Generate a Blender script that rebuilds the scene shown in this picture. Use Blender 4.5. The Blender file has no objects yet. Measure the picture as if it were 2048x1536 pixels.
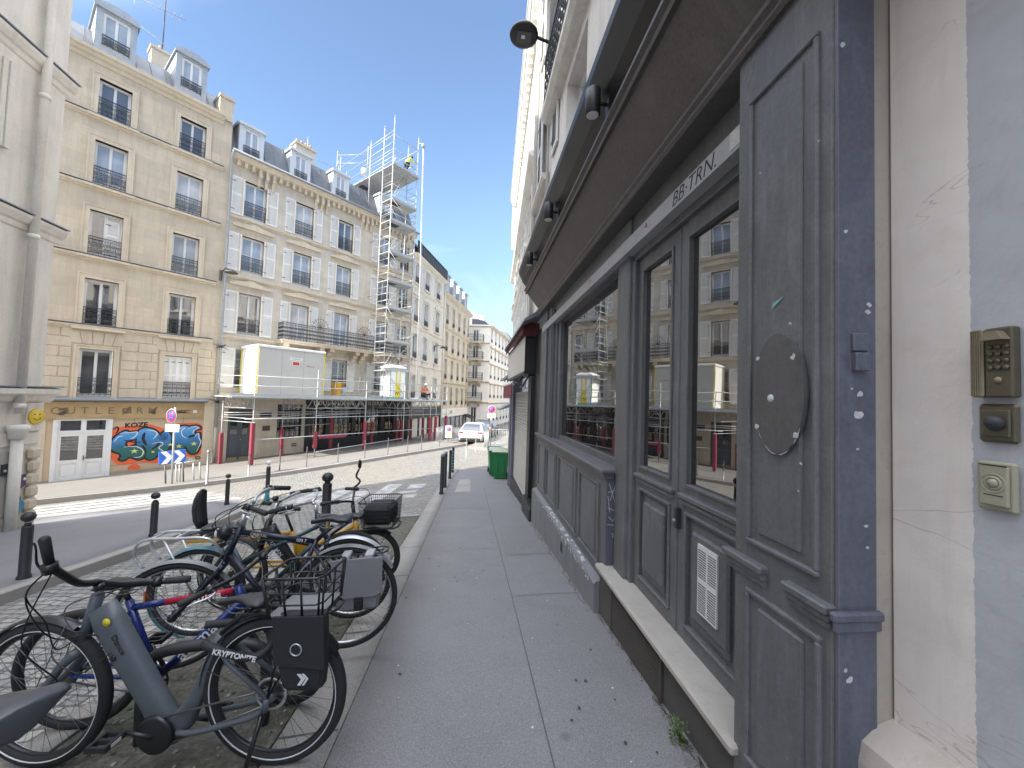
import bpy, math, random
from mathutils import Vector, Matrix, Euler
random.seed(7)
sc = bpy.context.scene
COL = sc.collection
R = math.radians

# ------------------------------------------------------------------ camera
cam = bpy.data.cameras.new("camera")
cam.sensor_width = 36.0
cam.lens = 770.0 / 2048.0 * 36.0
cam.clip_start = 0.03
cam.clip_end = 2000
camo = bpy.data.objects.new("camera", cam)
COL.objects.link(camo)
P_, RO_, YA_ = R(2.219), R(1.830), R(5.700)
fw = Vector((math.sin(YA_) * math.cos(P_), math.cos(YA_) * math.cos(P_), math.sin(P_)))
rt = Vector((math.cos(YA_), -math.sin(YA_), 0))
up = rt.cross(fw)
rt2 = math.cos(RO_) * rt + math.sin(RO_) * up
up2 = -math.sin(RO_) * rt + math.cos(RO_) * up
camo.matrix_world = Matrix(((rt2.x, up2.x, -fw.x, 0), (rt2.y, up2.y, -fw.y, 0), (rt2.z, up2.z, -fw.z, 1.6), (0, 0, 0, 1)))
sc.camera = camo

# ------------------------------------------------------------------ world, sun, exposure
SUN_AZ, SUN_EL = R(225.0), R(32.0)
SKY_STRENGTH, SUN_STRENGTH, EXPOSURE = 0.15, 5.0, 1.22
w = bpy.data.worlds.new("World"); sc.world = w; w.use_nodes = True
nt = w.node_tree; N = nt.nodes; L = nt.links
bg = N["Background"]
sky = N.new("ShaderNodeTexSky"); sky.sky_type = 'NISHITA'; sky.sun_disc = False
sky.sun_elevation = SUN_EL; sky.sun_rotation = SUN_AZ
sky.air_density = 1.0; sky.dust_density = 0.3; sky.ozone_density = 1.6
tc = N.new("ShaderNodeTexCoord")
mp = N.new("ShaderNodeMapping"); mp.inputs['Rotation'].default_value = (0.55, -0.35, 0.9); mp.inputs['Scale'].default_value = (0.9, 1.5, 3.2); mp.inputs['Location'].default_value = (0.35, 0.1, 0.2)
cn = N.new("ShaderNodeTexNoise"); cn.inputs['Scale'].default_value = 1.5; cn.inputs['Detail'].default_value = 9; cn.inputs['Roughness'].default_value = 0.62
cn.inputs['Distortion'].default_value = 0.7
cr = N.new("ShaderNodeValToRGB"); cr.color_ramp.elements[0].position = 0.53; cr.color_ramp.elements[1].position = 0.84
cr.color_ramp.elements[0].color = (0, 0, 0, 1); cr.color_ramp.elements[1].color = (0.6, 0.6, 0.6, 1)
mx = N.new("ShaderNodeMix"); mx.data_type = 'RGBA'
mx.inputs['B'].default_value = (4.6, 4.8, 5.2, 1)
L.new(tc.outputs['Generated'], mp.inputs['Vector']); L.new(mp.outputs['Vector'], cn.inputs['Vector'])
sp_ = N.new("ShaderNodeSeparateXYZ"); L.new(tc.outputs['Generated'], sp_.inputs[0])
em = N.new("ShaderNodeMapRange"); em.interpolation_type = 'SMOOTHSTEP'       # cirrus thickens towards the horizon
em.inputs['From Min'].default_value = 0.62; em.inputs['From Max'].default_value = 0.12; em.inputs['To Min'].default_value = -0.10; em.inputs['To Max'].default_value = 0.17
L.new(sp_.outputs['Z'], em.inputs['Value'])
ad_ = N.new("ShaderNodeMath"); L.new(cn.outputs['Fac'], ad_.inputs[0]); L.new(em.outputs['Result'], ad_.inputs[1])
L.new(ad_.outputs[0], cr.inputs['Fac']); L.new(cr.outputs['Color'], mx.inputs['Factor'])
# bright cloud bank added out of view overhead, as fill for the shade
dt = N.new("ShaderNodeVectorMath"); dt.operation = 'DOT_PRODUCT'; dt.inputs[1].default_value = (-0.38, -0.26, 0.89)
L.new(tc.outputs['Generated'], dt.inputs[0])
n2 = N.new("ShaderNodeTexNoise"); n2.inputs['Scale'].default_value = 2.2; n2.inputs['Detail'].default_value = 8
L.new(tc.outputs['Generated'], n2.inputs['Vector'])
ma = N.new("ShaderNodeMath"); ma.operation = 'MULTIPLY_ADD'; ma.inputs[1].default_value = 0.22
L.new(n2.outputs['Fac'], ma.inputs[0]); L.new(dt.outputs['Value'], ma.inputs[2])
cm = N.new("ShaderNodeMapRange"); cm.interpolation_type = 'SMOOTHSTEP'; cm.inputs['From Min'].default_value = 0.66; cm.inputs['From Max'].default_value = 0.90
L.new(ma.outputs[0], cm.inputs['Value'])
mx2 = N.new("ShaderNodeMix"); mx2.data_type = 'RGBA'; mx2.inputs['B'].default_value = (11.2, 11.8, 13.0, 1)
hz = N.new("ShaderNodeMapRange"); hz.interpolation_type = 'SMOOTHSTEP'; hz.inputs['From Min'].default_value = 0.55; hz.inputs['From Max'].default_value = 0.0; hz.inputs['To Max'].default_value = 0.85
L.new(sp_.outputs['Z'], hz.inputs['Value'])
mx0 = N.new("ShaderNodeMix"); mx0.data_type = 'RGBA'; mx0.inputs['B'].default_value = (1.05, 1.7, 2.8, 1)
L.new(hz.outputs['Result'], mx0.inputs['Factor']); L.new(sky.outputs['Color'], mx0.inputs['A'])
L.new(mx0.outputs['Result'], mx.inputs['A']); L.new(mx.outputs['Result'], mx2.inputs['A']); L.new(cm.outputs['Result'], mx2.inputs['Factor'])
L.new(mx2.outputs['Result'], bg.inputs['Color'])
bg.inputs['Strength'].default_value = SKY_STRENGTH
sun = bpy.data.lights.new("sun", 'SUN'); sun.energy = SUN_STRENGTH; sun.angle = R(0.55); sun.color = (1.0, 0.93, 0.82)
suno = bpy.data.objects.new("sun", sun); COL.objects.link(suno)
sd = Vector((math.sin(SUN_AZ) * math.cos(SUN_EL), math.cos(SUN_AZ) * math.cos(SUN_EL), math.sin(SUN_EL)))
suno.rotation_mode = 'QUATERNION'; suno.rotation_quaternion = sd.to_track_quat('Z', 'Y'); suno.location = sd * 60
sc.view_settings.view_transform = 'Standard'; sc.view_settings.look = 'None'
sc.view_settings.exposure = EXPOSURE; sc.view_settings.gamma = 1.0; sc.view_settings.use_curve_mapping = False
sc.cycles.max_bounces = 8; sc.cycles.glossy_bounces = 4; sc.cycles.use_denoising = True

# ------------------------------------------------------------------ mesh helpers
class MB:
    def __init__(s): s.v = []; s.f = []; s.mi = []; s.sm = []; s.mats = []; s.cur = 0
    def use(s, m):
        if m not in s.mats: s.mats.append(m)
        s.cur = s.mats.index(m); return s
    def _add(s, vs, fs, smooth=False):
        b = len(s.v); s.v += [tuple(v) for v in vs]
        for f in fs:
            s.f.append(tuple(b + i for i in f)); s.mi.append(s.cur); s.sm.append(smooth)
        return s
    def quad(s, a, b, c, d): return s._add([a, b, c, d], [(0, 1, 2, 3)])
    def poly(s, pts): return s._add(pts, [tuple(range(len(pts)))])
    def box(s, x0, y0, z0, x1, y1, z1):
        x0, x1 = sorted((x0, x1)); y0, y1 = sorted((y0, y1)); z0, z1 = sorted((z0, z1))
        return s._add([(x0,y0,z0),(x1,y0,z0),(x1,y1,z0),(x0,y1,z0),(x0,y0,z1),(x1,y0,z1),(x1,y1,z1),(x0,y1,z1)],
                      [(0,3,2,1),(4,5,6,7),(0,1,5,4),(1,2,6,5),(2,3,7,6),(3,0,4,7)])
    def bbox(s, x0, y0, z0, x1, y1, z1, b=0.01):
        """box with chamfered edges along all vertical/horizontal front edges"""
        x0, x1 = sorted((x0, x1)); y0, y1 = sorted((y0, y1)); z0, z1 = sorted((z0, z1))
        b = min(b, (x1-x0)*.45, (y1-y0)*.45, (z1-z0)*.45)
        vs = []
        for z, i in ((z0, b), (z0 + b, 0), (z1 - b, 0), (z1, b)):
            j = b - i
            vs += [(x0+i+j,y0+i,z),(x1-i-j,y0+i,z),(x1-i,y0+i+j,z),(x1-i,y1-i-j,z),(x1-i-j,y1-i,z),(x0+i+j,y1-i,z),(x0+i,y1-i-j,z),(x0+i,y0+i+j,z)]
        fs = [tuple(range(7, -1, -1)), tuple(24 + k for k in range(8))]
        for r in range(3):
            for k in range(8):
                a = r*8+k; c = r*8+(k+1) % 8
                fs.append((a, c, c+8, a+8))
        return s._add(vs, fs)
    def tube(s, pts, r, n=8, closed=False, caps=True, smooth=True, flat=None):
        pts = [Vector(p) for p in pts]; m = len(pts)
        rs = r if isinstance(r, (list, tuple)) else [r] * m
        vs = []; prev = None
        for i, p in enumerate(pts):
            if closed: t = pts[(i+1) % m] - pts[i-1]
            else: t = pts[min(i+1, m-1)] - pts[max(i-1, 0)]
            t.normalize()
            if prev is None:
                a = Vector((0, 0, 1)) if abs(t.z) < .9 else Vector((0, 1, 0))
                nx = (a - t * a.dot(t)).normalized()
            else:
                nx = (prev - t * prev.dot(t)); nx = nx.normalized() if nx.length > 1e-6 else prev
            prev = nx; ny = t.cross(nx)
            for k in range(n):
                an = 2 * math.pi * (k + .5) / n
                fx, fy = (1, 1) if flat is None else flat
                vs.append(p + (nx * math.cos(an) * fx + ny * math.sin(an) * fy) * rs[i])
        fs = []
        for i in range(m if closed else m - 1):
            j = (i + 1) % m
            for k in range(n):
                l = (k + 1) % n
                fs.append((i*n+k, i*n+l, j*n+l, j*n+k))
        if caps and not closed:
            fs.append(tuple(range(n-1, -1, -1))); fs.append(tuple((m-1)*n + k for k in range(n)))
        return s._add(vs, fs, smooth)
    def lathe(s, prof, c=(0,0,0), n=20, axis='z', smooth=True, caps=True):
        vs = []
        for (r, h) in prof:
            for k in range(n):
                a = 2*math.pi*k/n; x, y = r*math.cos(a), r*math.sin(a)
                if axis == 'z': v = (c[0]+x, c[1]+y, c[2]+h)
                elif axis == 'y': v = (c[0]+x, c[1]+h, c[2]-y)
                else: v = (c[0]+h, c[1]+x, c[2]+y)
                vs.append(v)
        fs = []
        for i in range(len(prof)-1):
            for k in range(n):
                l = (k+1) % n
                fs.append((i*n+k, i*n+l, (i+1)*n+l, (i+1)*n+k))
        if caps:
            fs.append(tuple(range(n-1, -1, -1))); fs.append(tuple((len(prof)-1)*n+k for k in range(n)))
        return s._add(vs, fs, smooth)
    def torus(s, c, Rr, r, axis='y', n=48, m=10, a0=0, a1=360, flat=1.0):
        full = abs(a1 - a0) >= 360; vs = []; cnt = n if full else n + 1
        for i in range(cnt):
            a = R(a0 + (a1 - a0) * i / n)
            for k in range(m):
                b = 2*math.pi*k/m
                rr = Rr + r*math.cos(b); h = r*math.sin(b)*flat
                p, q = rr*math.cos(a), rr*math.sin(a)
                vs.append({'y': (c[0]+p, c[1]+h, c[2]+q), 'z': (c[0]+p, c[1]+q, c[2]+h), 'x': (c[0]+h, c[1]+p, c[2]+q)}[axis])
        fs = []
        for i in range(n if full else n):
            j = (i+1) % cnt
            for k in range(m):
                l = (k+1) % m
                fs.append((i*m+k, j*m+k, j*m+l, i*m+l))
        return s._add(vs, fs, True)
    def prism(s, poly, y0, y1, plane='xz'):
        """closed outline extruded along the remaining axis"""
        def mk(p, h):
            return (p[0], h, p[1]) if plane == 'xz' else ((p[0], p[1], h) if plane == 'xy' else (h, p[0], p[1]))
        n = len(poly)
        vs = [mk(p, y0) for p in poly] + [mk(p, y1) for p in poly]
        fs = [tuple(range(n)), tuple(range(2*n-1, n-1, -1))]
        for k in range(n):
            l = (k+1) % n
            fs.append((k, k+n, l+n, l))
        return s._add(vs, fs)
    def sphere(s, c, r, n=14, m=9, sc_=(1, 1, 1)):
        prof = []; vs = []
        for i in range(m+1):
            a = math.pi*i/m
            for k in range(n):
                b = 2*math.pi*k/n
                vs.append((c[0]+r*sc_[0]*math.sin(a)*math.cos(b), c[1]+r*sc_[1]*math.sin(a)*math.sin(b), c[2]-r*sc_[2]*math.cos(a)))
        fs = []
        for i in range(m):
            for k in range(n):
                l = (k+1) % n
                fs.append((i*n+k, i*n+l, (i+1)*n+l, (i+1)*n+k))
        return s._add(vs, fs, True)
    def loft(s, rings, caps=True, smooth=True):
        n = len(rings[0]); vs = [p for r in rings for p in r]; fs = []
        for i in range(len(rings)-1):
            for k in range(n):
                l = (k+1) % n
                fs.append((i*n+k, i*n+l, (i+1)*n+l, (i+1)*n+k))
        if caps:
            fs.append(tuple(range(n-1, -1, -1))); fs.append(tuple((len(rings)-1)*n+k for k in range(n)))
        return s._add(vs, fs, smooth)
    def xf(s, fn, start=0):
        s.v[start:] = [tuple(fn(Vector(v))) for v in s.v[start:]]; return s
    def mesh(s, name, base=(0, 0, 0)):
        me = bpy.data.meshes.new(name)
        bx, by, bz = base
        me.from_pydata([(x-bx, y-by, z-bz) for x, y, z in s.v], [], s.f)
        for m in s.mats: me.materials.append(m)
        me.polygons.foreach_set('material_index', s.mi)
        me.polygons.foreach_set('use_smooth', s.sm)
        me.update(); return me

def props(o, label=None, cat=None, group=None, kind=None):
    if label: o['label'] = label
    if cat: o['category'] = cat
    if group: o['group'] = group
    if kind: o['kind'] = kind
    return o

class Thing:
    """a top-level object: an Empty at its base that parents its parts.  frame = matrix of the coordinates its meshes are written in."""
    def __init__(s, name, label, cat, base=(0,0,0), frame=None, group=None):
        s.base = base; s.frame = frame or Matrix.Identity(4)
        s.root = bpy.data.objects.new(name, None); COL.objects.link(s.root)
        s.root.empty_display_size = .2
        s.root.matrix_world = s.frame @ Matrix.Translation(base)
        props(s.root, label, cat, group)
    def part(s, name, mb, parent=None, label=None, base=None):
        me = mb if isinstance(mb, bpy.types.Mesh) else mb.mesh(name, s.base if base is None else base)
        o = bpy.data.objects.new(name, me); COL.objects.link(o)
        o.parent = parent or s.root
        if label: o['label'] = label
        return o
    def inst(s, name, me, loc, parent=None, scale=None, rotz=0):
        o = bpy.data.objects.new(name, me); COL.objects.link(o); o.parent = parent or s.root
        p = Vector(loc) - Vector(s.base)
        o.location = p; o.rotation_euler = (0, 0, rotz)
        if scale: o.scale = scale
        return o

def single(name, mb, label, cat, base=(0,0,0), frame=None, group=None, kind=None):
    o = bpy.data.objects.new(name, mb.mesh(name, base)); COL.objects.link(o)
    o.matrix_world = (frame or Matrix.Identity(4)) @ Matrix.Translation(base)
    return props(o, label, cat, group, kind)

def copy_thing(root, group=None, label=None):
    r = root.copy(); COL.objects.link(r)
    def rec(a, b):
        for ch in list(a.children):
            c = ch.copy(); COL.objects.link(c); c.parent = b
            rec(ch, c)
    rec(root, r)
    if label: r['label'] = label
    if group: r['group'] = group
    return r

def text_mb(mat, s, size, M, ext=0.0015, mb=None, align='CENTER', shear=0, bold=0, spacing=1.0, narrow=1.0):
    """lettering as mesh; M maps text xy plane (z = relief) into the wanted coordinates"""
    cu = bpy.data.curves.new("t", 'FONT'); cu.body = s; cu.size = size; cu.extrude = ext; cu.align_x = align; cu.align_y = 'CENTER'
    cu.shear = shear; cu.offset = bold; cu.space_character = spacing; cu.resolution_u = 3
    o = bpy.data.objects.new("t", cu); COL.objects.link(o)
    bpy.context.view_layer.update()
    me = bpy.data.meshes.new_from_object(o.evaluated_get(bpy.context.evaluated_depsgraph_get()))
    bpy.data.objects.remove(o); bpy.data.curves.remove(cu)
    mb = mb or MB(); mb.use(mat)
    S = Matrix.Diagonal((narrow, 1, 1, 1))
    mb._add([M @ S @ v.co for v in me.vertices], [tuple(p.vertices) for p in me.polygons])
    bpy.data.meshes.remove(me)
    return mb

def basis(o, x, y):
    x = Vector(x).normalized(); y = Vector(y); y = (y - x * y.dot(x)).normalized(); z = x.cross(y); o = Vector(o)
    return Matrix(((x.x, y.x, z.x, o.x), (x.y, y.y, z.y, o.y), (x.z, y.z, z.z, o.z), (0, 0, 0, 1)))

# ------------------------------------------------------------------ materials
def srgb(r, g, b):
    f = lambda c: (c/255/12.92) if c/255 <= .04045 else ((c/255+.055)/1.055)**2.4
    return (f(r), f(g), f(b))
class NT:
    def __init__(s, name):
        s.m = bpy.data.materials.new(name); s.m.use_nodes = True; s.t = s.m.node_tree
        s.b = s.t.nodes["Principled BSDF"]; s.co = s.t.nodes.new("ShaderNodeTexCoord").outputs['Object']
    def n(s, k, **kw):
        nd = s.t.nodes.new(k)
        for a, v in kw.items():
            if a in nd.inputs.keys():
                if isinstance(v, bpy.types.NodeSocket): s.t.links.new(v, nd.inputs[a])
                else: nd.inputs[a].default_value = v
            else: setattr(nd, a, v)
        return nd
    def link(s, a, b): s.t.links.new(a, b)
    def noise(s, scale, detail=4, rough=.55, vec=None, dist=0):
        return s.n("ShaderNodeTexNoise", Scale=scale, Detail=detail, Roughness=rough, Distortion=dist, Vector=vec or s.co).outputs['Fac']
    def ramp(s, fac, stops):
        r = s.n("ShaderNodeValToRGB", Fac=fac); e = r.color_ramp.elements
        while len(e) < len(stops): e.new(.5)
        for i, (p, c) in enumerate(stops):
            e[i].position = p; e[i].color = (*c, 1) if len(c) == 3 else c
        return r.outputs['Color']
    def mix(s, fac, a, b, mode='MIX'):
        m = s.n("ShaderNodeMix", data_type='RGBA', blend_type=mode)
        for k, v in (('Factor', fac), ('A', a), ('B', b)):
            if isinstance(v, bpy.types.NodeSocket): s.link(v, m.inputs[k])
            elif k == 'Factor': m.inputs[k].default_value = v
            else: m.inputs[k].default_value = (*v, 1) if len(v) == 3 else v
        return m.outputs['Result']
    def vmap(s, scale=(1,1,1), rot=(0,0,0), loc=(0,0,0), vec=None):
        return s.n("ShaderNodeMapping", Vector=vec or s.co, Scale=scale, Rotation=rot, Location=loc).outputs['Vector']
    def bump(s, h, strength=.3, dist=.01, prev=None):
        b = s.n("ShaderNodeBump", Strength=strength, Distance=dist, Height=h)
        if prev: s.link(prev, b.inputs['Normal'])
        return b.outputs['Normal']
    def out(s, col=None, rough=None, normal=None, metal=None, **kw):
        for k, v in (('Base Color', col), ('Roughness', rough), ('Normal', normal), ('Metallic', metal)):
            if v is None: continue
            if isinstance(v, bpy.types.NodeSocket): s.link(v, s.b.inputs[k])
            elif k == 'Base Color': s.b.inputs[k].default_value = (*v, 1)
            else: s.b.inputs[k].default_value = v
        for k, v in kw.items(): s.b.inputs[k].default_value = v
        return s.m
def sc3(c, k): return tuple(min(1, x*k) for x in c)
def pm(name, col, rough=.7, var=.18, vs=2.5, bump=.0, bs=60, metal=0, dist=.004, vstretch=None, spec=None, rv=0.1):
    t = NT(name)
    v = t.vmap(scale=vstretch) if vstretch else t.co
    n1 = t.noise(vs, 6, .6, v)
    c = t.ramp(n1, [(.25, sc3(col, 1-var)), (.5, col), (.78, sc3(col, 1+var*.8))])
    n2 = t.noise(bs, 3, .6, v)
    c = t.mix(.35*var/.18 if var < .3 else .4, c, t.ramp(n2, [(.3, sc3(col, .78)), (.7, sc3(col, 1.2))]))
    rr = t.ramp(n1, [(.2, (max(0, rough-rv),)*3), (.8, (min(1, rough+rv),)*3)])
    kw = {}
    if spec is not None: kw['Specular IOR Level'] = spec
    return t.out(c, rr, t.bump(n2, bump, dist) if bump else None, metal, **kw)

def stone_mat(name, col, bw=.0, bh=.0, dirt=.35, mort=.01):
    """dressed limestone: tone per block, fine joints, streaks of grime running down"""
    t = NT(name)
    n1 = t.noise(1.1, 7, .62)
    c = t.ramp(n1, [(.25, sc3(col, .80)), (.5, col), (.75, sc3(col, 1.12))])
    h = t.noise(70, 3)
    nrm = t.bump(h, .18, .004)
    if bw:
        v = t.vmap(rot=(R(90), 0, 0))
        br = t.n("ShaderNodeTexBrick", Vector=v, Scale=1.0)
        br.inputs['Color1'].default_value = (.84, .84, .85, 1); br.inputs['Color2'].default_value = (1.1, 1.08, 1.04, 1); br.inputs['Mortar'].default_value = (.78, .74, .68, 1)
        br.inputs['Brick Width'].default_value = bw; br.inputs['Row Height'].default_value = bh
        br.inputs['Mortar Size'].default_value = mort; br.inputs['Mortar Smooth'].default_value = .3
        c = t.mix(.75, c, br.outputs['Color'], 'MULTIPLY')
        nrm = t.bump(br.outputs['Fac'], -.35, .006, nrm)
    st = t.noise(2.2, 6, .65, t.vmap(scale=(2.4, 2.4, .25)), .3)
    c = t.mix(t.ramp(st, [(.45, (0,)*3), (.75, (min(.9, dirt*2.7),)*3)]), c, tuple(x*k for x, k in zip(col, (.56, .54, .53))))
    f = t.noise(24, 4, .6)
    c = t.mix(.25, c, t.ramp(f, [(.3, sc3(col, .75)), (.7, sc3(col, 1.18))]))
    return t.out(c, .85, nrm)

M = {}
TAN = (.56, .48, .365)
M['stone_tan'] = stone_mat('stone_tan', TAN, 1.1, .42, .2, .006)
M['stone_rust'] = stone_mat('stone_rusticated', sc3(TAN, .97), 0, 0, .2)
M['stone_trim'] = stone_mat('stone_trim', sc3(TAN, 1.06), 0, 0, .18)
M['stone_beige'] = stone_mat('stone_beige', (.58, .525, .435), .9, .34, .22, .007)
M['stone_white'] = stone_mat('plaster_white', (.72, .66, .56), 0, 0, .15)
M['stone_cream'] = stone_mat('stone_cream', (.64, .575, .465), .8, .4, .15, .006)
M['stone_pale'] = stone_mat('stone_pale', (.82, .79, .73), 0, 0, .12)
M['plaster_grey'] = stone_mat('plaster_greybeige', (.70, .65, .575), 0, 0, .18)
M['plaster_light'] = stone_mat('plaster_light', (.66, .63, .59), 0, 0, .22)
M['zinc'] = pm('zinc_roofing', (.125, .135, .15), .5, .22, 1.2, .1, 8, .2)
M['zinc_light'] = pm('zinc_sheet_light', (.36, .385, .41), .5, .15, 2, .05, 8, .2)
M['white_paint'] = pm('white_joinery', (.70, .70, .69), .45, .06, 2)
M['shutter'] = pm('shutter_paint', (.74, .72, .68), .6, .08, 2)
M['iron'] = pm('wrought_iron', (.035, .038, .042), .5, .3, 6)
M['lead'] = pm('lead_flashing', (.22, .24, .27), .5, .2, 3)
M['brick_pot'] = pm('terracotta', (.42, .19, .1), .8, .2, 6)
def glass(name, col, ior=1.55, rough=.02):
    t = NT(name)
    n = t.noise(.9, 2)
    return t.out(t.ramp(n, [(.35, sc3(col, .7)), (.65, sc3(col, 1.25))]), rough, t.bump(t.noise(1.6, 2), .05, .02), 0, IOR=ior)
M['glass'] = glass('window_glass_dark', (.018, .02, .024), 2.3)
M['glass_curtain'] = glass('window_glass_over_net_curtain', (.33, .36, .40), 2.1)
M['glass_net'] = glass('window_glass_over_white_curtain', (.52, .52, .51), 2.0)
M['glass_dim'] = glass('window_glass_over_dim_room', (.09, .09, .095), 2.3)
M['glass_shop'] = glass('shop_glass', (.022, .020, .019), 3.0, .008)
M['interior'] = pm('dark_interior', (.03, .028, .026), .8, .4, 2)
# ------------------------------------------------------------------ ground shape
def spl(t): return math.log1p(math.exp(-abs(t))) + max(t, 0)
def g(x, y):
    Y = y - 1.2 * spl((y - 17) / 1.2)
    return -.095 * max(Y, -6) + .055 * max(min(x, 0), -22) - .022 * max(0, y - 36)
AZ = R(42.5)
U = Vector((math.sin(AZ), math.cos(AZ), 0)); NV = Vector((math.cos(AZ), -math.sin(AZ), 0))
O_L = -25 * NV
FL = Matrix(((U.x, -NV.x, 0, O_L.x), (U.y, -NV.y, 0, O_L.y), (0, 0, 1, 0), (0, 0, 0, 1)))   # local (s, -off, z)
def Lw(s, off): return s * U + (off - 25) * NV
def gl(s, off): p = Lw(s, off); return g(p.x, p.y)

def grid_mb(mb, xs, ys, fz):
    for i in range(len(xs)-1):
        for j in range(len(ys)-1):
            a, b, c, d = xs[i], xs[i+1], ys[j], ys[j+1]
            mb.quad((a, c, fz(a, c)), (b, c, fz(b, c)), (b, d, fz(b, d)), (a, d, fz(a, d)))
def weld(me):
    import bmesh
    b = bmesh.new(); b.from_mesh(me); bmesh.ops.remove_doubles(b, verts=b.verts, dist=1e-4)
    for f in b.faces: f.smooth = True
    b.to_mesh(me); b.free()
def fr(a, b, n): return [a + (b-a)*i/n for i in range(n+1)]
def sheet(name, poly, off, mat, skirt=.3, step=1.0, smooth=True, rot=None):
    """ground slab: polygon triangulated finely so it follows the slope, with a skirt for its edge"""
    import bmesh
    b = bmesh.new()
    vs = [b.verts.new((p[0], p[1], 0)) for p in poly]
    f = b.faces.new(vs)
    x0 = min(p[0] for p in poly); x1 = max(p[0] for p in poly); y0 = min(p[1] for p in poly); y1 = max(p[1] for p in poly)
    k = math.ceil(x0/step)
    while k*step < x1:
        bmesh.ops.bisect_plane(b, geom=b.verts[:]+b.edges[:]+b.faces[:], plane_co=(k*step, 0, 0), plane_no=(1, 0, 0)); k += 1
    k = math.ceil(y0/step)
    while k*step < y1:
        bmesh.ops.bisect_plane(b, geom=b.verts[:]+b.edges[:]+b.faces[:], plane_co=(0, k*step, 0), plane_no=(0, 1, 0)); k += 1
    bmesh.ops.remove_doubles(b, verts=b.verts, dist=1e-4)
    for f in b.faces:
        f.smooth = smooth
        if f.normal.z < 0: f.normal_flip()
    if skirt:
        be = [e for e in b.edges if e.is_boundary]
        r = bmesh.ops.extrude_edge_only(b, edges=be)
        nv = [v for v in r['geom'] if isinstance(v, bmesh.types.BMVert)]
        for v in b.verts: v.co.z = g(v.co.x, v.co.y) + off
        for v in nv: v.co.z -= skirt
        for f in b.faces:
            if abs(f.normal.z) < .5: f.smooth = False
    else:
        for v in b.verts: v.co.z = g(v.co.x, v.co.y) + off
    bmesh.ops.recalc_face_normals(b, faces=b.faces)
    me = bpy.data.meshes.new(name); b.to_mesh(me); b.free()
    # recalc may flip an open sheet: make top faces point up
    me.materials.append(mat)
    o = bpy.data.objects.new(name, me); COL.objects.link(o); o['kind'] = 'structure'
    return o

# cobbles: rows of granite setts
def cobble_mat():
    t = NT('granite_setts')
    wob = t.noise(1.3, 3)
    wv = t.n("ShaderNodeVectorMath", operation='SCALE', Scale=.22); 
    cmb = t.n("ShaderNodeCombineXYZ"); t.link(wob, cmb.inputs[0]); t.link(t.noise(1.9, 3), cmb.inputs[1]); t.link(cmb.outputs[0], wv.inputs[0])
    ad = t.n("ShaderNodeVectorMath", operation='ADD'); t.link(t.co, ad.inputs[0]); t.link(wv.outputs[0], ad.inputs[1])
    v = t.vmap(rot=(0, 0, R(8)), vec=ad.outputs[0])
    br = t.n("ShaderNodeTexBrick", Vector=v, Scale=1.0)
    br.inputs['Color1'].default_value = (.25, .25, .25, 1); br.inputs['Color2'].default_value = (.8, .8, .8, 1); br.inputs['Mortar'].default_value = (0, 0, 0, 1)
    br.inputs['Brick Width'].default_value = .135; br.inputs['Row Height'].default_value = .105; br.inputs['Mortar Size'].default_value = .012
    br.inputs['Mortar Smooth'].default_value = .6; br.inputs['Bias'].default_value = 0
    col = t.ramp(br.outputs['Color'], [(0, (.04, .038, .036)), (.2, (.16, .157, .15)), (.5, (.25, .243, .23)), (.85, (.40, .38, .35))])
    big = t.noise(.35, 5)
    col = t.mix(t.ramp(big, [(.42, (0,)*3), (.7, (.45,)*3)]), col, (.30, .25, .18))
    col = t.mix(.3, col, t.ramp(t.noise(45, 3), [(.3, (.14, .14, .137)), (.7, (.38, .37, .35))]))
    hgt = t.n("ShaderNodeMath", operation='SUBTRACT'); hgt.inputs[0].default_value = 1; t.link(br.outputs['Fac'], hgt.inputs[1])
    nrm = t.bump(hgt.outputs[0], .9, .022)
    nrm = t.bump(t.noise(14, 4), .5, .012, nrm)
    return t.out(col, .62, nrm)
M['cobble'] = cobble_mat()
def asphalt_mat(name, col):
    t = NT(name)
    n1 = t.noise(.55, 6, .6); n2 = t.noise(2.6, 6, .68, dist=.4); n3 = t.noise(150, 2)
    c = t.ramp(n1, [(.3, sc3(col, .80)), (.7, sc3(col, 1.14))])
    c = t.mix(.45, c, t.ramp(n2, [(.3, sc3(col, .66)), (.5, col), (.68, sc3(col, 1.24))]))
    c = t.mix(.5, c, t.ramp(n3, [(.35, sc3(col, .5)), (.65, sc3(col, 1.5))]))
    n6 = t.noise(320, 1); c = t.mix(t.ramp(n6, [(.66, (0,)*3), (.72, (.5,)*3)]), c, sc3(col, 2.2))
    vo = t.n("ShaderNodeTexVoronoi", Scale=1.15, Vector=t.vmap(loc=(3, 5, 0))).outputs['Distance']
    c = t.mix(t.ramp(vo, [(.02, (.55,)*3), (.05, (0,)*3)]), c, sc3(col, .42))
    return t.out(c, .72, t.bump(n3, .25, .003))
M['asphalt_walk'] = asphalt_mat('pavement_asphalt', (.195, .192, .198))
M['asphalt_far'] = asphalt_mat('pavement_asphalt_pale', (.215, .205, .19))
def granite_mat():
    t = NT('granite_kerb')
    n3 = t.noise(120, 2); n1 = t.noise(1.4, 5, .6)
    col = (.31, .295, .275)
    c = t.mix(.5, t.ramp(n1, [(.3, sc3(col, .8)), (.7, sc3(col, 1.12))]), t.ramp(n3, [(.35, sc3(col, .6)), (.65, sc3(col, 1.35))]))
    return t.out(c, .75, t.bump(n3, .35, .003))
M['granite'] = granite_mat()
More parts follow.
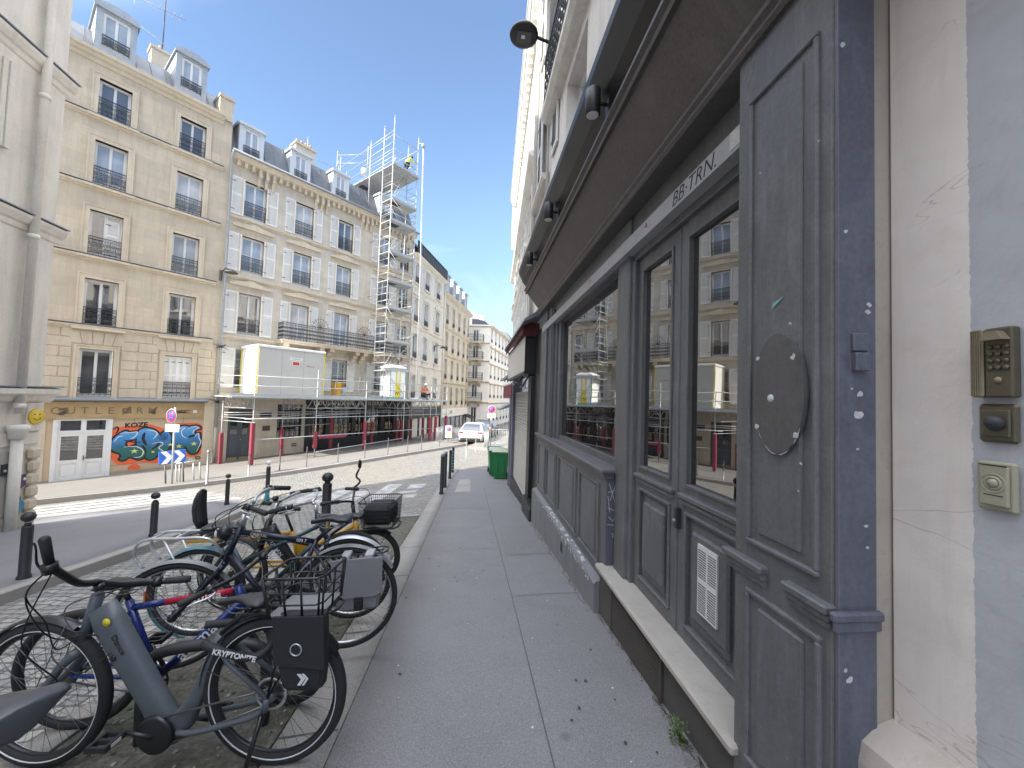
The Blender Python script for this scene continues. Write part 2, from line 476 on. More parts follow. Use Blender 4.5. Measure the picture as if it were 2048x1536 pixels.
def moss_mat():
    t = NT('mossy_soil')
    n1 = t.noise(3.2, 7, .65, dist=.3); n2 = t.noise(26, 5, .7); n3 = t.noise(1.1, 4)
    soil = t.ramp(n2, [(.3, (.055, .05, .043)), (.55, (.15, .14, .12)), (.75, (.30, .285, .26))])
    moss = t.ramp(n2, [(.3, (.038, .040, .022)), (.6, (.115, .117, .07)), (.8, (.23, .225, .165))])
    c = t.mix(t.ramp(n1, [(.42, (0,)*3), (.62, (.9,)*3)]), soil, moss)
    c = t.mix(t.ramp(n3, [(.45, (0,)*3), (.75, (.55,)*3)]), c, (.145, .14, .135))
    return t.out(c, .95, t.bump(n2, .9, .02))
M['moss'] = moss_mat()
def worn_paint():
    t = NT('worn_road_paint')
    n = t.noise(3.5, 7, .7)
    br = t.noise(9, 3)
    c = t.mix(t.ramp(n, [(.42, (0,)*3), (.56, (.9,)*3)]), (.52, .51, .50), (.27, .265, .26))
    return t.out(c, .7, t.bump(br, .6, .01))
M['road_paint'] = worn_paint()
M['joint'] = pm('dark_joint', (.10, .10, .105), .9, .2, 20)
M['gum'] = pm('dark_stain', (.05, .05, .052), .8, .3, 20)
M['litter'] = pm('litter_white', (.62, .62, .63), .6, .2, 30)

# the road: one sheet out to the horizon
rb = MB().use(M['cobble'])
xs = fr(-260, -30, 12)[:-1] + fr(-30, 14, 44)[:-1] + fr(14, 200, 10)
ys = fr(-120, -8, 6)[:-1] + fr(-8, 44, 52)[:-1] + fr(44, 400, 24)
grid_mb(rb, xs, ys, lambda x, y: g(x, y) - .10)
me = rb.mesh('road'); weld(me)
ro = bpy.data.objects.new('road', me); COL.objects.link(ro); ro['kind'] = 'structure'

sheet('pavement', [(-.66, -8), (2.6, -8), (2.6, 17.2), (-.5, 17.2), (-.66, 15)], 0, M['asphalt_walk'])
sheet('kerb', [(-.98, -8), (-.664, -8), (-.664, 15), (-.506, 17.3), (-.8, 17.3), (-.98, 15)], .003, M['granite'])
sheet('bike_parking_ground', [(-2.14, -3), (-.99, -3), (-.99, 7.95), (-2.14, 7.95)], .0, M['moss'], step=.5)
sheet('kerb_strip', [(-2.32, -3), (-2.15, -3), (-2.15, 8.14), (-2.32, 8.14)], .012, M['granite'])
sheet('kerb_strip', [(-2.149, 7.96), (-.99, 7.96), (-.99, 8.14), (-2.149, 8.14)], .012, M['granite'])
# left street pavement in front of the facades: written in (s, off)
def LP(pts): return [tuple(Lw(s, o))[:2] for s, o in pts]
sheet('pavement', LP([(-30, -.5), (19.65, -.5), (19.65, 6.35), (8, 6.35), (-30, 6.55)]), .06, M['asphalt_far'])
sheet('kerb', LP([(-30, 6.56), (8, 6.36), (19.65, 6.36), (19.65, 6.62), (8, 6.62), (-30, 6.82)]), .063, M['granite'])
# pavement along the next row of buildings (street turns)
A3 = R(14.0); U3 = Vector((math.sin(A3), math.cos(A3), 0)); N3 = Vector((math.cos(A3), -math.sin(A3), 0))
E2 = Lw(19.65, 0)
def W3(s, o): p = E2 + s*U3 + o*N3; return (p.x, p.y)
k0 = Lw(19.66, 6.35); k1 = Lw(19.66, 6.62)
sheet('pavement', [W3(0, -.5), tuple(k0)[:2], W3(7.5, 3.0), W3(18, 2.4), W3(18, -.5)], .06, M['asphalt_far'])
sheet('kerb', [tuple(k0)[:2], tuple(k1)[:2], W3(7.5, 3.25), W3(18, 2.65), W3(18, 2.41), W3(7.5, 3.01)], .063, M['granite'])
# far right pavement
sheet('pavement', [(2.2, 24), (-.2, 25), (1.9, 36), (5.5, 60), (9.5, 60), (6, 24)], .05, M['asphalt_far'])
# corner island by the left building
isl = [(-14, -4), (-5.3, -4), (-5.3, 8.6), (-5.45, 9.8), (-5.9, 10.7), (-6.8, 11.2), (-8.2, 11.0), (-10.2, 9.7), (-14.2, 6.2), (-22, -2), (-22, -6)]
sheet('pavement', isl, .02, M['asphalt_walk'])
def offset_path(p, d):
    out = []
    for i, q in enumerate(p):
        a = Vector(p[max(i-1, 0)]); b = Vector(p[min(i+1, len(p)-1)]); t = (b-a).normalized(); out.append((q[0]+t.y*d, q[1]-t.x*d))
    return out
edge = [(-5.299, -4), (-5.299, 3), (-5.299, 8.6), (-5.449, 9.8), (-5.899, 10.7), (-6.8, 11.201), (-8.2, 11.001), (-10.2, 9.701), (-14.2, 6.201)]
sheet('kerb', edge + offset_path(edge, .24)[::-1], .024, M['granite'])

# zebra crossing in front of the island, and the sunlit one across the left street
for i, (x, y0, y1, wd) in enumerate([(-4.75, 11.0, 13.2, .5), (-4.05, 10.8, 13.4, .5), (-3.35, 10.7, 12.9, .5), (-2.65, 10.8, 14.3, .5), (-1.85, 11.0, 14.2, .5)]):
    if i == 4:
        for (q0, q1, dx) in ((11.0, 11.7, .03), (11.95, 12.6, -.05), (12.9, 14.1, .04)):
            sheet('road_marking', [(x-wd/2+dx, q0), (x+wd/2+dx, q0+.1), (x+wd/2+dx+.04, q1), (x-wd/2+dx, q1-.15)], -.095, M['road_paint'], 0)
    else:
        sheet('road_marking', [(x-wd/2, y0), (x+wd/2, y0), (x+wd/2, y1), (x-wd/2, y1)], -.095, M['road_paint'], 0)
for s_ in (2.2, 3.2, 4.2, 5.2):
    pass
for k in range(6):
    o0 = 7.3 + k*.75
    sheet('road_marking', LP([(.2, o0), (4.6, o0), (4.6, o0+.45), (.2, o0+.45)]), -.095, M['road_paint'], 0)
# joints in the pavement asphalt
def strip(pts, wd, off, mat, name='pavement_joint'):
    for a, b in zip(pts[:-1], pts[1:]):
        a = Vector(a); b = Vector(b); t = (b-a).normalized(); q = Vector((-t.y, t.x))*wd/2
        sheet(name, [tuple(a-q), tuple(b-q), tuple(b+q), tuple(a+q)], off, mat, 0)
strip([(.46, -2), (.455, 3.9), (.43, 8.5), (.44, 12)], .008, .004, M['joint'])
strip([(.46, 3.9), (.8, 3.94), (1.2, 3.96)], .007, .0045, M['joint'])
sheet('pavement_patch', [(-.42, 11.0), (.02, 11.0), (.0, 14.0), (-.38, 14.0)], .004, M['granite'], 0)
for y in (1.2, 2.25, 3.35, 4.6, 5.75, 7.0, 8.2, 9.3, 10.4, 11.6, 12.8, 14.0):
    strip([(-.98, y), (-.675, y+.02)], .012, .007, M['joint'], 'kerb_joint')
M['asphalt_patch'] = asphalt_mat('asphalt_repair_patch', (.185, .182, .186))
sheet('pavement_patch', [(.50, 5.2), (1.14, 5.3), (1.15, 6.9), (.52, 6.8)], .004, M['asphalt_patch'], 0)
sheet('pavement_patch', [(-.5, 8.6), (.38, 8.5), (.40, 9.6), (-.48, 9.75)], .0042, M['asphalt_patch'], 0)
sheet('pavement_patch', [(.5, 11.4), (1.15, 11.4), (1.15, 13.2), (.55, 13.4)], .004, M['asphalt_patch'], 0)
strip([(-.64, 5.5), (-.2, 5.46), (.1, 5.55), (.45, 5.5)], .005, .005, M['joint'])
# stains, gum and specks lying on the pavement
def blob(mb, x, y, r, z, n=9):
    pts = [(x + r*(.6+.6*random.random())*math.cos(2*math.pi*k/n), y + r*(.6+.6*random.random())*math.sin(2*math.pi*k/n)) for k in range(n)]
    mb.poly([(p[0], p[1], g(p[0], p[1]) + z) for p in pts])
sb = MB().use(M['gum'])
for x, y, r in [(a_, b_, c_*.62) for a_, b_, c_ in [(.74, 2.55, .018), (.95, 2.9, .022), (.62, 2.2, .016), (.93, 2.35, .014), (.86, 2.02, .02), (1.05, 1.75, .012), (.85, 1.55, .03), (.72, 1.75, .012), (.78, 3.3, .016)]]:
    blob(sb, x, y, r, .006)
for _ in range(70): blob(sb, random.uniform(-.6, 1.15), random.uniform(1.4, 15), random.uniform(.004, .016), .006)
props(single('pavement_stains', sb, None, None), kind='stuff')
sb = MB().use(M['litter'])
for _ in range(46): blob(sb, random.uniform(-.6, 1.1), random.uniform(1.5, 9), random.uniform(.002, .009), .007, 6)
props(single('pavement_specks', sb, None, None), kind='stuff')
# litter, leaves and pebbles on the mossy ground
db = MB()
for _ in range(420):
    x, y = random.uniform(-2.1, -1.0), random.uniform(1.2, 7.8)
    db.use(random.choice([M['gum'], M['granite'], M['granite'], M['moss'], M['litter'] if random.random() < .25 else M['granite']]))
    r = random.uniform(.004, .014)
    db.sphere((x, y, g(x, y)+.004), r, 5, 4, (1, 1.2, .5))
props(single('gravel', db, None, None), kind='stuff')
# ------------------------------------------------------------------ facade building kit (coordinates: s along, y = -off, z up)
def wall_open(mb, s0, s1, z0, z1, ops, y=0.0, depth=.24, zmin=None):
    xs = sorted({s0, s1, *[o[0] for o in ops], *[o[1] for o in ops]}); zs = sorted({z0, z1, *[o[2] for o in ops], *[o[3] for o in ops]})
    xs = [x for x in xs if s0 <= x <= s1]; zs = [z for z in zs if z0 <= z <= z1]
    for i in range(len(xs)-1):
        for j in range(len(zs)-1):
            cx, cz = (xs[i]+xs[i+1])/2, (zs[j]+zs[j+1])/2
            if any(o[0] < cx < o[1] and o[2] < cz < o[3] for o in ops): continue
            mb.quad((xs[i], y, zs[j]), (xs[i+1], y, zs[j]), (xs[i+1], y, zs[j+1]), (xs[i], y, zs[j+1]))
    for (a, b, c, d) in [o[:4] for o in ops]:
        mb.quad((a, y, c), (a, y, d), (a, y+depth, d), (a, y+depth, c))
        mb.quad((b, y, c), (b, y+depth, c), (b, y+depth, d), (b, y, d))
        mb.quad((a, y, d), (b, y, d), (b, y+depth, d), (a, y+depth, d))
        mb.quad((a, y, c), (a, y+depth, c), (b, y+depth, c), (b, y, c))
_cache = {}; WR = random.Random(5)
def window_meshes(wd, ht, mat, gmat, leaves=2, bars=0, transom=0, recess=.0):
    k = ('win', round(wd, 2), round(ht, 2), mat.name, gmat.name, leaves, bars, transom)
    if k in _cache: return _cache[k]
    f = MB().use(mat); fw_ = .055
    f.box(0, 0, 0, fw_, .07, ht); f.box(wd-fw_, 0, 0, wd, .07, ht); f.box(fw_, .001, 0, wd-fw_, .07, fw_*1.3); f.box(fw_, .001, ht-fw_, wd-fw_, .07, ht)
    p = MB().use(gmat)
    lw = (wd - 2*fw_) / leaves
    zt = ht - fw_ - (transom or 0)
    if transom: f.box(fw_, -.003, zt-.04, wd-fw_, .065, zt+.02)
    for i in range(leaves):
        a = fw_ + i*lw; b = a + lw; st = .05
        f.box(a+.001, .012, fw_*1.3, a+st, .06, zt); f.box(b-st, .012, fw_*1.3, b-.001, .06, zt)
        f.box(a+st, .013, fw_*1.3, b-st, .06, fw_*1.3+.08); f.box(a+st, .013, zt-st, b-st, .06, zt)
        for q in range(bars):
            zz = fw_*1.3 + (zt - fw_*1.3)*(q+1)/(bars+1); f.box(a+st, .02, zz-.014, b-st, .055, zz+.014)
        p.box(a+st*.5, .034, fw_*1.3+.02, b-st*.5, .044, zt-.02)
    if leaves == 2: f.box(wd/2-.03, -.004, fw_*1.3, wd/2+.03, .02, zt)
    if transom: p.box(fw_*.5, .034, zt, wd-fw_*.5, .044, ht-.03)
    _cache[k] = (f.mesh('window'), p.mesh('pane')); return _cache[k]
def railing_mesh(wd, ht, style=0):
    k = ('rail', round(wd, 2), ht, style)
    if k in _cache: return _cache[k]
    m = MB().use(M['iron'])
    m.box(0, -.02, ht-.03, wd, .02, ht); m.box(0, -.012, 0.05, wd, .012, .075); m.box(0, -.01, ht-.16, wd, .01, ht-.142)
    n = max(2, int(round(wd/.17))); d = wd/n
    for i in range(n+1):
        x = min(max(i*d, .008), wd-.008); m.box(x-.008, -.008, 0, x+.008, .008, ht-.03)
    h = ht - .16 - .075
    for i in range(n):
        x = (i+.5)*d; r = d*.40
        for zc in ([.075+h*.25, .075+h*.72] if style != 2 else [.075 + h*.2, .075+h*.5, .075+h*.8]):
            m.torus((x, 0, zc), r*.86, .0085 if style != 2 else .014, 'y', 10, 4)
            m.torus((x + r*.3, 0, zc + r*.25), r*.42, .007 if style != 2 else .012, 'y', 8, 4)
            m.torus((x - r*.3, 0, zc - r*.25), r*.42, .007 if style != 2 else .012, 'y', 8, 4)
        if style: m.torus((x, 0, .075+h*.5), d*.3, .008, 'y', 8, 4)
        m.torus((x, 0, ht-.093), min(d*.3, .04), .007, 'y', 8, 4)
    _cache[k] = m.mesh('railing'); return _cache[k]
def shutter_mesh(wd, ht, mat=None):
    mat = mat or M['shutter']
    k = ('shut', round(wd, 2), round(ht, 2), mat.name)
    if k in _cache: return _cache[k]
    m = MB().use(mat); st = .06
    m.box(0, 0, 0, st, .035, ht); m.box(wd-st, 0, 0, wd, .035, ht)
    for z in (0, ht*.52, ht-.08): m.box(st, .001, z, wd-st, .034, z+.08)
    def slats(z0, z1):
        n = int((z1-z0)/.062)
        for i in range(n):
            z = z0 + (z1-z0)*(i+.5)/n
            m.quad((st, .003, z-.028), (wd-st, .003, z-.028), (wd-st, .03, z+.03), (st, .03, z+.03))
            m.quad((st, .0035, z-.034), (wd-st, .0035, z-.034), (wd-st, .0035, z-.028), (st, .0035, z-.028))
    slats(.08, ht*.52); slats(ht*.52+.08, ht-.08)
    m.box(st, .031, .08, wd-st, .0345, ht-.08)
    m.use(M['iron'])
    for z in (ht*.12, ht*.86): m.box(-.01, -.006, z, .16, .0, z+.03)
    _cache[k] = m.mesh('shutter'); return _cache[k]
def add_window(T, s0, s1, z0, z1, mat=None, gm='glass', leaves=2, bars=0, transom=0, rec=.17, rail=.75, rstyle=0, shut=None, sh_w=None, railing_out=.02, lab=None):
    mat = mat or M['white_paint']
    gm = {'glass': WR.choice(['glass', 'glass', 'glass_dim', 'glass_curtain']), 'glass_curtain': WR.choice(['glass_curtain', 'glass_curtain', 'glass_net', 'glass_dim'])}[gm]
    f, p = window_meshes(s1-s0, z1-z0, mat, M[gm], leaves, bars, transom)
    wo = T.inst('window', f, (s0, rec, z0))
    pp = bpy.data.objects.new('pane', p); COL.objects.link(pp); pp.parent = wo
    if rail: T.inst('railing', railing_mesh(s1-s0-.02, rail, rstyle), (s0+.01, -railing_out, z0+.06), wo).location = (.01, -rec-railing_out, .06)
    if shut:
        sw = sh_w or (s1-s0)*.54; me = shutter_mesh(sw, z1-z0+.08)
        for side in shut:
            if side == 'L': o = T.inst('shutter', me, (s0-sw-.02, -.045, z0-.03))
            elif side == 'R': o = T.inst('shutter', me, (s1+.02, -.045, z0-.03))
            elif side == 'c': o = T.inst('shutter', me, (s0+.02, .07, z0-.0))
    return wo
def moulding(mb, s0, s1, z, prof):
    """prof: list of (out, dz) closed along z, extruded along s"""
    pts = [(0.02, z+prof[0][1])] + [(-o, z+d) for o, d in prof] + [(0.02, z+prof[-1][1])]
    mb.prism(pts, s0, s1, 'yz')
STR = [(0, 0), (.05, .02), (.07, .08), (.12, .1), (.14, .16), (.14, .2), (0, .24)]
def surround(mb, s0, s1, z0, z1, w_=.16, t=.05, ears=True):
    mb.box(s0-w_, -t, z0, s0-.001, .02, z1+w_); mb.box(s1+.001, -t, z0, s1+w_, .02, z1+w_); mb.box(s0-.001, -t, z1+.001, s1+.001, .02, z1+w_)
    mb.box(s0-w_-.05, -t-.025, z0, s0-w_+.002, .02, z1+w_+.05); mb.box(s1+w_-.002, -t-.025, z0, s1+w_+.05, .02, z1+w_+.05)
    mb.box(s0-w_+.002, -t-.025, z1+w_, s1+w_-.002, .02, z1+w_+.05)

# ------------------------------------------------------------------ the tan building with the graffiti
T = Thing('tan_building', 'tan stone apartment building with graffiti and a white double door at street level', 'building', (0, 0, -2.6), FL)
ZF = [(1.1, 3.2), (4.2, 6.3), (7.35, 9.35), (10.5, 12.5), (13.62, 15.3)]
WA, WB = (2.07, 3.12), (4.87, 5.93)
ops = [(1.58, 3.15, -2.62, .12)] + [(a, b, z0, z1) for (a, b) in (WA, WB) for (z0, z1) in ZF] + [(-2.2, -1.15, z0, z1) for (z0, z1) in ZF]
mb = MB().use(M['stone_tan'])
wall_open(mb, -8, 7.02, 4.3, 16.2, ops)
mb.use(M['stone_rust']); wall_open(mb, -8, 7.02, .98, 4.3, ops)
mb.use(pm('shopfront_tan_panel', (.50, .385, .26), .8, .12, 1.5, .1)); wall_open(mb, -8, 7.02, -4.2, .98, ops)
mb.use(M['stone_rust'])
# rusticated courses around the first floor windows: separate proud blocks
def courses(mb, a, b, z0, z1, h, wds, seed=0):
    z = z0; r = 0
    while z < z1 - .05:
        x = a; first = True
        while x < b - .02:
            w_ = wds[(r + (0 if first else 1)) % len(wds)] if first else wds[0]
            if first and r % 2: w_ = wds[0]*.55
            first = False
            e = min(b, x + w_)
            if e > x + .12: mb.bbox(x+.012, -.028, z+.012, e-.012, .01, min(z1, z+h)-.012, .012)
            x = e
        z += h; r += 1
for a, b in ((-.6, 1.85), (3.34, 4.65), (6.15, 6.95)): courses(mb, a, b, 1.08, 4.12, .43, [1.05, .9])
for (a, b) in (WA, WB):     # flat arches
    for i in range(5):
        x0 = a-.42 + i*(b-a+.84)/5; x1 = x0 + (b-a+.84)/5; c = (a+b)/2
        sq = lambda x: c + (x-c)*.80
        mb.prism([(sq(x0)+.012, 3.42), (sq(x1)-.012, 3.42), (x1-.012, 3.95), (x0+.012, 3.95)], -.032, .01, 'xz')
T.part('wall', mb)
mb = MB().use(M['stone_trim'])
for z in (4.05, 7.12, 10.27, 13.38): moulding(mb, -8, 6.72, z-.02, STR)
for (a, b) in (WA, WB, (-2.2, -1.15)):
    for i, (z0, z1) in enumerate(ZF):
        surround(mb, a, b, z0-(.0 if i else .1), z1, .17 if i else .12, .05)
        if 1 <= i: mb.box(a-.3, -.19, z0-.16, b+.3, -.02, z0-.055)
T.part('string_course', mb)
mb = MB().use(M['stone_trim']); moulding(mb, -8, 6.62, 15.86, [(0, 0), (.06, .02), (.1, .16), (.2, .2), (.26, .32), (.34, .36), (.36, .5), (0, .52)])
T.part('cornice', mb)
mb = MB().use(M['lead']); moulding(mb, -8, 6.68, .88, [(0, 0), (.1, .02), (.24, .06), (.27, .1), (.22, .13), (0, .2)])
for z in (4.05, 7.12, 10.27, 13.38): mb.box(-8, -.165, z+.222, 6.74, -.0, z+.236)
T.part('ledge', mb)
gl_ = ['glass', 'glass', 'glass_curtain', 'glass_curtain', 'glass_curtain']
for (a, b) in (WA, WB, (-2.2, -1.15)):
    for i, (z0, z1) in enumerate(ZF):
        if i == 0 and a == WB[0]:
            wo = add_window(T, a, b, z0, z1, rec=.17)
            me = shutter_mesh((b-a)/4-.005, z1-z0-.05)
            for q in range(4): T.inst('shutter', me, (a+.005+q*(b-a)/4, .05, z0+.02))
        else:
            add_window(T, a, b, z0, z1, gm=gl_[i] if not (i == 2 and a == WA[0]) else 'glass', rstyle=i % 2, rail=.78)
            if i == 0: T.inst('shutter', shutter_mesh(.28, z1-z0), (b-.03, -.02, z0), rotz=R(62))
            if i == 2 and a == WA[0]: T.inst('shutter', shutter_mesh(.44, 1.55), (b-.52, .15, z0+.2))
# mansard roof in zinc with dormers, party wall upstand, chimney
mb = MB().use(M['zinc'])
def mansard(mb, s0, s1, z0, h1, d1, h2, d2):
    mb.quad((s0, .0, z0), (s1, .0, z0), (s1, d1, z0+h1), (s0, d1, z0+h1)); mb.quad((s0, d1, z0+h1), (s1, d1, z0+h1), (s1, d2, z0+h2), (s0, d2, z0+h2))
    mb.quad((s1, 0, z0), (s1, d2, z0), (s1, d2, z0+h2), (s1, d1, z0+h1)); mb.quad((s0, 0, z0), (s0, d1, z0+h1), (s0, d2, z0+h2), (s0, d2, z0))
    n = int((s1-s0)/.55)
    for i in range(1, n):
        x = s0 + (s1-s0)*i/n
        mb.tube([(x, .0, z0+.02), (x, d1, z0+h1+.02), (x, d2, z0+h2+.02)], .022, 5, smooth=False)
mansard(mb, -8, 6.62, 16.38, 1.75, 1.5, 2.3, 5.2)
mb.use(M['zinc']); mb.box(-8, 5.1, 16.4, 6.6, 5.3, 18.3)
ro_ = T.part('roof', mb)
mb = MB().use(M['stone_tan']); mb.box(6.4, -.1, 16.2, 7.02, 5, 17.35); mb.box(6.36, -.16, 17.35, 7.06, 5, 17.5); mb.box(7.03, .0, -4, 7.05, 10, 17.4)
T.part('parapet', mb)
mb = MB().use(M['stone_trim']); mb.box(4.15, 3.4, 17.4, 4.95, 4.1, 20.2); mb.box(4.08, 3.33, 20.2, 5.02, 4.17, 20.34)
mb.use(M['brick_pot']); mb.lathe([(.12, 0), (.1, .35)], (4.55, 3.75, 20.34), 10)
ch = T.part('chimney', mb, ro_)
def dormer(T, s0, s1, z0, z1, y0, back, cheek, front, gm='glass_curtain', arch=True, rail=True, parent=None):
    mb = MB().use(front); w_ = s1-s0; m = (s0+s1)/2
    mb.box(s0-.22, y0, z0-.25, s0, y0+.16, z1+.12); mb.box(s1, y0, z0-.25, s1+.22, y0+.16, z1+.12)
    mb.box(s0, y0+.001, z0-.25, s1, y0+.16, z0); mb.box(s0, y0+.001, z1, s1, y0+.16, z1+.12)
    if arch:
        pts = [(s0-.3, z1+.1), (s1+.3, z1+.1), (s1+.3, z1+.18)] + [(m + (w_/2+.3)*math.cos(a), z1+.18+.3*math.sin(a)) for a in [math.pi*k/10 for k in range(1, 10)]] + [(s0-.3, z1+.18)]
        mb.prism(pts, y0-.1, y0+.2, 'xz')
        mb.use(cheek); mb.prism([(x, z+.012) for x, z in pts], y0+.2, back, 'xz')
    else:
        mb.box(s0-.3, y0-.1, z1+.1, s1+.3, y0+.2, z1+.26); mb.use(cheek); mb.box(s0-.3, y0+.2, z1+.12, s1+.3, back, z1+.28)
    mb.use(cheek); mb.box(s0-.215, y0+.16, z0-.25, s0-.16, back, z1+.12); mb.box(s1+.16, y0+.16, z0-.25, s1+.215, back, z1+.12)
    d = T.part('dormer', mb, parent)
    f, p = window_meshes(w_, z1-z0, M['white_paint'], M[gm], 2, 0, 0)
    for me_, yy in ((f, y0+.06), (p, y0+.06)): T.inst(me_.name.split('.')[0], me_, (s0, yy, z0), d)
    if rail: T.inst('railing', railing_mesh(w_, .5, 0), (s0, y0-.02, z0+.05), d)
    return d
for (a, b) in ((2.05, 2.95), (4.82, 5.65)):
    dormer(T, a, b, 16.9, 18.5, .22, 3.0, M['zinc_light'], M['zinc_light'])
dormer(T, -2.1, -1.2, 16.9, 18.5, .22, 3.0, M['zinc_light'], M['zinc'])
# white double door with transom lights
mb = MB().use(M['white_paint'])
a, b, z0, z1 = 1.58, 3.15, -2.62, .12
mb.box(a-.09, -.05, z0, a+.05, .1, z1+.08); mb.box(b-.05, -.05, z0, b+.09, .1, z1+.08); mb.box(a+.05, -.05, z1-.05, b-.05, .1, z1+.08); mb.box(a-.1, -.09, z0-.02, b+.1, .1, z0+.14)
mb.box(a+.05, -.01, -.47, b-.05, .09, -.36)
md = (a+b)/2
pg = MB().use(M['glass'])
for x0, x1 in ((a+.05, md-.01), (md+.01, b-.05)):
    mb.box(x0, 0, z0+.14, x0+.11, .07, -.47); mb.box(x1-.11, 0, z0+.14, x1, .07, -.47)
    for c, d in ((z0+.14, z0+.28), (z0+.86, z0+1.0), (-.6, -.47)): mb.box(x0+.11, .001, c, x1-.11, .07, d)
    mb.box(x0+.11, .03, z0+.28, x1-.11, .06, z0+.86); mb.bbox(x0+.16, .015, z0+.33, x1-.16, .03, z0+.81, .015)
    pg.box(x0+.09, .035, z0+.98, x1-.09, .045, -.58)
    mb.box(x0, .0, -.36, x0+.07, .06, z1-.05); mb.box(x1-.07, .0, -.36, x1, .06, z1-.05)
    pg.box(x0+.06, .04, -.37, x1-.06, .05, z1-.04)
mb.box(md-.03, -.02, z0+.14, md+.03, .02, -.47)
do = T.part('door', mb); T.part('pane', pg, do)
mb = MB().use(M['iron']); mb.box(md+.035, -.05, -1.65, md+.06, -.02, -1.45); mb.box(md+.035, -.07, -1.56, md+.15, -.05, -1.54)
T.part('handle', mb, do)
# shop band with faded painted letters and smears
mb = MB().use(pm('faded_ochre_signboard', (.40, .285, .145), .75, .3, 2)); mb.box(1.0, -.05, .14, 6.55, .01, .86); mb.box(.98, -.075, .80, 6.57, -.05, .87); mb.box(.98, -.07, .12, 6.57, -.05, .17)
sgn = T.part('sign_board', mb)
ghost = pm('faded_lettering', (.17, .13, .085), .8, .3, 5)
for ch, x in zip("OUTLEARM", (1.55, 1.95, 2.35, 2.75, 3.15, 3.7, 4.1, 4.55)): T.part('letter', text_mb(ghost, ch, .42, basis((x, -.052, .48), (1, 0, 0), (0, 0, 1)), .0012), sgn)
mb = MB()
def smear(mb, cx, cz, w_, h, n, y, wd=.02):
    p = []
    for k in range(n):
        p.append((cx + random.uniform(-.5, .5)*w_, y, cz + random.uniform(-.5, .5)*h))
    for a, b in zip(p[:-1], p[1:]):
        a = Vector(a); b = Vector(b); t = (b-a)
        if t.length < .01: continue
        t.normalize(); q = Vector((-t.z, 0, t.x))*wd
        mb.quad(a-q, b-q, b+q, a+q)
mb.use(ghost)
for cx in (1.75, 3.7, 4.55): smear(mb, cx, .48, .36, .42, 16, -.053, .022)
smear(mb, 5.55, .42, 1.0, .18, 26, -.0535, .012); smear(mb, 5.2, .45, .25, .3, 12, -.0532, .018)
T.part('paint_smear', mb, sgn)
mb = MB().use(M['white_paint']); mb.box(6.1, -.056, .36, 6.26, -.05, .5); T.part('notice', mb, sgn)
mb = MB().use(M['stone_trim']); mb.box(6.56, -.1, -3.2, 6.98, .0, .98); T.part('pilaster', mb); mb = MB().use(M['stone_trim']); mb.box(1.0, -.03, -3.2, 1.3, .0, .14)
T.part('pilaster', mb)
mb = MB().use(M['joint'])
for z in (-2.0,): mb.box(3.25, -.004, z-.006, 6.56, .0, z+.006)
mb.box(3.95, -.004, -.3, 3.96, 0, .12); mb.box(5.75, -.004, -.25, 5.76, 0, .12)
T.part('panel_joint', mb); mb = MB()
mb.use(pm('plinth_band', (.33, .28, .22), .85)); mb.box(3.24, -.035, -3.4, 6.56, 0, -2.28); T.part('plinth', mb); mb = MB().use(bpy.data.materials['plinth_band']); mb.box(-1, -.035, -3.6, 1.46, 0, -2.4)
T.part('plinth', mb)

# graffiti: thin layers of paint
GP = {k: pm('spray_' + k, c, .6, .12, 6) for k, c in dict(orange=(.72, .13, .045), black=(.012, .012, .014), white=(.8, .8, .78), yellow=(.62, .66, .2), pale=(.62, .45, .30)).items()}
t = NT('spray_blue_to_green')
sx = t.n("ShaderNodeSeparateXYZ", Vector=t.co); nz = t.noise(2.5, 4)
h = t.n("ShaderNodeMath", operation='MULTIPLY_ADD'); t.link(nz, h.inputs[0]); h.inputs[1].default_value = .5; t.link(sx.outputs[2], h.inputs[2])
mr = t.n("ShaderNodeMapRange"); t.link(h.outputs[0], mr.inputs[0]); mr.inputs[1].default_value = 1.22; mr.inputs[2].default_value = 2.35
GP['fill'] = t.out(t.ramp(mr.outputs[0], [(0, (.02, .11, .10)), (.34, (.028, .14, .15)), (.42, (.035, .15, .34)), (.8, (.06, .26, .56)), (1, (.10, .32, .62))]), .55)
def smoothloop(pts, n=6):
    out = []; m = len(pts)
    for i in range(m):
        p0, p1, p2, p3 = [Vector(pts[(i+k-1) % m]) for k in range(4)]
        for j in range(n):
            t_ = j/n
            out.append(tuple(.5*((2*p1) + (-p0+p2)*t_ + (2*p0-5*p1+4*p2-p3)*t_*t_ + (-p0+3*p1-3*p2+p3)*t_**3)))
    return out
def smoothline(pts, n=6):
    out = []; m = len(pts)
    for i in range(m-1):
        p0, p1, p2, p3 = [Vector(pts[min(max(i+k-1, 0), m-1)]) for k in range(4)]
        for j in range(n):
            t_ = j/n
            out.append(tuple(.5*((2*p1) + (-p0+p2)*t_ + (2*p0-5*p1+4*p2-p3)*t_*t_ + (-p0+3*p1-3*p2+p3)*t_**3)))
    out.append(tuple(pts[-1])); return out
def inflate(pts, d):
    n = len(pts); out = []
    ar = sum(pts[i][0]*pts[(i+1) % n][1]-pts[(i+1) % n][0]*pts[i][1] for i in range(n)); s_ = 1 if ar > 0 else -1
    for i in range(n):
        a, b = Vector(pts[i-1]), Vector(pts[(i+1) % n]); t_ = (b-a)
        if t_.length < 1e-6: out.append(pts[i]); continue
        t_.normalize(); out.append((pts[i][0]+s_*t_.y*d, pts[i][1]-s_*t_.x*d))
    return out
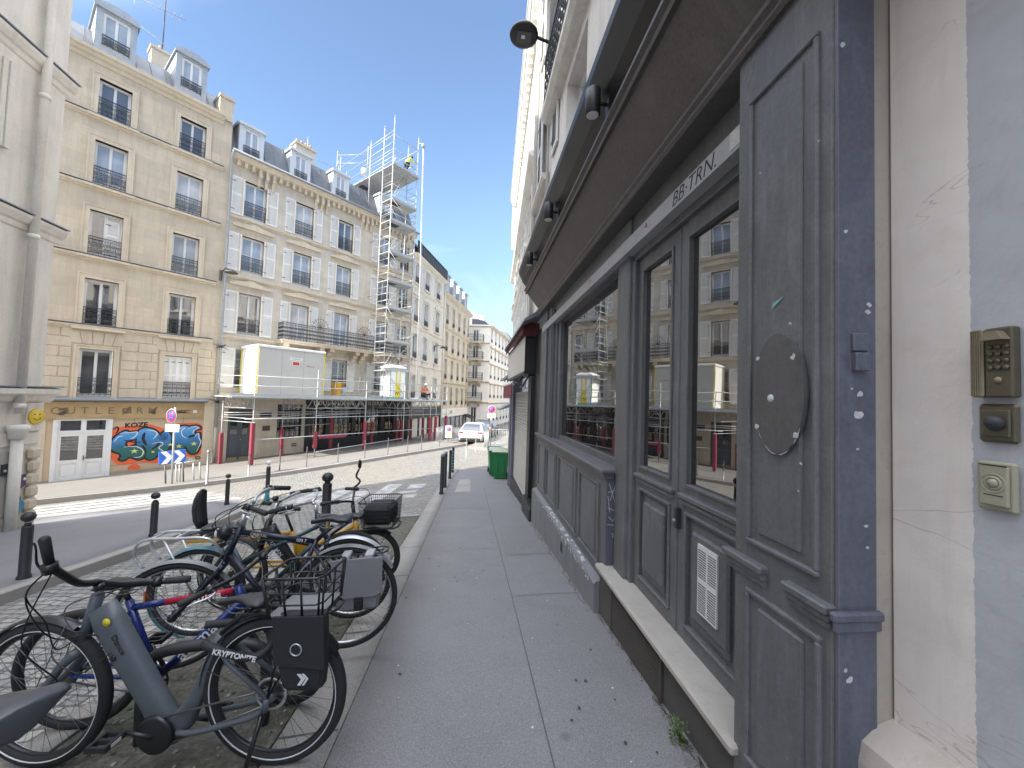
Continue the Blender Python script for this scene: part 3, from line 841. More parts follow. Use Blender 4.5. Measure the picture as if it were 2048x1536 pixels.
def stroke(mb, pts, wd, y, taper=True):
    P = smoothline(pts, 6); n = len(P); L_, R_ = [], []
    for i in range(n):
        a, b = Vector(P[max(i-1, 0)]), Vector(P[min(i+1, n-1)]); t_ = (b-a).normalized()
        k = wd/2*(min(1, 3*min(i, n-1-i)/n+.35) if taper else 1)
        L_.append((P[i][0]-t_.y*k, y, P[i][1]+t_.x*k)); R_.append((P[i][0]+t_.y*k, y, P[i][1]-t_.x*k))
    for i in range(n-1): mb.quad(R_[i], R_[i+1], L_[i+1], L_[i])
def layer(mb, pts, y, mat):
    mb.use(mat); mb.poly([(x, y, z) for x, z in pts])
# pixel outlines in the photograph's close-up (3.072 px per pixel, offset 500) mapped on to the wall plane
import numpy as _np
_H = []
for (px, py, s_, z_) in [(216.5, 846.7, 3.09, -.09), (403.6, 840, 6.51, -.02), (216, 950, 3.21, -2.41), (404, 925, 6.62, -2.23)]:
    _H.append([px, py, 1, 0, 0, 0, -s_*px, -s_*py, s_]); _H.append([0, 0, 0, px, py, 1, -z_*px, -z_*py, z_])
_H = _np.array(_H); _hs = _np.linalg.solve(_H[:, :8], _H[:, 8])
def gw(cx, cy):
    x, y = cx/3.072, cy/3.072+500; d = _hs[6]*x+_hs[7]*y+1
    return (float((_hs[0]*x+_hs[1]*y+_hs[2])/d), float((_hs[3]*x+_hs[4]*y+_hs[5])/d))
letters = [
 [(800, 1120), (770, 1112), (720, 1140), (690, 1170), (678, 1210), (700, 1235), (740, 1250), (745, 1270), (735, 1285), (760, 1290), (800, 1270), (850, 1285), (885, 1270), (890, 1235), (865, 1205), (830, 1200), (790, 1215), (770, 1200), (775, 1175), (800, 1165), (830, 1160), (850, 1140), (835, 1115)],
 [(840, 1180), (850, 1120), (870, 1100), (910, 1095), (955, 1110), (985, 1150), (960, 1195), (945, 1200), (1000, 1190), (1005, 1235), (960, 1240), (935, 1285), (895, 1275), (900, 1230), (880, 1200), (850, 1205)],
 [(985, 1140), (1010, 1115), (1040, 1125), (1050, 1170), (1035, 1215), (1010, 1245), (965, 1262), (945, 1282), (940, 1250), (970, 1225), (990, 1200), (975, 1170)],
 [(1060, 1120), (1090, 1090), (1135, 1080), (1165, 1092), (1140, 1110), (1130, 1150), (1150, 1165), (1145, 1190), (1125, 1220), (1110, 1262), (1060, 1268), (1050, 1240), (1065, 1200), (1055, 1160)],
 [(1125, 1150), (1150, 1095), (1190, 1080), (1222, 1085), (1228, 1098), (1200, 1105), (1195, 1130), (1225, 1125), (1228, 1150), (1240, 1175), (1225, 1210), (1205, 1245), (1170, 1248), (1145, 1215), (1135, 1190)],
]
LT = [smoothloop([gw(*p) for p in l], 5) for l in letters]
mb = MB()
halo = smoothloop([gw(*p) for p in [(665, 1160), (690, 1110), (750, 1085), (860, 1075), (930, 1072), (1010, 1095), (1080, 1065), (1160, 1062), (1225, 1066), (1248, 1100), (1252, 1180), (1240, 1240), (1190, 1270), (1130, 1268), (1060, 1300), (940, 1310), (860, 1305), (740, 1322), (690, 1290), (665, 1230)]], 5)
layer(mb, halo, -.0045, GP['orange'])
layer(mb, smoothloop([gw(*p) for p in [(790, 1330), (820, 1315), (855, 1322), (860, 1345), (820, 1360), (785, 1350)]]), -.0045, GP['orange'])
layer(mb, smoothloop([gw(*p) for p in [(1140, 1290), (1200, 1282), (1240, 1290), (1235, 1320), (1150, 1325)]]), -.0046, GP['pale'])
for i, l in enumerate(LT): layer(mb, inflate(l, .075), -.006-.0004*i, GP['black'])
for i, l in enumerate(LT): layer(mb, l, -.0085-.0004*i, GP['fill'])
mb.use(GP['black'])
for ln, wd in [([(890, 1120), (880, 1160), (900, 1200)], .11), ([(760, 1165), (820, 1180), (870, 1178)], .05), ([(1155, 1150), (1185, 1140), (1195, 1142)], .12), ([(985, 1180), (960, 1205), (930, 1225)], .08)]:
    stroke(mb, [gw(*p) for p in ln], wd, -.0112)
for r in (.17, .10, .05):
    c = gw(1003, 1145); mb.tube([(c[0]+r*math.cos(a), -.0112, c[1]+r*math.sin(a)) for a in [2*math.pi*k/16 for k in range(16)]], .013, 4, True)
mb.use(GP['white'])
for ln in [[(740, 1125), (800, 1120), (845, 1118), (830, 1145), (800, 1160)], [(760, 1210), (840, 1208), (880, 1235), (865, 1268), (820, 1275)], [(900, 1105), (950, 1112), (965, 1130), (940, 1160)], [(930, 1190), (985, 1180), (1000, 1192), (975, 1215), (1000, 1235), (990, 1260)],
           [(1090, 1098), (1135, 1092), (1115, 1110), (1120, 1140), (1145, 1155)], [(1150, 1100), (1195, 1085), (1215, 1092), (1188, 1110), (1185, 1128)], [(1195, 1150), (1215, 1125), (1222, 1160), (1232, 1180), (1205, 1240)], [(700, 1180), (725, 1150), (760, 1140)]]:
    stroke(mb, [gw(*p) for p in ln], .03, -.0122)
mb.use(GP['yellow'])
for (cx, cy, r) in [(825, 1235, .16), (940, 1240, .09), (1045, 1195, .12), (1098, 1205, .14), (1190, 1190, .16), (880, 1245, .06)]:
    c = gw(cx, cy); pts = []
    for k in range(10):
        a = math.pi/2 + k*math.pi/5; q = r if k % 2 == 0 else r*.36; pts.append((c[0]+q*math.cos(a), -.0126, c[1]+q*.8*math.sin(a)))
    mb.poly(pts)
# tag KOZE and small marks
mb2 = text_mb(GP['black'], "KOZE", .3, basis((4.03, -.007, -.2), (1, 0, .02), (0, 0, 1)), .001, mb, bold=.012)
mb.use(GP['black']); c = gw(690, 1105); stroke(mb, [c, (c[0]+.16, c[1]+.13), (c[0]+.2, c[1]-.02), (c[0]+.12, c[1]-.18)], .06, -.008)
c = gw(1213, 1275); mb.tube([(c[0]+.1*math.cos(a), -.007, c[1]+.07*math.sin(a)) for a in [2*math.pi*k/8 for k in range(8)]], .022, 4, True)
text_mb(GP['white'], "3C", .22, basis((6.16, -.008, -2.02), (1, 0, 0), (0, 0, 1)), .001, mb)
T.part('graffiti', mb)
# antenna on the chimney
A = Thing('tv_antenna', 'thin television antenna standing on the tan building chimney', 'antenna', (4.6, 3.7, 20.34), FL)
mb = MB().use(M['iron']); mb.tube([(4.62, 3.7, 20.34), (4.62, 3.7, 24.2)], .025, 6); A.part('mast', mb)
mb = MB().use(M['zinc_light'])
mb.tube([(3.4, 3.7, 22.6), (5.5, 3.7, 23.0)], .02, 5); mb.tube([(3.5, 3.4, 21.0), (6.2, 4.0, 20.7)], .02, 5)
for k in range(7): mb.tube([(3.5+.3*k, 3.4, 22.62+.06*k), (3.5+.3*k, 4.0, 22.62+.06*k)], .012, 4)
mb.tube([(3.4, 3.7, 22.6), (3.4, 3.7, 21.9)], .014, 4)
A.part('aerial', mb)

# ------------------------------------------------------------------ the building with shutters
T = Thing('shuttered_building', 'long beige stone apartment building with cream louvred shutters above a black bakery front', 'building', (7.05, 0, -2.4), FL)
COLS = [(7.8, 8.9, .6), (10.53, 11.62, .56), (13.3, 14.35, .55), (16.5, 17.45, .6), (18.35, 19.15, .0)]
ZF = [(1.75, 3.85), (4.75, 7.02), (8.25, 10.25), (11.35, 13.38)]
SH0 = 11.75
ops = []
for (a, b, sw) in COLS:
    for z0, z1 in ZF: ops.append((a, b, z0, z1))
ops += [(7.65, 8.8, -3, .58), (10.12, 11.56, -1.2, .83)]
mb = MB().use(M['stone_beige'])
wall_open(mb, 7.05, 19.65, 1.2, 14.3, ops)
wall_open(mb, 7.05, SH0, -4, 1.2, ops)
mb.box(19.45, .0, -3, 19.65, 9, 14.3); mb.box(SH0, .35, -4, 19.65, .4, 1.2)
T.part('wall', mb)
mb = MB().use(M['stone_trim'])
for z in (11.05, 7.78, 4.4): moulding(mb, 7.05, 19.6, z-.05, STR)
moulding(mb, 7.05, 19.6, 1.2, [(0, 0), (.08, .02), (.14, .14), (.1, .2), (0, .24)])
for a, b, sw in COLS:
    for z0, z1 in ZF[1:]:
        surround(mb, a, b, z0, z1, .1, .02)
    for z in (7.62, 10.86):     # flat pediments over the windows
        mb.prism([(a-.5, z-.2), (b+.5, z-.2), (b+.5, z-.1), ((a+b)/2, z+.14), (a-.5, z-.1)], -.17, .01, 'xz')
for z in [1.5 + .36*k for k in range(8)]: mb.box(7.08, -.02, z, 19.6, .005, z+.02)
T.part('string_course', mb)
mb = MB().use(M['stone_trim']); moulding(mb, 7.05, 19.62, 14.1, [(0, 0), (.05, .02), (.08, .12), (.3, .2), (.36, .3), (.44, .36), (.46, .46), (0, .5)])
x = 7.3
k = 0
while x < 19.4:
    mb.box(x, -.26, 13.98, x+.14, .0, 14.28)
    if k % 9 in (3, 4, 5): mb.prism([(0, 13.3), (-.1, 13.35), (-.14, 13.7), (-.3, 13.8), (-.3, 13.98), (0, 13.98)], x, x+.15, 'yz')
    x += .36; k += 1
T.part('cornice', mb)
for ci, (a, b, sw) in enumerate(COLS):
    for fi, (z0, z1) in enumerate(ZF):
        sh = 'LR' if sw else None
        if fi == 0 and ci == 0: sh = 'L'
        add_window(T, a, b, z0, z1, gm='glass' if (ci*2+fi) % 3 == 1 else 'glass_curtain', bars=1 if (fi in (0, 2) or ci > 2) else 0, shut=sh, sh_w=sw or .5, rail=.82 if not (fi == 1 and ci) else 0, rstyle=1)
# long balcony on consoles
mb = MB().use(M['stone_trim']); mb.box(9.8, -.85, 4.46, 18.7, -.14, 4.68); mb.box(9.75, -.9, 4.6, 18.75, -.14, 4.66)
for x in (9.95, 12.1, 12.75, 14.55, 15.15, 16.1, 17.9, 18.4):
    mb.prism([(-.0, 3.75), (-.12, 3.72), (-.2, 3.95), (-.38, 4.0), (-.45, 4.2), (-.75, 4.26), (-.78, 4.46), (0, 4.46)], x, x+.3, 'yz')
bal = T.part('balcony', mb)
n = 8
T.inst('railing', railing_mesh(8.86, 1.02, 2), (9.82, -.83, 4.68), bal)
rs = railing_mesh(.66, 1.02, 2)
T.inst('railing', rs, (9.84, -.82, 4.68), bal, rotz=R(90)); T.inst('railing', rs, (18.66, -.82, 4.68), bal, rotz=R(90))
for x in (12.15, 15.25):      # spiked fans between flats
    mb = MB().use(M['iron'])
    for k in range(9):
        a = R(12+k*19.5); mb.tube([(x, -.55, 5.68), (x+.62*math.cos(a), -.55, 5.68+.72*math.sin(a))], .012, 4)
    mb.tube([(x+.5*math.cos(R(12+k*15)), -.55, 5.68+.6*math.sin(R(12+k*15))) for k in range(11)], .012, 4)
    T.part('spike_fan', mb, bal)
# mansard
mb = MB().use(M['zinc']); mansard(mb, 7.06, 19.64, 14.56, 2.15, .95, 2.6, 5.0); mb.box(7.06, 4.9, 14.6, 19.6, 5.1, 17.1)
ro_ = T.part('roof', mb)
mb = MB().use(M['lead']); mb.tube([(7.0, -.5, 14.6), (19.7, -.5, 14.6)], .07, 8); T.part('gutter', mb, ro_)
mb = MB().use(M['stone_trim']); mb.box(11.4, 2.6, 16.8, 12.7, 3.3, 18.6); mb.box(11.32, 2.52, 18.6, 12.78, 3.38, 18.72)
mb.use(M['brick_pot'])
for x in (11.6, 11.9, 12.2, 12.5): mb.lathe([(.1, 0), (.085, .4)], (x, 2.95, 18.72), 8)
T.part('chimney', mb, ro_)
for a, b in ((7.62, 8.42), (10.35, 11.1), (13.0, 13.72), (16.6, 17.3)):
    dormer(T, a, b, 14.85, 16.4, .08, 2.2, M['zinc_light'], pm('dormer_paint', (.52, .55, .58), .5, .05) if 'dormer_paint' not in bpy.data.materials else bpy.data.materials['dormer_paint'], arch=False)
# carriage door
DG = pm('dark_slate_door_paint', (.085, .10, .12), .5, .15, 3)
mb = MB().use(DG)
mb.box(7.65, .1, -2.3, 8.8, .16, .58)
for x0, x1 in ((7.68, 8.2), (8.25, 8.77)):
    mb.box(x0, .06, -2.3, x1, .1, .15); mb.bbox(x0+.09, .035, -2.05, x1-.09, .06, -1.35, .02); mb.bbox(x0+.09, .035, -1.2, x1-.09, .06, -.95, .02)
mb.use(M['glass'])
for x0 in (7.78, 8.35): mb.box(x0, .05, -.85, x0+.32, .058, .05)
mb.use(DG); mb.box(8.2, .02, -2.3, 8.25, .1, .15); mb.box(7.65, .03, .15, 8.8, .1, .24)
do = T.part('door', mb)
mb = MB().use(pm('brass', (.55, .42, .2), .35, .1, 3, metal=.8)); mb.box(7.7, .03, -2.28, 8.18, .058, -2.12); mb.box(8.27, .03, -2.28, 8.75, .058, -2.12); mb.sphere((8.3, .02, -1.15), .035)
T.part('kick_plate', mb, do)
mb = MB().use(M['iron']); a, b, z0, z1 = 10.12, 11.56, -1.2, .83
for k in range(6): mb.box(a+.02+k*(b-a-.06)/5, .08, z0, a+.05+k*(b-a-.06)/5, .11, z1)
for k in range(6): mb.box(a, .085, z0+.01+k*(z1-z0-.04)/5, b, .105, z0+.035+k*(z1-z0-.04)/5)
wo = T.part('window', mb); mb = MB().use(M['glass']); mb.box(a, .2, z0, b, .22, z1); T.part('pane', mb, wo)
mb = MB().use(pm('brown_plaque', (.09, .06, .045), .4)); mb.box(9.35, -.03, -.72, 9.75, .0, -.42)
mb.use(pm('blue_plate', (.02, .035, .10), .4)); mb.box(9.2, -.03, .1, 9.8, .0, .34)
T.part('plaque', mb)
mb = MB().use(M['iron'])
for k in range(2): mb.box(11.0, -.012, -1.75+.12*k, 11.3, .0, -1.68+.12*k)
T.part('air_vent', mb)
# black bakery front under the deck
BK = pm('black_shopfront_paint', (.016, .016, .017), .45, .2, 3)
mb = MB().use(BK)
mb.box(SH0, -.12, .55, 19.9, .1, 1.25); mb.box(SH0-.05, -.2, 1.2, 19.95, .0, 1.3); mb.box(SH0, -.06, -3.2, 19.64, .1, -1.35)
for x in (SH0, 13.05, 14.9, 15.75, 17.2, 18.3, 19.35): mb.box(x, -.08, -1.35, x+.28, .1, .55)
sf = T.part('shopfront', mb)
mb = MB().use(M['glass'])
mb.box(SH0+.2, .12, -1.4, 19.6, .14, .56)
T.part('pane', mb, sf)
mb = MB().use(BK)
for x in [12.2+.36*k for k in range(20)]: mb.box(x, .02, -1.35, x+.035, .06, .55)
for z in (-.75, -.1): mb.box(SH0+.28, .015, z, 19.4, .055, z+.035)
mb.use(pm('warm_shelf_goods', (.42, .30, .17), .7, .4, 8))
for k in range(14): mb.box(12.2+.5*k, .08, -1.0+.02*(k % 3), 12.5+.5*k, .11, -.55+.1*(k % 2))
T.part('glazing_bar', mb, sf)
mb = text_mb(pm('gilt_lettering', (.62, .56, .42), .5), "BOULANGERIE  PATISSERIE", .40, basis((14.75, -.125, .93), (1, 0, 0), (0, 0, 1)), .006, spacing=1.08)
T.part('lettering', mb, sf)

# gutter pipe between the two buildings, with spiked collars
D = Thing('rain_pipe', 'grey zinc rain pipe with spiked collars on the seam beside the graffiti wall', 'pipe', (7.05, -.12, -2.3), FL)
mb = MB().use(M['zinc_light']); mb.tube([(7.02, -.5, 14.55), (7.05, -.14, 14.0), (7.08, -.14, 8), (7.08, -.14, -.4)], .055, 8)
D.part('pipe', mb)
mb = MB().use(pm('cast_iron_grey', (.42, .39, .34), .7)); mb.tube([(7.08, -.14, -.4), (7.08, -.14, -2.25)], .07, 8); D.part('boot', mb)
for zz in (3.9, .95):
    mb = MB().use(M['iron'])
    for k in range(11):
        a = 2*math.pi*k/11; mb.tube([(7.08+.05*math.cos(a), -.14+.05*math.sin(a), zz), (7.08+.33*math.cos(a), -.14+.3*math.sin(a), zz + (.12 if k % 2 else -.12))], .014, 4)
    mb.lathe([(.09, -.06), (.09, .06)], (7.08, -.14, zz), 8)
    D.part('spiked_collar', mb)
# ------------------------------------------------------------------ left corner building (facade towards our street)
def frame_az(az, o):
    u = Vector((math.sin(az), math.cos(az), 0)); v = Vector((-math.cos(az), math.sin(az), 0))
    return Matrix(((u.x, v.x, 0, o[0]), (u.y, v.y, 0, o[1]), (0, 0, 1, 0), (0, 0, 0, 1)))
C0 = (-9.1, 9.13)
F0 = frame_az(R(-7), C0)
T = Thing('corner_building', 'pale grey corner building with painted rain pipe and projecting cornices', 'building', (0, 0, -1.4), F0)
mb = MB().use(M['plaster_grey'])
ops = [(-3.1, -1.45, 6.0, 7.5), (-3.1, -1.45, 9.1, 11.6), (-3.1, -1.45, 12.4, 15), (-3.1, -1.45, 2.2, 4.4)]
wall_open(mb, -26, 0, -4, 16.6, ops, 0, .3)
# side towards the other street, back and top
sa = R(42.5+180)
side = Vector((math.sin(sa), math.cos(sa), 0)); q = F0.inverted() @ (Vector((C0[0], C0[1], 0)) + side*24)
mb.quad((0, 0, -4), (0, 0, 16.6), (q.x, q.y, 16.6), (q.x, q.y, -4))
mb.quad((-26, 0, -4), (q.x, q.y, -4), (q.x, q.y, 16.6), (-26, 0, 16.6))
mb.poly([(0, 0, 16.6), (-26, 0, 16.6), (q.x, q.y, 16.6)])
T.part('wall', mb)
mb = MB().use(M['plaster_grey'])
CP = [(0, 0), (.03, .03), (.05, .12), (.09, .16), (.14, .26), (.15, .32), (0, .36)]
moulding(mb, -26, .13, 7.9, CP); moulding(mb, -26, .13, 4.62, CP); moulding(mb, -26, .2, 1.2, [(0, 0), (.06, .05), (.1, .14), (.2, .2), (.2, .3), (0, .34)])
mb.bbox(-.35, -.06, .62, .0, .01, 1.2, .01); mb.bbox(-26, -.03, .35, -.02, .01, .60, .01)
for o in ops:
    for i in range(3): mb.box(o[1]+.03+i*.1, -.05-.025*i, o[2], o[1]+.12+i*.1, .02, o[3]+.15)
T.part('cornice', mb)
mb = MB().use(M['lead'])
for z in (8.25, 4.97, 1.53): mb.box(-26, -.17 if z > 2 else -.22, z, .15 if z > 2 else .22, 0, z+.02)
T.part('flashing', mb)
mb = MB().use(M['stone_trim'])
for i in range(7):
    mb.bbox(-.26+.02*(i % 2), -.1, .28-.26*i-.24, .0, .01, .28-.26*i, .05)
T.part('quoin', mb)
mb = MB().use(pm('grey_plinth_render', (.40, .38, .34), .9, .15, 2, .2)); mb.box(-26, -.05, -4, -.02, .01, -1.05); mb.bbox(-2.2, -.03, -1.05, -.52, .02, .28, .02); T.part('plinth', mb)
for i, o in enumerate(ops): add_window(T, *o, gm='glass', rail=0, rec=.22)
mb = MB().use(M['plaster_grey']); mb.tube([(-.58, -.12, 16.6), (-.58, -.12, 1.0)], .07, 12)
for z in (7.4, 4.5, 1.1, 10): mb.lathe([(.075, 0), (.092, .03), (.092, .07), (.075, .1)], (-.58, -.12, z), 12)
mb.lathe([(.1, 0), (.13, .02), (.13, .14), (.16, .18), (.16, .26), (.1, .28)], (-.58, -.12, .5), 12); mb.tube([(-.58, -.12, .6), (-.58, -.12, -1.6)], .085, 12)
T.part('rain_pipe', mb)
D = Thing('round_plaque', 'plain yellow round ceramic face plaque on the corner of the grey building', 'plaque', (-.16, -.06, .92), F0)
mb = MB().use(pm('yellow_glaze', (.72, .50, .03), .35, .08, 5)); mb.lathe([(.165, 0), (.165, -.018), (.155, -.026)], (-.17, -.062, .92), 28, 'y'); D.part('disc', mb)
mb = MB().use(GP['black'])
for dx in (-.05, .05): mb.lathe([(.014, -.027), (.014, -.029)], (-.17+dx, -.062, .965), 10, 'y')
mb.tube([(-.17+.08*math.cos(R(a)), -.0905, .92+.07*math.sin(R(a))) for a in range(205, 336, 13)], .006, 4)
D.part('face', mb)
mb = MB()
for pts, m_ in (([(-.42, -.26), (-.26, -.24), (-.26, -.46), (-.34, -.52), (-.43, -.48)], pm('violet_tile', (.05, .035, .10), .5)),
                ([(-.5, -.85), (-.36, -.78), (-.34, -.68), (-.3, -.8), (-.22, -.84), (-.2, -.98), (-.3, -.95), (-.36, -1.04), (-.44, -1.02), (-.46, -1.2), (-.52, -1.18)], pm('teal_tile', (.04, .22, .33), .5))):
    mb.use(m_); mb.prism(pts, -.055, -.03, 'xz')
mb.use(GP['white']); mb.lathe([(.03, -.056), (.03, -.058)], (-.29, 0, -.34), 10, 'y')
single('mosaic_tiles', mb, 'dark violet and teal mosaic tile shapes stuck on the corner wall', 'mosaic', (-.35, -.03, -.6), F0)
D = Thing('intercom_box', 'small dark wall box beside the rain pipe on the corner building', 'intercom', (-.62, -.03, -.05), F0)
mb = MB().use(M['iron']); mb.box(-.74, -.055, -.2, -.64, -.02, .02); D.part('case', mb)
mb = MB().use(M['zinc_light']); mb.lathe([(.03, -.056), (.025, -.075)], (-.69, 0, -.11), 12, 'y'); D.part('button', mb)

# ------------------------------------------------------------------ next buildings where the street turns
F3 = frame_az(A3, (E2.x, E2.y))
T = Thing('white_building', 'tall white plastered building with pedimented windows behind the scaffold', 'building', (0, 0, -1.9), F3)
ZF3 = [(1.4, 3.3), (4.68, 6.7), (7.68, 9.7), (10.88, 12.6)]
WS = [(.4, 1.3), (2.6, 3.6), (5.55, 6.55)]
ops = [(a, b, c, d) for a, b in WS for c, d in ZF3]
mb = MB().use(M['stone_white']); wall_open(mb, 0, 7.95, -3.5, 13.1, ops); mb.quad((7.95, 0, -3), (7.95, 9, -3), (7.95, 9, 14), (7.95, 0, 13.1)); mb.quad((0, 9, -3), (0, 0, -3), (0, 0, 14.6), (0, 9, 14.6))
T.part('wall', mb)
mb = MB().use(M['stone_white'])
moulding(mb, 0, 8.0, 12.9, [(0, 0), (.08, .04), (.3, .2), (.34, .3), (0, .34)])
for z in (10.4, 7.2, 4.1, .7): moulding(mb, 0, 7.95, z, [(0, 0), (.07, .04), (.1, .14), (0, .18)])
for a, b in WS:
    for i, z in enumerate((9.75,)):
        mb.prism([(a-.35, z+.1), (b+.35, z+.1), (b+.35, z+.2), ((a+b)/2, z+.55), (a-.35, z+.2)], -.14, .01, 'xz')
    for c, d in ZF3: surround(mb, a, b, c, d, .1, .03); mb.box(a-.2, -.18, c-.14, b+.2, 0, c-.03)
    mb.box(a-.15, -.12, 4.1, b+.15, 0, 4.5)
T.part('string_course', mb)
for a, b in WS:
    for c, d in ZF3: add_window(T, a, b, c, d, gm='glass_curtain', rail=.5, shut='LR' if c > 2 else None, sh_w=.45)
mb = MB().use(pm('dark_green_awning_board', (.05, .05, .045), .6)); mb.box(0.1, -.3, 13.3, 7.8, -.25, 14.1)
for k in range(14): mb.box(.1+.55*k, -.32, 13.3, .14+.55*k, -.24, 14.2)
mb.box(.1, -.33, 14.15, 7.8, -.24, 14.22); T.part('roof_railing', mb)
mb = MB().use(M['zinc']); mb.box(0, 1.0, 13, 7.95, 6, 14.4); mb.box(-.1, .6, 14.4, 8.0, 6, 14.6); mb.use(M['stone_white']); mb.box(.4, 3, 14.6, 2.4, 3.8, 16.4); mb.use(M['brick_pot'])
for k in range(4): mb.lathe([(.13, 0), (.1, .45)], (.7+.45*k, 3.4, 16.4), 7)
T.part('roof', mb)
mb = MB().use(BK); mb.box(.0, -.1, -.3, 7.9, .1, .65)
for x in (0, 2.2, 4.4, 5.4, 7.6): mb.box(x, -.06, -3, x+.3, .1, -.3)
T.part('shopfront', mb)
mb = MB().use(M['glass']); mb.box(.3, .02, -2.8, 7.6, .04, -.3); T.part('pane', mb)
mb = MB().use(M['stone_white']); mb.tube([(7.85, -.12, 13), (7.85, -.12, -1.5)], .06, 6); T.part('rain_pipe', mb)

T = Thing('cream_building', 'cream stone building with tall windows and dark shopfront at the street bend', 'building', (8.0, 0, -1.9), F3)
ZF4 = [(.7, 2.6), (3.45, 5.5), (6.3, 8.3), (9.1, 11.2)]
WS = [(8.7, 9.5), (10.9, 11.7), (13.1, 13.9), (15.3, 16.1), (17.2, 17.75)]
ops = [(a, b, c, d) for a, b in WS for c, d in ZF4]
mb = MB().use(M['stone_cream']); wall_open(mb, 7.96, 18.0, -.5, 12.0, ops); mb.quad((18, 0, -3), (18, 10, -3), (18, 10, 12), (18, 0, 12)); mb.box(7.97, .1, -3, 18, .2, -.5)
T.part('wall', mb)
mb = MB().use(M['stone_cream']); moulding(mb, 7.96, 18.3, 11.75, [(0, 0), (.1, .05), (.35, .25), (.45, .4), (0, .5)])
for z in (8.6, 5.75, 2.95): moulding(mb, 7.96, 18.2, z, [(0, 0), (.12, .05), (.2, .18), (0, .24)])
for z in [-.3 + .33*k for k in range(10)]: mb.box(7.96, -.02, z, 18, .005, z+.02)
for a, b in WS:
    for c, d in ZF4: mb.box(a-.14, -.1, c-.14, b+.14, 0, c-.02); mb.box(a-.12, -.03, c, a-.02, 0, d+.1); mb.box(b+.02, -.03, c, b+.12, 0, d+.1)
T.part('cornice', mb)
for i, (a, b) in enumerate(WS):
    for c, d in ZF4: add_window(T, a, b, c, d, gm='glass_curtain' if (i+int(c)) % 2 else 'glass', rail=.45, rec=.22)
mb = MB().use(M['zinc']); mansard(mb, 7.98, 18.0, 12.3, 1.9, 1.1, 2.4, 4); rr_ = T.part('roof', mb)
for a in (8.9, 11.2, 13.6, 16.0): dormer(T, a, a+.75, 12.7, 14.1, .1, 2.0, M['zinc_light'], M['zinc_light'], arch=False, rail=False)
mb = MB().use(M['stone_pale']); mb.box(7.96, -.16, -.5, 18, .0, .35); sf = T.part('fascia', mb)
mb = text_mb(M['iron'], "CAFE", .5, basis((11, -.165, -.06), (1, 0, 0), (0, 0, 1)), .004); T.part('lettering', mb, sf)
mb = MB().use(pm('brown_shop_joinery', (.10, .05, .035), .5))
for x in (8.1, 9.8, 11.5, 13.2, 14.9, 16.6, 17.8): mb.box(x, -.05, -3, x+.18, .05, -.5)
mb.box(8.1, -.04, -3, 18, .05, -1.9); sf = T.part('shopfront', mb)
mb = MB().use(M['glass_curtain']); mb.box(8.2, .02, -1.95, 17.9, .03, -.5); T.part('pane', mb, sf)
mb = MB().use(BK); mb.prism([(0, -.35), (-1.1, -.85), (-1.1, -.95), (0, -.5)], 16.2, 18.2, 'yz'); T.part('awning', mb)

# corner building with balconies, closing the view
F5 = frame_az(R(97), (-2.6, 51.2))
T = Thing('balcony_building', 'white rounded corner building with stacked iron balconies closing the street', 'building', (0, 0, -2), F5)
ZF5 = [(-1.9, .4), (1.6, 3.4), (4.0, 6.0), (6.8, 8.5), (9.0, 10.6)]
ops = [(2.3, 3.1, c, d) for c, d in ZF5] + [(.5, 1.1, c, d) for c, d in ZF5[1:]]
mb = MB().use(M['stone_pale']); wall_open(mb, -3, 4.6, -3, 11.2, ops); mb.box(-2, .4, 11.2, 3.6, 5, 12.6); mb.box(-3, .0, 11.19, 4.6, 8, 11.3)
A5 = R(16); dv = Vector((math.sin(A5), math.cos(A5), 0))
T.part('wall', mb)
mb = MB().use(M['stone_trim'])
for z in (10.95, 8.75, 6.35, 3.6, .9): moulding(mb, -3, 4.65, z, [(0, 0), (.1, .03), (.2, .15), (0, .2)])
T.part('cornice', mb)
for o in ops: add_window(T, *o, gm='glass', rail=0)
for z in (1.35, 3.95, 6.7, 8.95):
    mb = MB().use(M['stone_trim']); mb.box(1.6, -.8, z-.2, 3.8, 0, z-.02)
    for x in (1.9, 3.2): mb.prism([(0, z-.9), (-.3, z-.7), (-.65, z-.4), (-.7, z-.2), (0, z-.2)], x, x+.3, 'yz')
    b_ = T.part('balcony', mb)
    T.inst('railing', railing_mesh(2.1, .95, 0), (1.65, -.76, z), b_)
    for xx in (1.66, 3.76): T.inst('railing', railing_mesh(.72, .95, 0), (xx, -.74, z), b_, rotz=R(90))
mb = MB().use(M['stone_pale']); mb.box(-1.5, 1, 12.6, 2.6, 1.6, 13.1); T.part('chimney', mb)
p5 = F5 @ Vector((4.6, 0, 0))
def terrace(name, label, az, o, ln, zt, fl, mat, pitch, ww, zr):
    f = frame_az(az, o); T = Thing(name, label, 'building', (0, 0, -2.3), f)
    n = int(ln/pitch); ops = []
    for k in range(n):
        for c in fl: ops.append((k*pitch+.5, k*pitch+.5+ww, c, c+1.9))
    mb = MB().use(mat); wall_open(mb, 0, ln, -4, zt, ops); mb.quad((ln, 0, -4), (ln, 9, -4), (ln, 9, zt), (ln, 0, zt)); T.part('wall', mb)
    mb = MB().use(M['stone_trim']); moulding(mb, 0, ln, zt-.3, [(0, 0), (.1, .05), (.3, .2), (.35, .3), (0, .35)])
    for c in fl: moulding(mb, 0, ln, c-.75, [(0, 0), (.1, .04), (.16, .14), (0, .18)])
    T.part('cornice', mb)
    for o_ in ops: add_window(T, *o_, gm='glass_curtain', rail=.4)
    mb = MB().use(M['zinc']); mansard(mb, 0, ln, zt, zr*.8, 1.2, zr, 4); T.part('roof', mb)
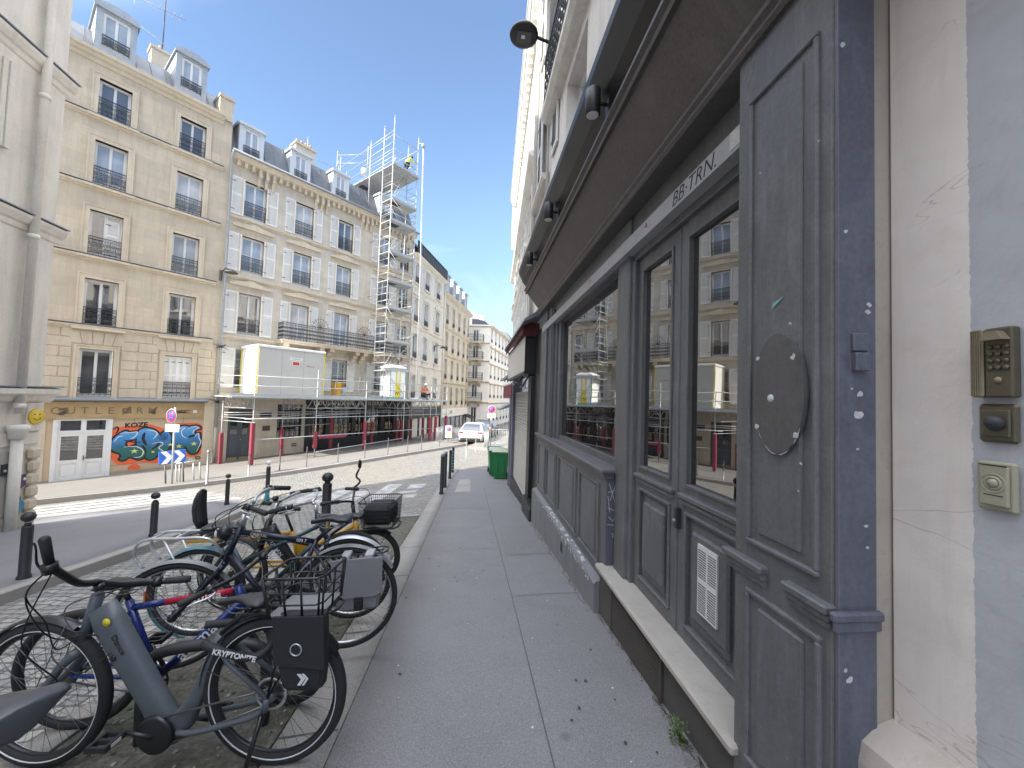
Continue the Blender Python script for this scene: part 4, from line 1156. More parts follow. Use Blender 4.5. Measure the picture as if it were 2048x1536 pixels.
terrace('white_terrace', 'white building receding behind the balcony corner', A5, (p5.x, p5.y), 17, 11.2, (-1.6, 1.6, 4.2, 6.8, 9.0), M['stone_pale'], 2.4, .9, 1.0)
q5 = p5 + dv*17.05
terrace('tan_terrace', 'narrow sunlit tan building farthest down the street', R(13), (q5.x, q5.y), 36, 11.4, (-1.4, 1.8, 4.6, 7.4), M['stone_cream'], 2.6, .9, 2.4)
# far right-hand row, mostly hidden by the bend
terrace('grey_terrace', 'pale building row hidden behind the right-hand bend', R(14+180), (13.5, 62), 30, 12, (1.5, 4.5, 7.5), M['stone_pale'], 3, .9, 2)

# ------------------------------------------------------------------ right-hand side; coordinates (-y, x, z), outward is smaller x
FR = Matrix(((0, 1, 0, 0), (-1, 0, 0, 0), (0, 0, 1, 0), (0, 0, 0, 1)))
def rb_(mb, y0, y1, x0, x1, z0, z1, b=0):
    (mb.bbox if b else mb.box)(-y1, x0, z0, -y0, x1, z1, *([b] if b else [])); return mb
T = Thing('right_building', 'pale plastered building above the dark wooden shopfront', 'building', (-4, 1.4, -.3), FR)
ops = [(-6.0, -4.85, 5.75, 6.75), (-8.6, -7.6, 6.1, 8.0), (-6.0, -4.9, 8.0, 10.2), (-2.6, -1.5, 8.0, 10.2), (-8.6, -7.6, 9.3, 11.3), (-2.6, -1.5, 5.4, 7.2)]
mb = MB().use(M['plaster_light']); wall_open(mb, -9.2, 3.0, 3.6, 19, ops, 1.35, .28)
mb.box(-9.2, 1.7, -2, -1.17, 1.75, 3.7); mb.quad((-9.2, 1.35, -2), (-9.2, 1.35, 19), (-9.2, 9, 19), (-9.2, 9, -2)); mb.box(-9.2, 1.36, 18.9, 3, 9, 19)
mb.quad((3, 1.35, -2), (3, 9, -2), (3, 9, 19), (3, 1.35, 19))
T.part('wall', mb)
def wallpaint(name, col, crack=True):
    t = NT(name)
    n1 = t.noise(1.5, 6, .6); st = t.noise(3.2, 6, .65, t.vmap(scale=(3, 3, .35)), .3)
    c = t.ramp(n1, [(.25, sc3(col, .9)), (.7, sc3(col, 1.06))])
    c = t.mix(t.ramp(st, [(.52, (0,)*3), (.8, (.35,)*3)]), c, sc3(col, .62))
    ck = t.noise(2.4, 6, .6, t.vmap(scale=(1, 1, 2.2)), .6)
    line = t.n("ShaderNodeMath", operation='SUBTRACT'); t.link(ck, line.inputs[0]); line.inputs[1].default_value = .5
    ab = t.n("ShaderNodeMath", operation='ABSOLUTE'); t.link(line.outputs[0], ab.inputs[0])
    c = t.mix(t.ramp(ab.outputs[0], [(.0, (.3,)*3), (.002, (0,)*3)]), c, sc3(col, .45))
    big = t.noise(4.5, 7, .7, dist=.8)
    c = t.mix(t.ramp(big, [(.5, (0,)*3), (.72, (.45,)*3)]), c, tuple(x*k for x, k in zip(col, (.70, .68, .66))))
    c = t.mix(t.ramp(big, [(.28, (.35,)*3), (.42, (0,)*3)]), c, sc3(col, 1.15))
    return t.out(c, .78, t.bump(t.noise(90, 3), .25, .002, t.bump(n1, .3, .03)))
CREAM = wallpaint('cream_wall_paint', (.76, .715, .69)); GREY = wallpaint('bluegrey_wall_paint', (.50, .51, .55))
def ragged(name):
    t = NT(name)
    def paint(col, k, sd):
        n1 = t.noise(1.5+sd, 6, .6); big = t.noise(4.5+sd, 7, .7, dist=.8); st = t.noise(3.2, 6, .65, t.vmap(scale=(3, 3, .3), loc=(sd, 0, 0)), .3)
        c = t.ramp(n1, [(.25, sc3(col, .9)), (.7, sc3(col, 1.06))])
        c = t.mix(t.ramp(st, [(.5, (0,)*3), (.78, (.4,)*3)]), c, sc3(col, .66))
        c = t.mix(t.ramp(big, [(.52, (0,)*3), (.74, (k,)*3)]), c, tuple(x*q for x, q in zip(col, (.72, .69, .66))))
        return t.mix(t.ramp(big, [(.28, (.35,)*3), (.42, (0,)*3)]), c, sc3(col, 1.14))
    sx = t.n("ShaderNodeSeparateXYZ", Vector=t.co); wob = t.noise(22, 5, .7); ad = t.n("ShaderNodeMath", operation='MULTIPLY_ADD')
    t.link(wob, ad.inputs[0]); ad.inputs[1].default_value = .022; t.link(sx.outputs[0], ad.inputs[2])
    gt = t.n("ShaderNodeMath", operation='GREATER_THAN'); t.link(ad.outputs[0], gt.inputs[0]); gt.inputs[1].default_value = 4-.952+.011
    c = t.mix(gt.outputs[0], paint((.82, .765, .725), .35, 0), paint((.50, .515, .555), .5, 1.3))
    ckm = t.noise(1.3, 2, .5, t.vmap(loc=(2.2, 1, .4))); ck = t.noise(1.3, 4, .55, t.vmap(scale=(1, 1, 2.8)), .4); ln = t.n("ShaderNodeMath", operation='SUBTRACT'); t.link(ck, ln.inputs[0]); ln.inputs[1].default_value = .56
    ab = t.n("ShaderNodeMath", operation='ABSOLUTE'); t.link(ln.outputs[0], ab.inputs[0])
    c = t.mix(t.mix(t.ramp(ckm, [(.46, (0,)*3), (.54, (1,)*3)]), (0, 0, 0), t.ramp(ab.outputs[0], [(.0, (.4,)*3), (.002, (0,)*3)])), c, (.20, .18, .165))
    h = t.noise(90, 3)
    return t.out(c, .78, t.bump(h, .3, .002, t.bump(t.noise(3, 5), .5, .03)))
mb = MB().use(ragged('two_tone_wall_paint')); mb.bbox(-1.17, 1.40, .3, 3.0, 1.8, 8, .012)
T.part('painted_wall', mb)
mb = MB().use(wallpaint('rough_dark_plaster', (.40, .355, .31))); mb.box(-1.172, 1.335, .3, -1.168, 1.41, 8); T.part('reveal', mb)  # reveal strip in a darker tone than the painted wall beside it
mb = MB().use(wallpaint('stone_plinth_render', (.52, .475, .43)))
n_ = []
ys = [1.2, 1.14, .98, .97, .6, 0, -1.5, -3]
rings = []
for y, x in [(1.235, 1.285), (1.215, 1.272), (1.05, 1.27), (.96, 1.275), (.90, 1.29), (.6, 1.295), (-3, 1.295)]:
    top = .575 + .012*math.sin(y*9)
    rings.append([(-y, x-.012, -.6), (-y, x, top-.09), (-y, x+.012, top-.03), (-y, x+.05, top), (-y, 1.41, top+.03), (-y, 1.41, -.6)])
mb.loft(rings, smooth=False); T.part('plinth', mb)
mb = MB().use(M['plaster_light'])
mb.prism([(1.35, 6.95), (1.2, 6.98), (1.13, 7.08), (1.13, 7.2), (1.35, 7.22)], -7.25, -.5, 'yz')
mb.prism([(1.35, 5.98), (1.24, 6.0), (1.2, 6.06), (1.2, 6.12), (1.35, 6.14)], -9.0, -7.4, 'yz')
T.part('string_course', mb)
for o in ops: 
    f, p = window_meshes(o[1]-o[0], o[3]-o[2], M['white_paint'], M['glass_curtain'], 2)
    wo = T.inst('window', f, (o[0], 1.55, o[2])); po = T.inst('pane', p, (o[0], 1.55, o[2]), wo); po.location = (0, 0, 0)
for y0, z0, h in ((8.72, 6.2, 1.9), (7.05, 6.2, 1.9), (8.72, 9.3, 2.0), (7.05, 9.3, 2)):
    T.inst('shutter', shutter_mesh(.5, h, M['white_paint']), (-y0, 1.30, z0))
mb = MB().use(M['plaster_light']); mb.tube([(-8.95, 1.28, 19), (-8.95, 1.28, 3.2)], .05, 8); mb.tube([(-7.35, 1.30, 12), (-7.35, 1.30, 4.2)], .03, 6); T.part('rain_pipe', mb)
bm_ = railing_mesh(3.6, .95, 2); T.inst('railing', bm_, (-7.2, 1.17, 7.22))
mb = MB().use(M['iron']); mb.sphere((-7.2, 1.17, 7.15), .03); T.part('finial', mb)

# the dark shopfront
def oldpaint(name, col, worn=.5, peel=True):
    t = NT(name)
    n1 = t.noise(1.7, 7, .65, dist=.4); n2 = t.noise(11, 7, .74, t.vmap(scale=(1, 1, .22)), .5); n3 = t.noise(60, 3)
    c = t.ramp(n1, [(.25, sc3(col, .72)), (.5, col), (.75, sc3(col, 1.35))])
    c = t.mix(t.ramp(n2, [(.5, (0,)*3), (.75, (worn,)*3)]), c, sc3(col, 1.75))
    dr = t.noise(3.5, 7, .7, t.vmap(scale=(7, 7, .35)), .2); c = t.mix(t.ramp(dr, [(.5, (0,)*3), (.72, (.5,)*3)]), c, sc3(col, .5))
    wp = t.noise(2.1, 5, .55, t.vmap(scale=(1.2, 1.2, .8), rot=(0, R(40), 0)), 1.8); c = t.mix(t.ramp(wp, [(.57, (0,)*3), (.64, (.32,)*3), (.68, (.05,)*3)]), c, sc3(col, 1.9))
    c = t.mix(.3, c, t.ramp(n3, [(.3, sc3(col, .6)), (.7, sc3(col, 1.4))]))
    if peel:
        n4 = t.noise(5.5, 8, .72)
        c = t.mix(t.ramp(n4, [(.715, (0,)*3), (.735, (.8,)*3)]), c, (.42, .42, .43))
    bv = t.n("ShaderNodeBevel", Radius=.009, samples=4); ge = t.n("ShaderNodeNewGeometry")
    dp = t.n("ShaderNodeVectorMath", operation='DOT_PRODUCT'); t.link(bv.outputs[0], dp.inputs[0]); t.link(ge.outputs['Normal'], dp.inputs[1])
    n5 = t.noise(16, 6, .7)
    ew = t.n("ShaderNodeMath", operation='MULTIPLY_ADD'); t.link(n5, ew.inputs[0]); ew.inputs[1].default_value = -.46; t.link(dp.outputs['Value'], ew.inputs[2])
    if peel: c = t.mix(t.ramp(ew.outputs[0], [(.48, (.7,)*3), (.62, (0,)*3)]), c, (.27, .275, .29))
    return t.out(c, t.ramp(n1, [(.3, (.36,)*3), (.7, (.6,)*3)]), t.bump(n2, .2, .004))
SP = oldpaint('weathered_charcoal_paint', (.122, .124, .130), .8); SPB = oldpaint('worn_slate_blue_paint', (.105, .11, .145))
SPD = oldpaint('dark_brown_fascia_paint', (.105, .097, .092), .2, False)
S = Thing('shopfront', 'dark grey weathered wooden shopfront with big display window and double glazed doors', 'shopfront', (-3.5, 1.3, -.3), FR)
# pilaster with two panels
def panel(mb, y0, y1, z0, z1, x, d=.014, fld=.03):
    """moulded panel: raised frame bead and fielded centre on a face at x"""
    for a, b, c, e in ((y0, y1, z1-.022, z1), (y0, y1, z0, z0+.022), (y0, y0+.022, z0+.022, z1-.022), (y1-.022, y1, z0+.022, z1-.022)):
        rb_(mb, a, b, x-d, x+.005, c, e, .006)
    iy, iz = (y1-y0)*.14+.02, .055
    rb_(mb, y0+iy, y1-iy, x-.010, x+.005, z0+iz, z1-iz, .009)
mb = MB().use(SP)
rb_(mb, 1.172, 1.66, 1.2, 1.36, -.5, 3.25, .012)
panel(mb, 1.225, 1.575, 1.02, 2.97, 1.2); panel(mb, 1.215, 1.575, .12, .83, 1.2)
for a, b in ((1.172, 1.36), (1.46, 1.70)):
    rb_(mb, a, b, 1.165, 1.21, .925, .955, .006); rb_(mb, a+.004, b-.004, 1.178, 1.21, .897, .926, .006); rb_(mb, a+.008, b-.008, 1.188, 1.21, .872, .898, .005)
S.part('pilaster', mb)
mb = MB().use(SPB)
rb_(mb, 1.160, 1.171, 1.203, 1.34, -.5, 3.25); rb_(mb, 1.135, 1.16, 1.165, 1.345, .92, .95, .006); rb_(mb, 1.142, 1.16, 1.175, 1.343, .885, .921, .006)
rb_(mb, 1.145, 1.162, 1.245, 1.30, 1.795, 1.855, .003); rb_(mb, 1.140, 1.162, 1.248, 1.30, 1.73, 1.79, .003)
S.part('return_board', mb)
t_ = pm('chipped_plaster_white', (.55, .55, .56), .8, .2, 30)
mb = MB().use(t_)
def chip(y, x, z, r, face='ret', n=8):
    pts = []
    for k in range(n):
        a = 2*math.pi*k/n; q = r*random.uniform(.5, 1.2); pts.append((q*math.cos(a)*1.2, q*math.sin(a)))
    if face == 'ret': mb.poly([(-y, x+p[0], z+p[1]) for p in pts])
    else: mb.poly([(-(y+p[0]), x, z+p[1]) for p in pts][::-1])
for x, z, r in ((1.28, 1.655, .012), (1.275, 1.585, .014), (1.31, 1.93, .01), (1.315, 1.955, .008), (1.25, 1.67, .004), (1.27, 1.47, .006), (1.30, 1.22, .008), (1.305, 1.15, .005), (1.24, .73, .012), (1.225, .76, .007), (1.23, 2.2, .008), (1.218, 2.85, .01)): chip(1.1585, x, z, r)
for y, z, r in ((1.34, 1.92, .006), (1.22, 2.55, .004), (1.5, 2.6, .004), (1.3, 1.3, .004), (1.29, 1.4, .006)): chip(y, 1.188, z, r, 'f')
S.part('paint_chip', mb)['kind'] = 'stuff'
mb = MB().use(oldpaint('charcoal_oval_board', (.088, .086, .086), .3, False))
ov = [(-(1.39 + .125*math.cos(2*math.pi*k/40)), 1.655 + .235*math.sin(2*math.pi*k/40)) for k in range(40)]
mb.prism(ov, 1.176, 1.195, 'xz')
mb.use(t_); mb.lathe([(.016, 0), (.014, -.003)], (-1.42, 1.176, 1.635), 14, 'y')
for a0, a1 in ((212, 236), (243, 268), (271, 300), (309, 322)):
    nn_ = list(range(a0, a1, 3)); mb.tube([(-(1.39+.126*math.cos(R(a))), 1.1775, 1.655+.2375*math.sin(R(a))) for a in nn_], [.0006+.0016*abs(math.sin(a*.7))*min(1, k/2, (len(nn_)-1-k)/2) for k, a in enumerate(nn_)], 5)
for y, z in ((1.49, 1.80), (1.49, 1.52), (1.30, 1.50), (1.31, 1.79)): chip(y, 1.1745, z, .012, 'f')
S.part('oval_plate', mb)
mb = MB().use(pm('turquoise_flake', (.18, .42, .42), .7)); chip_m = mb
mb.poly([(-1.425, 1.187, 2.018), (-1.40, 1.187, 2.025), (-1.37, 1.187, 2.033), (-1.385, 1.187, 2.022), (-1.41, 1.187, 2.008), (-1.43, 1.187, 1.995)]); S.part('paint_flake', mb)
# door frame and leaves
mb = MB().use(SP)
rb_(mb, 3.16, 3.40, 1.30, 1.45, .1, 3.2, .012); rb_(mb, 3.10, 3.165, 1.325, 1.45, .1, 2.85, .006)
rb_(mb, 1.60, 3.17, 1.325, 1.45, 2.80, 3.2); rb_(mb, 1.655, 1.74, 1.32, 1.45, .1, 2.85)
S.part('door_frame', mb)
def leaf(y0, y1, vent):
    mb = MB().use(SP); x = 1.36
    rb_(mb, y0, y0+.085, x, x+.05, .125, 2.80, .006); rb_(mb, y1-.085, y1, x, x+.05, .125, 2.80, .006)
    for z0, z1 in ((.125, .22), (.92, 1.08), (2.70, 2.80)): rb_(mb, y0+.085, y1-.085, x+.001, x+.05, z0, z1)
    rb_(mb, y0+.03, y1-.03, x-.03, x+.01, 1.0, 1.035, .008); rb_(mb, y0+.035, y1-.035, x-.018, x+.01, .965, 1.0, .008)
    rb_(mb, y0+.08, y1-.08, x+.02, x+.045, .2, .94); panel(mb, y0+.085, y1-.085, .215, .925, x+.018, .03); rb_(mb, y0+.17, y1-.17, x-.012, x+.03, .32, .83, .012)
    for z0, z1, a, b in ((1.08, 2.7, y0+.085, y0+.105), (1.08, 2.7, y1-.105, y1-.085), (1.08, 1.1, y0+.105, y1-.105), (2.68, 2.7, y0+.105, y1-.105)): rb_(mb, a, b, x-.012, x+.03, z0, z1, .004)
    d = S.part('door', mb)
    p = MB().use(M['glass_shop']); rb_(p, y0+.08, y1-.08, x+.024, x+.03, 1.07, 2.71); S.part('pane', p, d)
    return d
d1 = leaf(2.435, 3.10, False); d2 = leaf(1.74, 2.425, True)
mb = MB().use(M['white_paint'])
rb_(mb, 1.985, 2.165, 1.338, 1.349, .40, .79)
mb.use(pm('vent_shadow_gap', (.10, .10, .10), .8))
for cy in (2.03, 2.12):
    for k in range(26):
        if k in (12, 13): continue
        z = .415+k*.0137; rb_(mb, cy-.036, cy+.036, 1.3365, 1.339, z, z+.005)
S.part('air_vent', mb, d2)
mb = MB().use(M['iron']); rb_(mb, 2.385, 2.42, 1.325, 1.36, .80, .93, .004); mb.use(M['zinc_light']); mb.lathe([(.012, 0), (.01, -.01)], (-2.403, 1.325, .85), 10, 'y'); S.part('lock', mb, d2)
mb = MB().use(wallpaint('worn_threshold_stone', (.42, .39, .355)))
rb_(mb, 1.62, 3.50, 1.165, 1.46, .075, .124, .012); S.part('threshold', mb)
mb = MB().use(pm('sooty_base', (.09, .085, .08), .9, .3, 8)); rb_(mb, 1.4, 3.5, 1.215, 1.42, -.6, .075)
S.part('base', mb)
mb = MB().use(pm('rusty_grille', (.075, .066, .058), .7, .3, 10))
for k in range(13): rb_(mb, 2.32, 3.15, 1.2, 1.216, -.26+k*.022, -.248+k*.022)
rb_(mb, 2.30, 2.325, 1.195, 1.216, -.28, .05); rb_(mb, 3.145, 3.17, 1.195, 1.216, -.28, .05); S.part('cellar_grille', mb)
# display window, stall riser, plinth
mb = MB().use(SP)
rb_(mb, 3.40, 7.2, 1.31, 1.46, 2.84, 3.2); rb_(mb, 3.40, 3.50, 1.33, 1.46, .95, 2.84)
for y0, y1, x in ((5.95, 6.08, 1.34), (6.1, 6.35, 1.31), (6.4, 6.62, 1.28), (6.68, 7.2, 1.25)): rb_(mb, y0, y1, x, 1.46, .95, 3.2, .01)
for y in (6.2, 6.5): rb_(mb, y, y+.03, 1.27, 1.4, .95, 3.1)
rb_(mb, 3.50, 5.95, 1.365, 1.46, .99, 1.06); w_o = S.part('window', mb)
p = MB().use(M['glass_shop']); rb_(p, 3.48, 6.0, 1.40, 1.408, 1.03, 2.86); S.part('pane', p, w_o)
mb = MB().use(SP)
rb_(mb, 3.38, 7.15, 1.17, 1.46, .955, .992, .008); rb_(mb, 3.4, 7.15, 1.19, 1.3, .93, .956, .005); rb_(mb, 3.41, 7.15, 1.205, 1.3, .90, .931, .005)
S.part('sill', mb, w_o)
mb = MB().use(SP); rb_(mb, 3.44, 7.15, 1.235, 1.45, -.05, .90)
for a, b in ((3.60, 4.28), (4.42, 5.35), (5.5, 6.2), (6.32, 6.98)):
    panel(mb, a, b, .06, .82, 1.235, .018)
    rb_(mb, a-.03, b+.03, 1.225, 1.24, .03, .06, .004)
S.part('stall_riser', mb)
mb = MB().use(SPB); rb_(mb, 3.428, 3.439, 1.24, 1.45, -.02, .9)
mb.use(t_)
def scr(pts, wd=.003):
    for a, b in zip(pts[:-1], pts[1:]):
        a, b = Vector(a), Vector(b); tt = (b-a).normalized(); q = Vector((-tt.y, tt.x))*wd
        mb.quad(*[(-3.4265, v.x, v.y) for v in (a-q, b-q, b+q, a+q)])
for pts in ([(1.26, .86), (1.32, .68)], [(1.32, .85), (1.27, .70)], [(1.25, .78), (1.33, .8)], [(1.25, .64), (1.33, .61)], [(1.26, .56), (1.30, .52), (1.33, .57)], [(1.25, .49), (1.32, .485)], [(1.29, .41), (1.305, .41), (1.305, .37)], [(1.25, .75), (1.27, .6)]): scr(pts)
S.part('end_board', mb)
pl_ = MB().use(wallpaint('painted_stone_plinth', (.20, .205, .215)))
rings = []
for k in range(27):
    y = 3.5 + k*(7.2-3.5)/26
    j = .006*math.sin(k*2.1)
    rings.append([(-y, 1.165+j, g(1.2, y)-.3), (-y, 1.16+j, -.075+j), (-y, 1.175+j, -.055), (-y, 1.26, -.03), (-y, 1.26, g(1.2, y)-.3)])
pl_.loft(rings, smooth=False)
S.part('plinth', pl_)
mb = MB().use(t_)
for k in range(60):
    y = random.uniform(3.65, 6.2); chip(y, 1.157+random.uniform(-.003, .0), -.075+random.uniform(-.03, .012), random.uniform(.006, .022), 'f')
for k in range(46):
    y = random.uniform(3.65, 6.0); r = random.uniform(.008, .03); x = 1.19+random.uniform(-.012, .03)
    mb.poly([(-(y+1.6*r*math.cos(a)), x+r*.6*math.sin(a), -.0515+(x-1.175)*.3) for a in [2*math.pi*q/7 for q in range(7)]])
S.part('flaking_paint', mb)['kind'] = 'stuff'
mb = MB().use(M['interior']); rb_(mb, 4.72, 4.82, 1.155, 1.17, -.28, -.17); S.part('drain_hole', mb)
# shutter housing strip, cornice, slanted fascia, canopy
mb = MB().use(wallpaint('pale_metal_strip', (.40, .40, .405))); rb_(mb, 1.63, 7.1, 1.245, 1.33, 2.86, 2.975); so = S.part('shutter_box', mb)
mb = MB(); text_mb(GP['black'], "BB·TRN.", .13, basis((-2.12, 1.2435, 2.915), (1, 0, 0), (0, 0, 1)), .0008, mb, shear=.25, bold=-.002); S.part('lettering', mb, so); mb = MB()
mb.use(pm('dull_red_spray', (.35, .06, .05), .6))
for y in (2.75, 4.1): mb.poly([(-(y+random.uniform(-.06, .06)), 1.2432, 2.93+random.uniform(-.04, .04)) for _ in range(7)])
S.part('paint_smear', mb, so); mb = MB(); mb.use(t_); rb_(mb, 1.66, 1.78, 1.2425, 1.2445, 2.88, 2.97)
S.part('sticker', mb, so)
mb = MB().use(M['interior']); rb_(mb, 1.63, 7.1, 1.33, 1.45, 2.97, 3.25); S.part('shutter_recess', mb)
mb = MB().use(SPD)
mb.prism([(1.36, 3.2), (1.18, 3.2), (1.165, 3.215), (1.165, 3.235), (1.145, 3.25), (1.145, 3.275), (1.18, 3.29), (1.36, 3.3)], -7.15, -.6, 'yz')
mb.prism([(1.36, 3.28), (1.185, 3.285), (.935, 3.60), (.935, 3.68), (1.36, 3.9)], -7.12, -.6, 'yz')
mb.prism([(.96, 3.585), (.915, 3.575), (.905, 3.60), (.915, 3.62), (.885, 3.635), (.885, 3.66), (.92, 3.685), (.95, 3.70)], -7.13, -.6, 'yz')
S.part('fascia', mb)
mb = MB().use(BK)
mb.prism([(1.36, 3.7), (.95, 3.69), (.86, 3.80), (.78, 3.965), (.775, 4.03), (1.36, 4.16)], -7.16, -.6, 'yz')
S.part('canopy', mb)
mb = MB().use(SPD)
S.root['label'] = 'dark grey weathered wooden shopfront with big display window and double glazed doors'
# spot lamps along the canopy
first = None
for i, (y, lab) in enumerate(((2.62, 'black canopy spotlight nearest the camera'), (4.25, 'black canopy spotlight in the middle above the shop window'), (5.75, 'black canopy spotlight farthest along the shop canopy'))):
    if first is None:
        D = Thing('spotlight', lab, 'spotlight', (-y, .9, 3.72), FR, 'spotlights under the shop canopy')
        mb = MB().use(BK); mb.box(-y-.035, .885, 3.66, -y+.035, .91, 3.80); mb.tube([(-y, .885, 3.74), (-y, .80, 3.74)], .012, 6); D.part('bracket', mb)
        mb = MB().use(BK); mb.lathe([(.05, -.09), (.055, -.085), (.055, .09), (.045, .1)], (-y, .78, 3.74), 16); hd = D.part('lamp_head', mb)
        mb = MB().use(M['white_paint']); mb.lathe([(.045, -.0905), (.04, -.0915)], (-y, .78, 3.74), 14); D.part('lens', mb, hd)
        first = D.root
    else:
        c = copy_thing(first, label=lab); c.matrix_world = FR @ Matrix.Translation((-y, .9, 3.72))
# entry keypad, bell and call plate
D = Thing('entry_keypad', 'bronze entry keypad with round buttons on the grey wall', 'keypad', (-.89, 1.39, 1.735), FR)
BZ = pm('bronze_anodised', (.125, .11, .075), .4, .2, 8, metal=.4); BZL = pm('brushed_brass', (.27, .235, .165), .45, .15, 10, metal=.3)
mb = MB().use(BZ); rb_(mb, .85, .906, 1.372, 1.40, 1.645, 1.83, .004); mb.use(BZL); rb_(mb, .9065, .932, 1.368, 1.40, 1.645, 1.83, .004)
for k in range(5): rb_(mb, .9095+k*.0046, .912+k*.0046, 1.3655, 1.37, 1.648, 1.827)
D.part('case', mb)
mb = MB().use(BZL); mb.prism([(-.900, 1.795), (-.852, 1.795), (-.866, 1.818), (-.886, 1.818)], 1.345, 1.374, 'xz'); D.part('hood', mb)
for r in range(4):
    for c in range(3):
        mb = MB().use(BZ); mb.lathe([(.0068, 0), (.0062, -.004), (.004, -.0055)], (-(.893-c*.0155), 1.372, 1.778-r*.0185), 12, 'y'); D.part('button', mb)
mb = MB().use(BZL); mb.lathe([(.009, 0), (.008, -.004), (.002, -.006)], (-.878, 1.372, 1.69), 14, 'y'); D.part('button', mb)
D = Thing('door_bell', 'square bronze bell plate with black ball button below the keypad', 'bell', (-.89, 1.39, 1.575), FR)
mb = MB().use(BZ); rb_(mb, .851, .93, 1.384, 1.40, 1.525, 1.628, .012); rb_(mb, .862, .919, 1.379, 1.386, 1.54, 1.613, .012); D.part('plate', mb)
mb = MB().use(M['iron']); mb.sphere((-.889, 1.376, 1.578), .021); D.part('button', mb)
D = Thing('call_plate', 'beige square call plate with round dial at the lower right', 'switch', (-.895, 1.39, 1.41), FR)
OL = pm('olive_beige_plastic', (.36, .345, .26), .5, .1, 6)
mb = MB().use(OL); rb_(mb, .856, .935, 1.384, 1.40, 1.345, 1.475, .006); rb_(mb, .866, .925, 1.377, 1.386, 1.358, 1.464, .004); D.part('plate', mb)
mb = MB().use(OL); mb.torus((-.895, 1.377, 1.418), .024, .0016, 'y', 28, 6); mb.torus((-.895, 1.377, 1.418), .015, .003, 'y', 24, 6); mb.lathe([(.012, 0), (.011, -.004), (.0, -.005)], (-.895, 1.377, 1.418), 16, 'y', caps=False); D.part('dial', mb)
mb = MB().use(M['interior']); rb_(mb, .876, .914, 1.3764, 1.378, 1.385, 1.3875); rb_(mb, .868, .923, 1.3764, 1.378, 1.463, 1.466); D.part('slot', mb)

# second shop with the roller shutter
S2 = Thing('shuttered_shop', 'small shop with closed slatted roller shutter and boxed sign under a dark hood', 'shop', (-9.5, 1.3, -1), FR)
mb = MB().use(BK); rb_(mb, 7.2, 8.35, 1.28, 1.5, -1.2, 3.0); rb_(mb, 7.22, 8.35, 1.12, 1.28, -1.1, -.45, .02); rb_(mb, 8.0, 8.15, 1.2, 1.3, -.45, 2.1); rb_(mb, 8.3, 8.55, 1.22, 1.4, -1.2, 2.15)
S2.part('frame', mb)
for y in (11.6, 12.2): S2.part('pilaster', rb_(MB().use(SPB), y, y+.34, 1.2, 1.4, -1.6, 2.2))
S2.part('side_panel', rb_(MB().use(SPB), 12.6, 14.2, 1.42, 1.6, -1.9, 3.0))
mb = MB().use(pm('galvanised_slats', (.52, .50, .47), .38, .12, 2, metal=.5))
n = 34
prof = []
for k in range(n):
    z = -.75 + k*(2.55/n); prof += [(1.30, z), (1.275, z+.02), (1.275, z+.05), (1.30, z+.072)]
vs = [(-8.55, x, z) for x, z in prof] + [(-11.6, x, z) for x, z in prof]; m_ = len(prof)
mb._add(vs, [(k, k+1, k+1+m_, k+m_) for k in range(m_-1)])
S2.part('roller_shutter', mb)
mb = MB().use(pm('shop2_base', (.03, .03, .032), .5)); rb_(mb, 8.4, 11.7, 1.2, 1.5, -1.7, -.7); S2.part('base', mb)
mb = MB().use(pm('light_box_panel', (.52, .49, .46), .35, .25, .9)); rb_(mb, 8.05, 11.9, 1.06, 1.3, 2.2, 2.95)
mb.use(BK); rb_(mb, 8.03, 8.049, 1.055, 1.31, 2.19, 2.96); rb_(mb, 8.05, 11.9, 1.05, 1.3, 2.14, 2.2); rb_(mb, 8.05, 11.9, 1.05, 1.3, 2.95, 3.0)
S2.part('sign_box', mb)
mb = MB().use(M['lead']); mb.prism([(1.35, 3.42), (.93, 3.16), (.92, 3.1), (1.35, 3.3)], -12.0, -7.3, 'yz')
mb.use(pm('maroon_fringe', (.13, .03, .035), .8)); rb_(mb, 7.95, 12.0, .98, 1.0, 2.98, 3.12); rb_(mb, 7.9, 7.95, .98, 1.33, 2.92, 3.2)
S2.part('hood', mb)
mb = MB().use(M['white_paint']); mb.tube([(-9.6, .98, 2.0), (-12.0, .98, 2.0)], .055, 10); mb.tube([(-8.6, 1.15, 2.02), (-8.7, 1.16, 1.85), (-8.5, 1.26, 1.84)], .03, 8)
mb.use(pm('maroon_canvas', (.17, .035, .045), .85)); rb_(mb, 9.55, 12.0, .935, .945, 1.62, 2.0); S2.part('awning', mb)
mb = MB().use(BK); mb.tube([(-8.7, 1.1, 2.1), (-9.2, 1.05, 1.98), (-9.6, 1.0, 2.02)], .03, 6); mb.tube([(-8.2, 1.2, 2.15), (-8.6, 1.1, 1.9), (-9.5, 1.15, 1.9)], .02, 6); S2.part('awning_arm', mb)
mb = MB().use(M['lead']); mb.prism([(1.25, 2.5), (1.0, 2.3), (1.0, 2.24), (1.25, 2.3)], -14.5, -12.1, 'yz'); mb.prism([(1.45, 1.45), (1.0, 1.2), (1.0, 1.16), (1.45, 1.32)], -15.6, -14.3, 'yz'); S2.part('far_hood', mb)
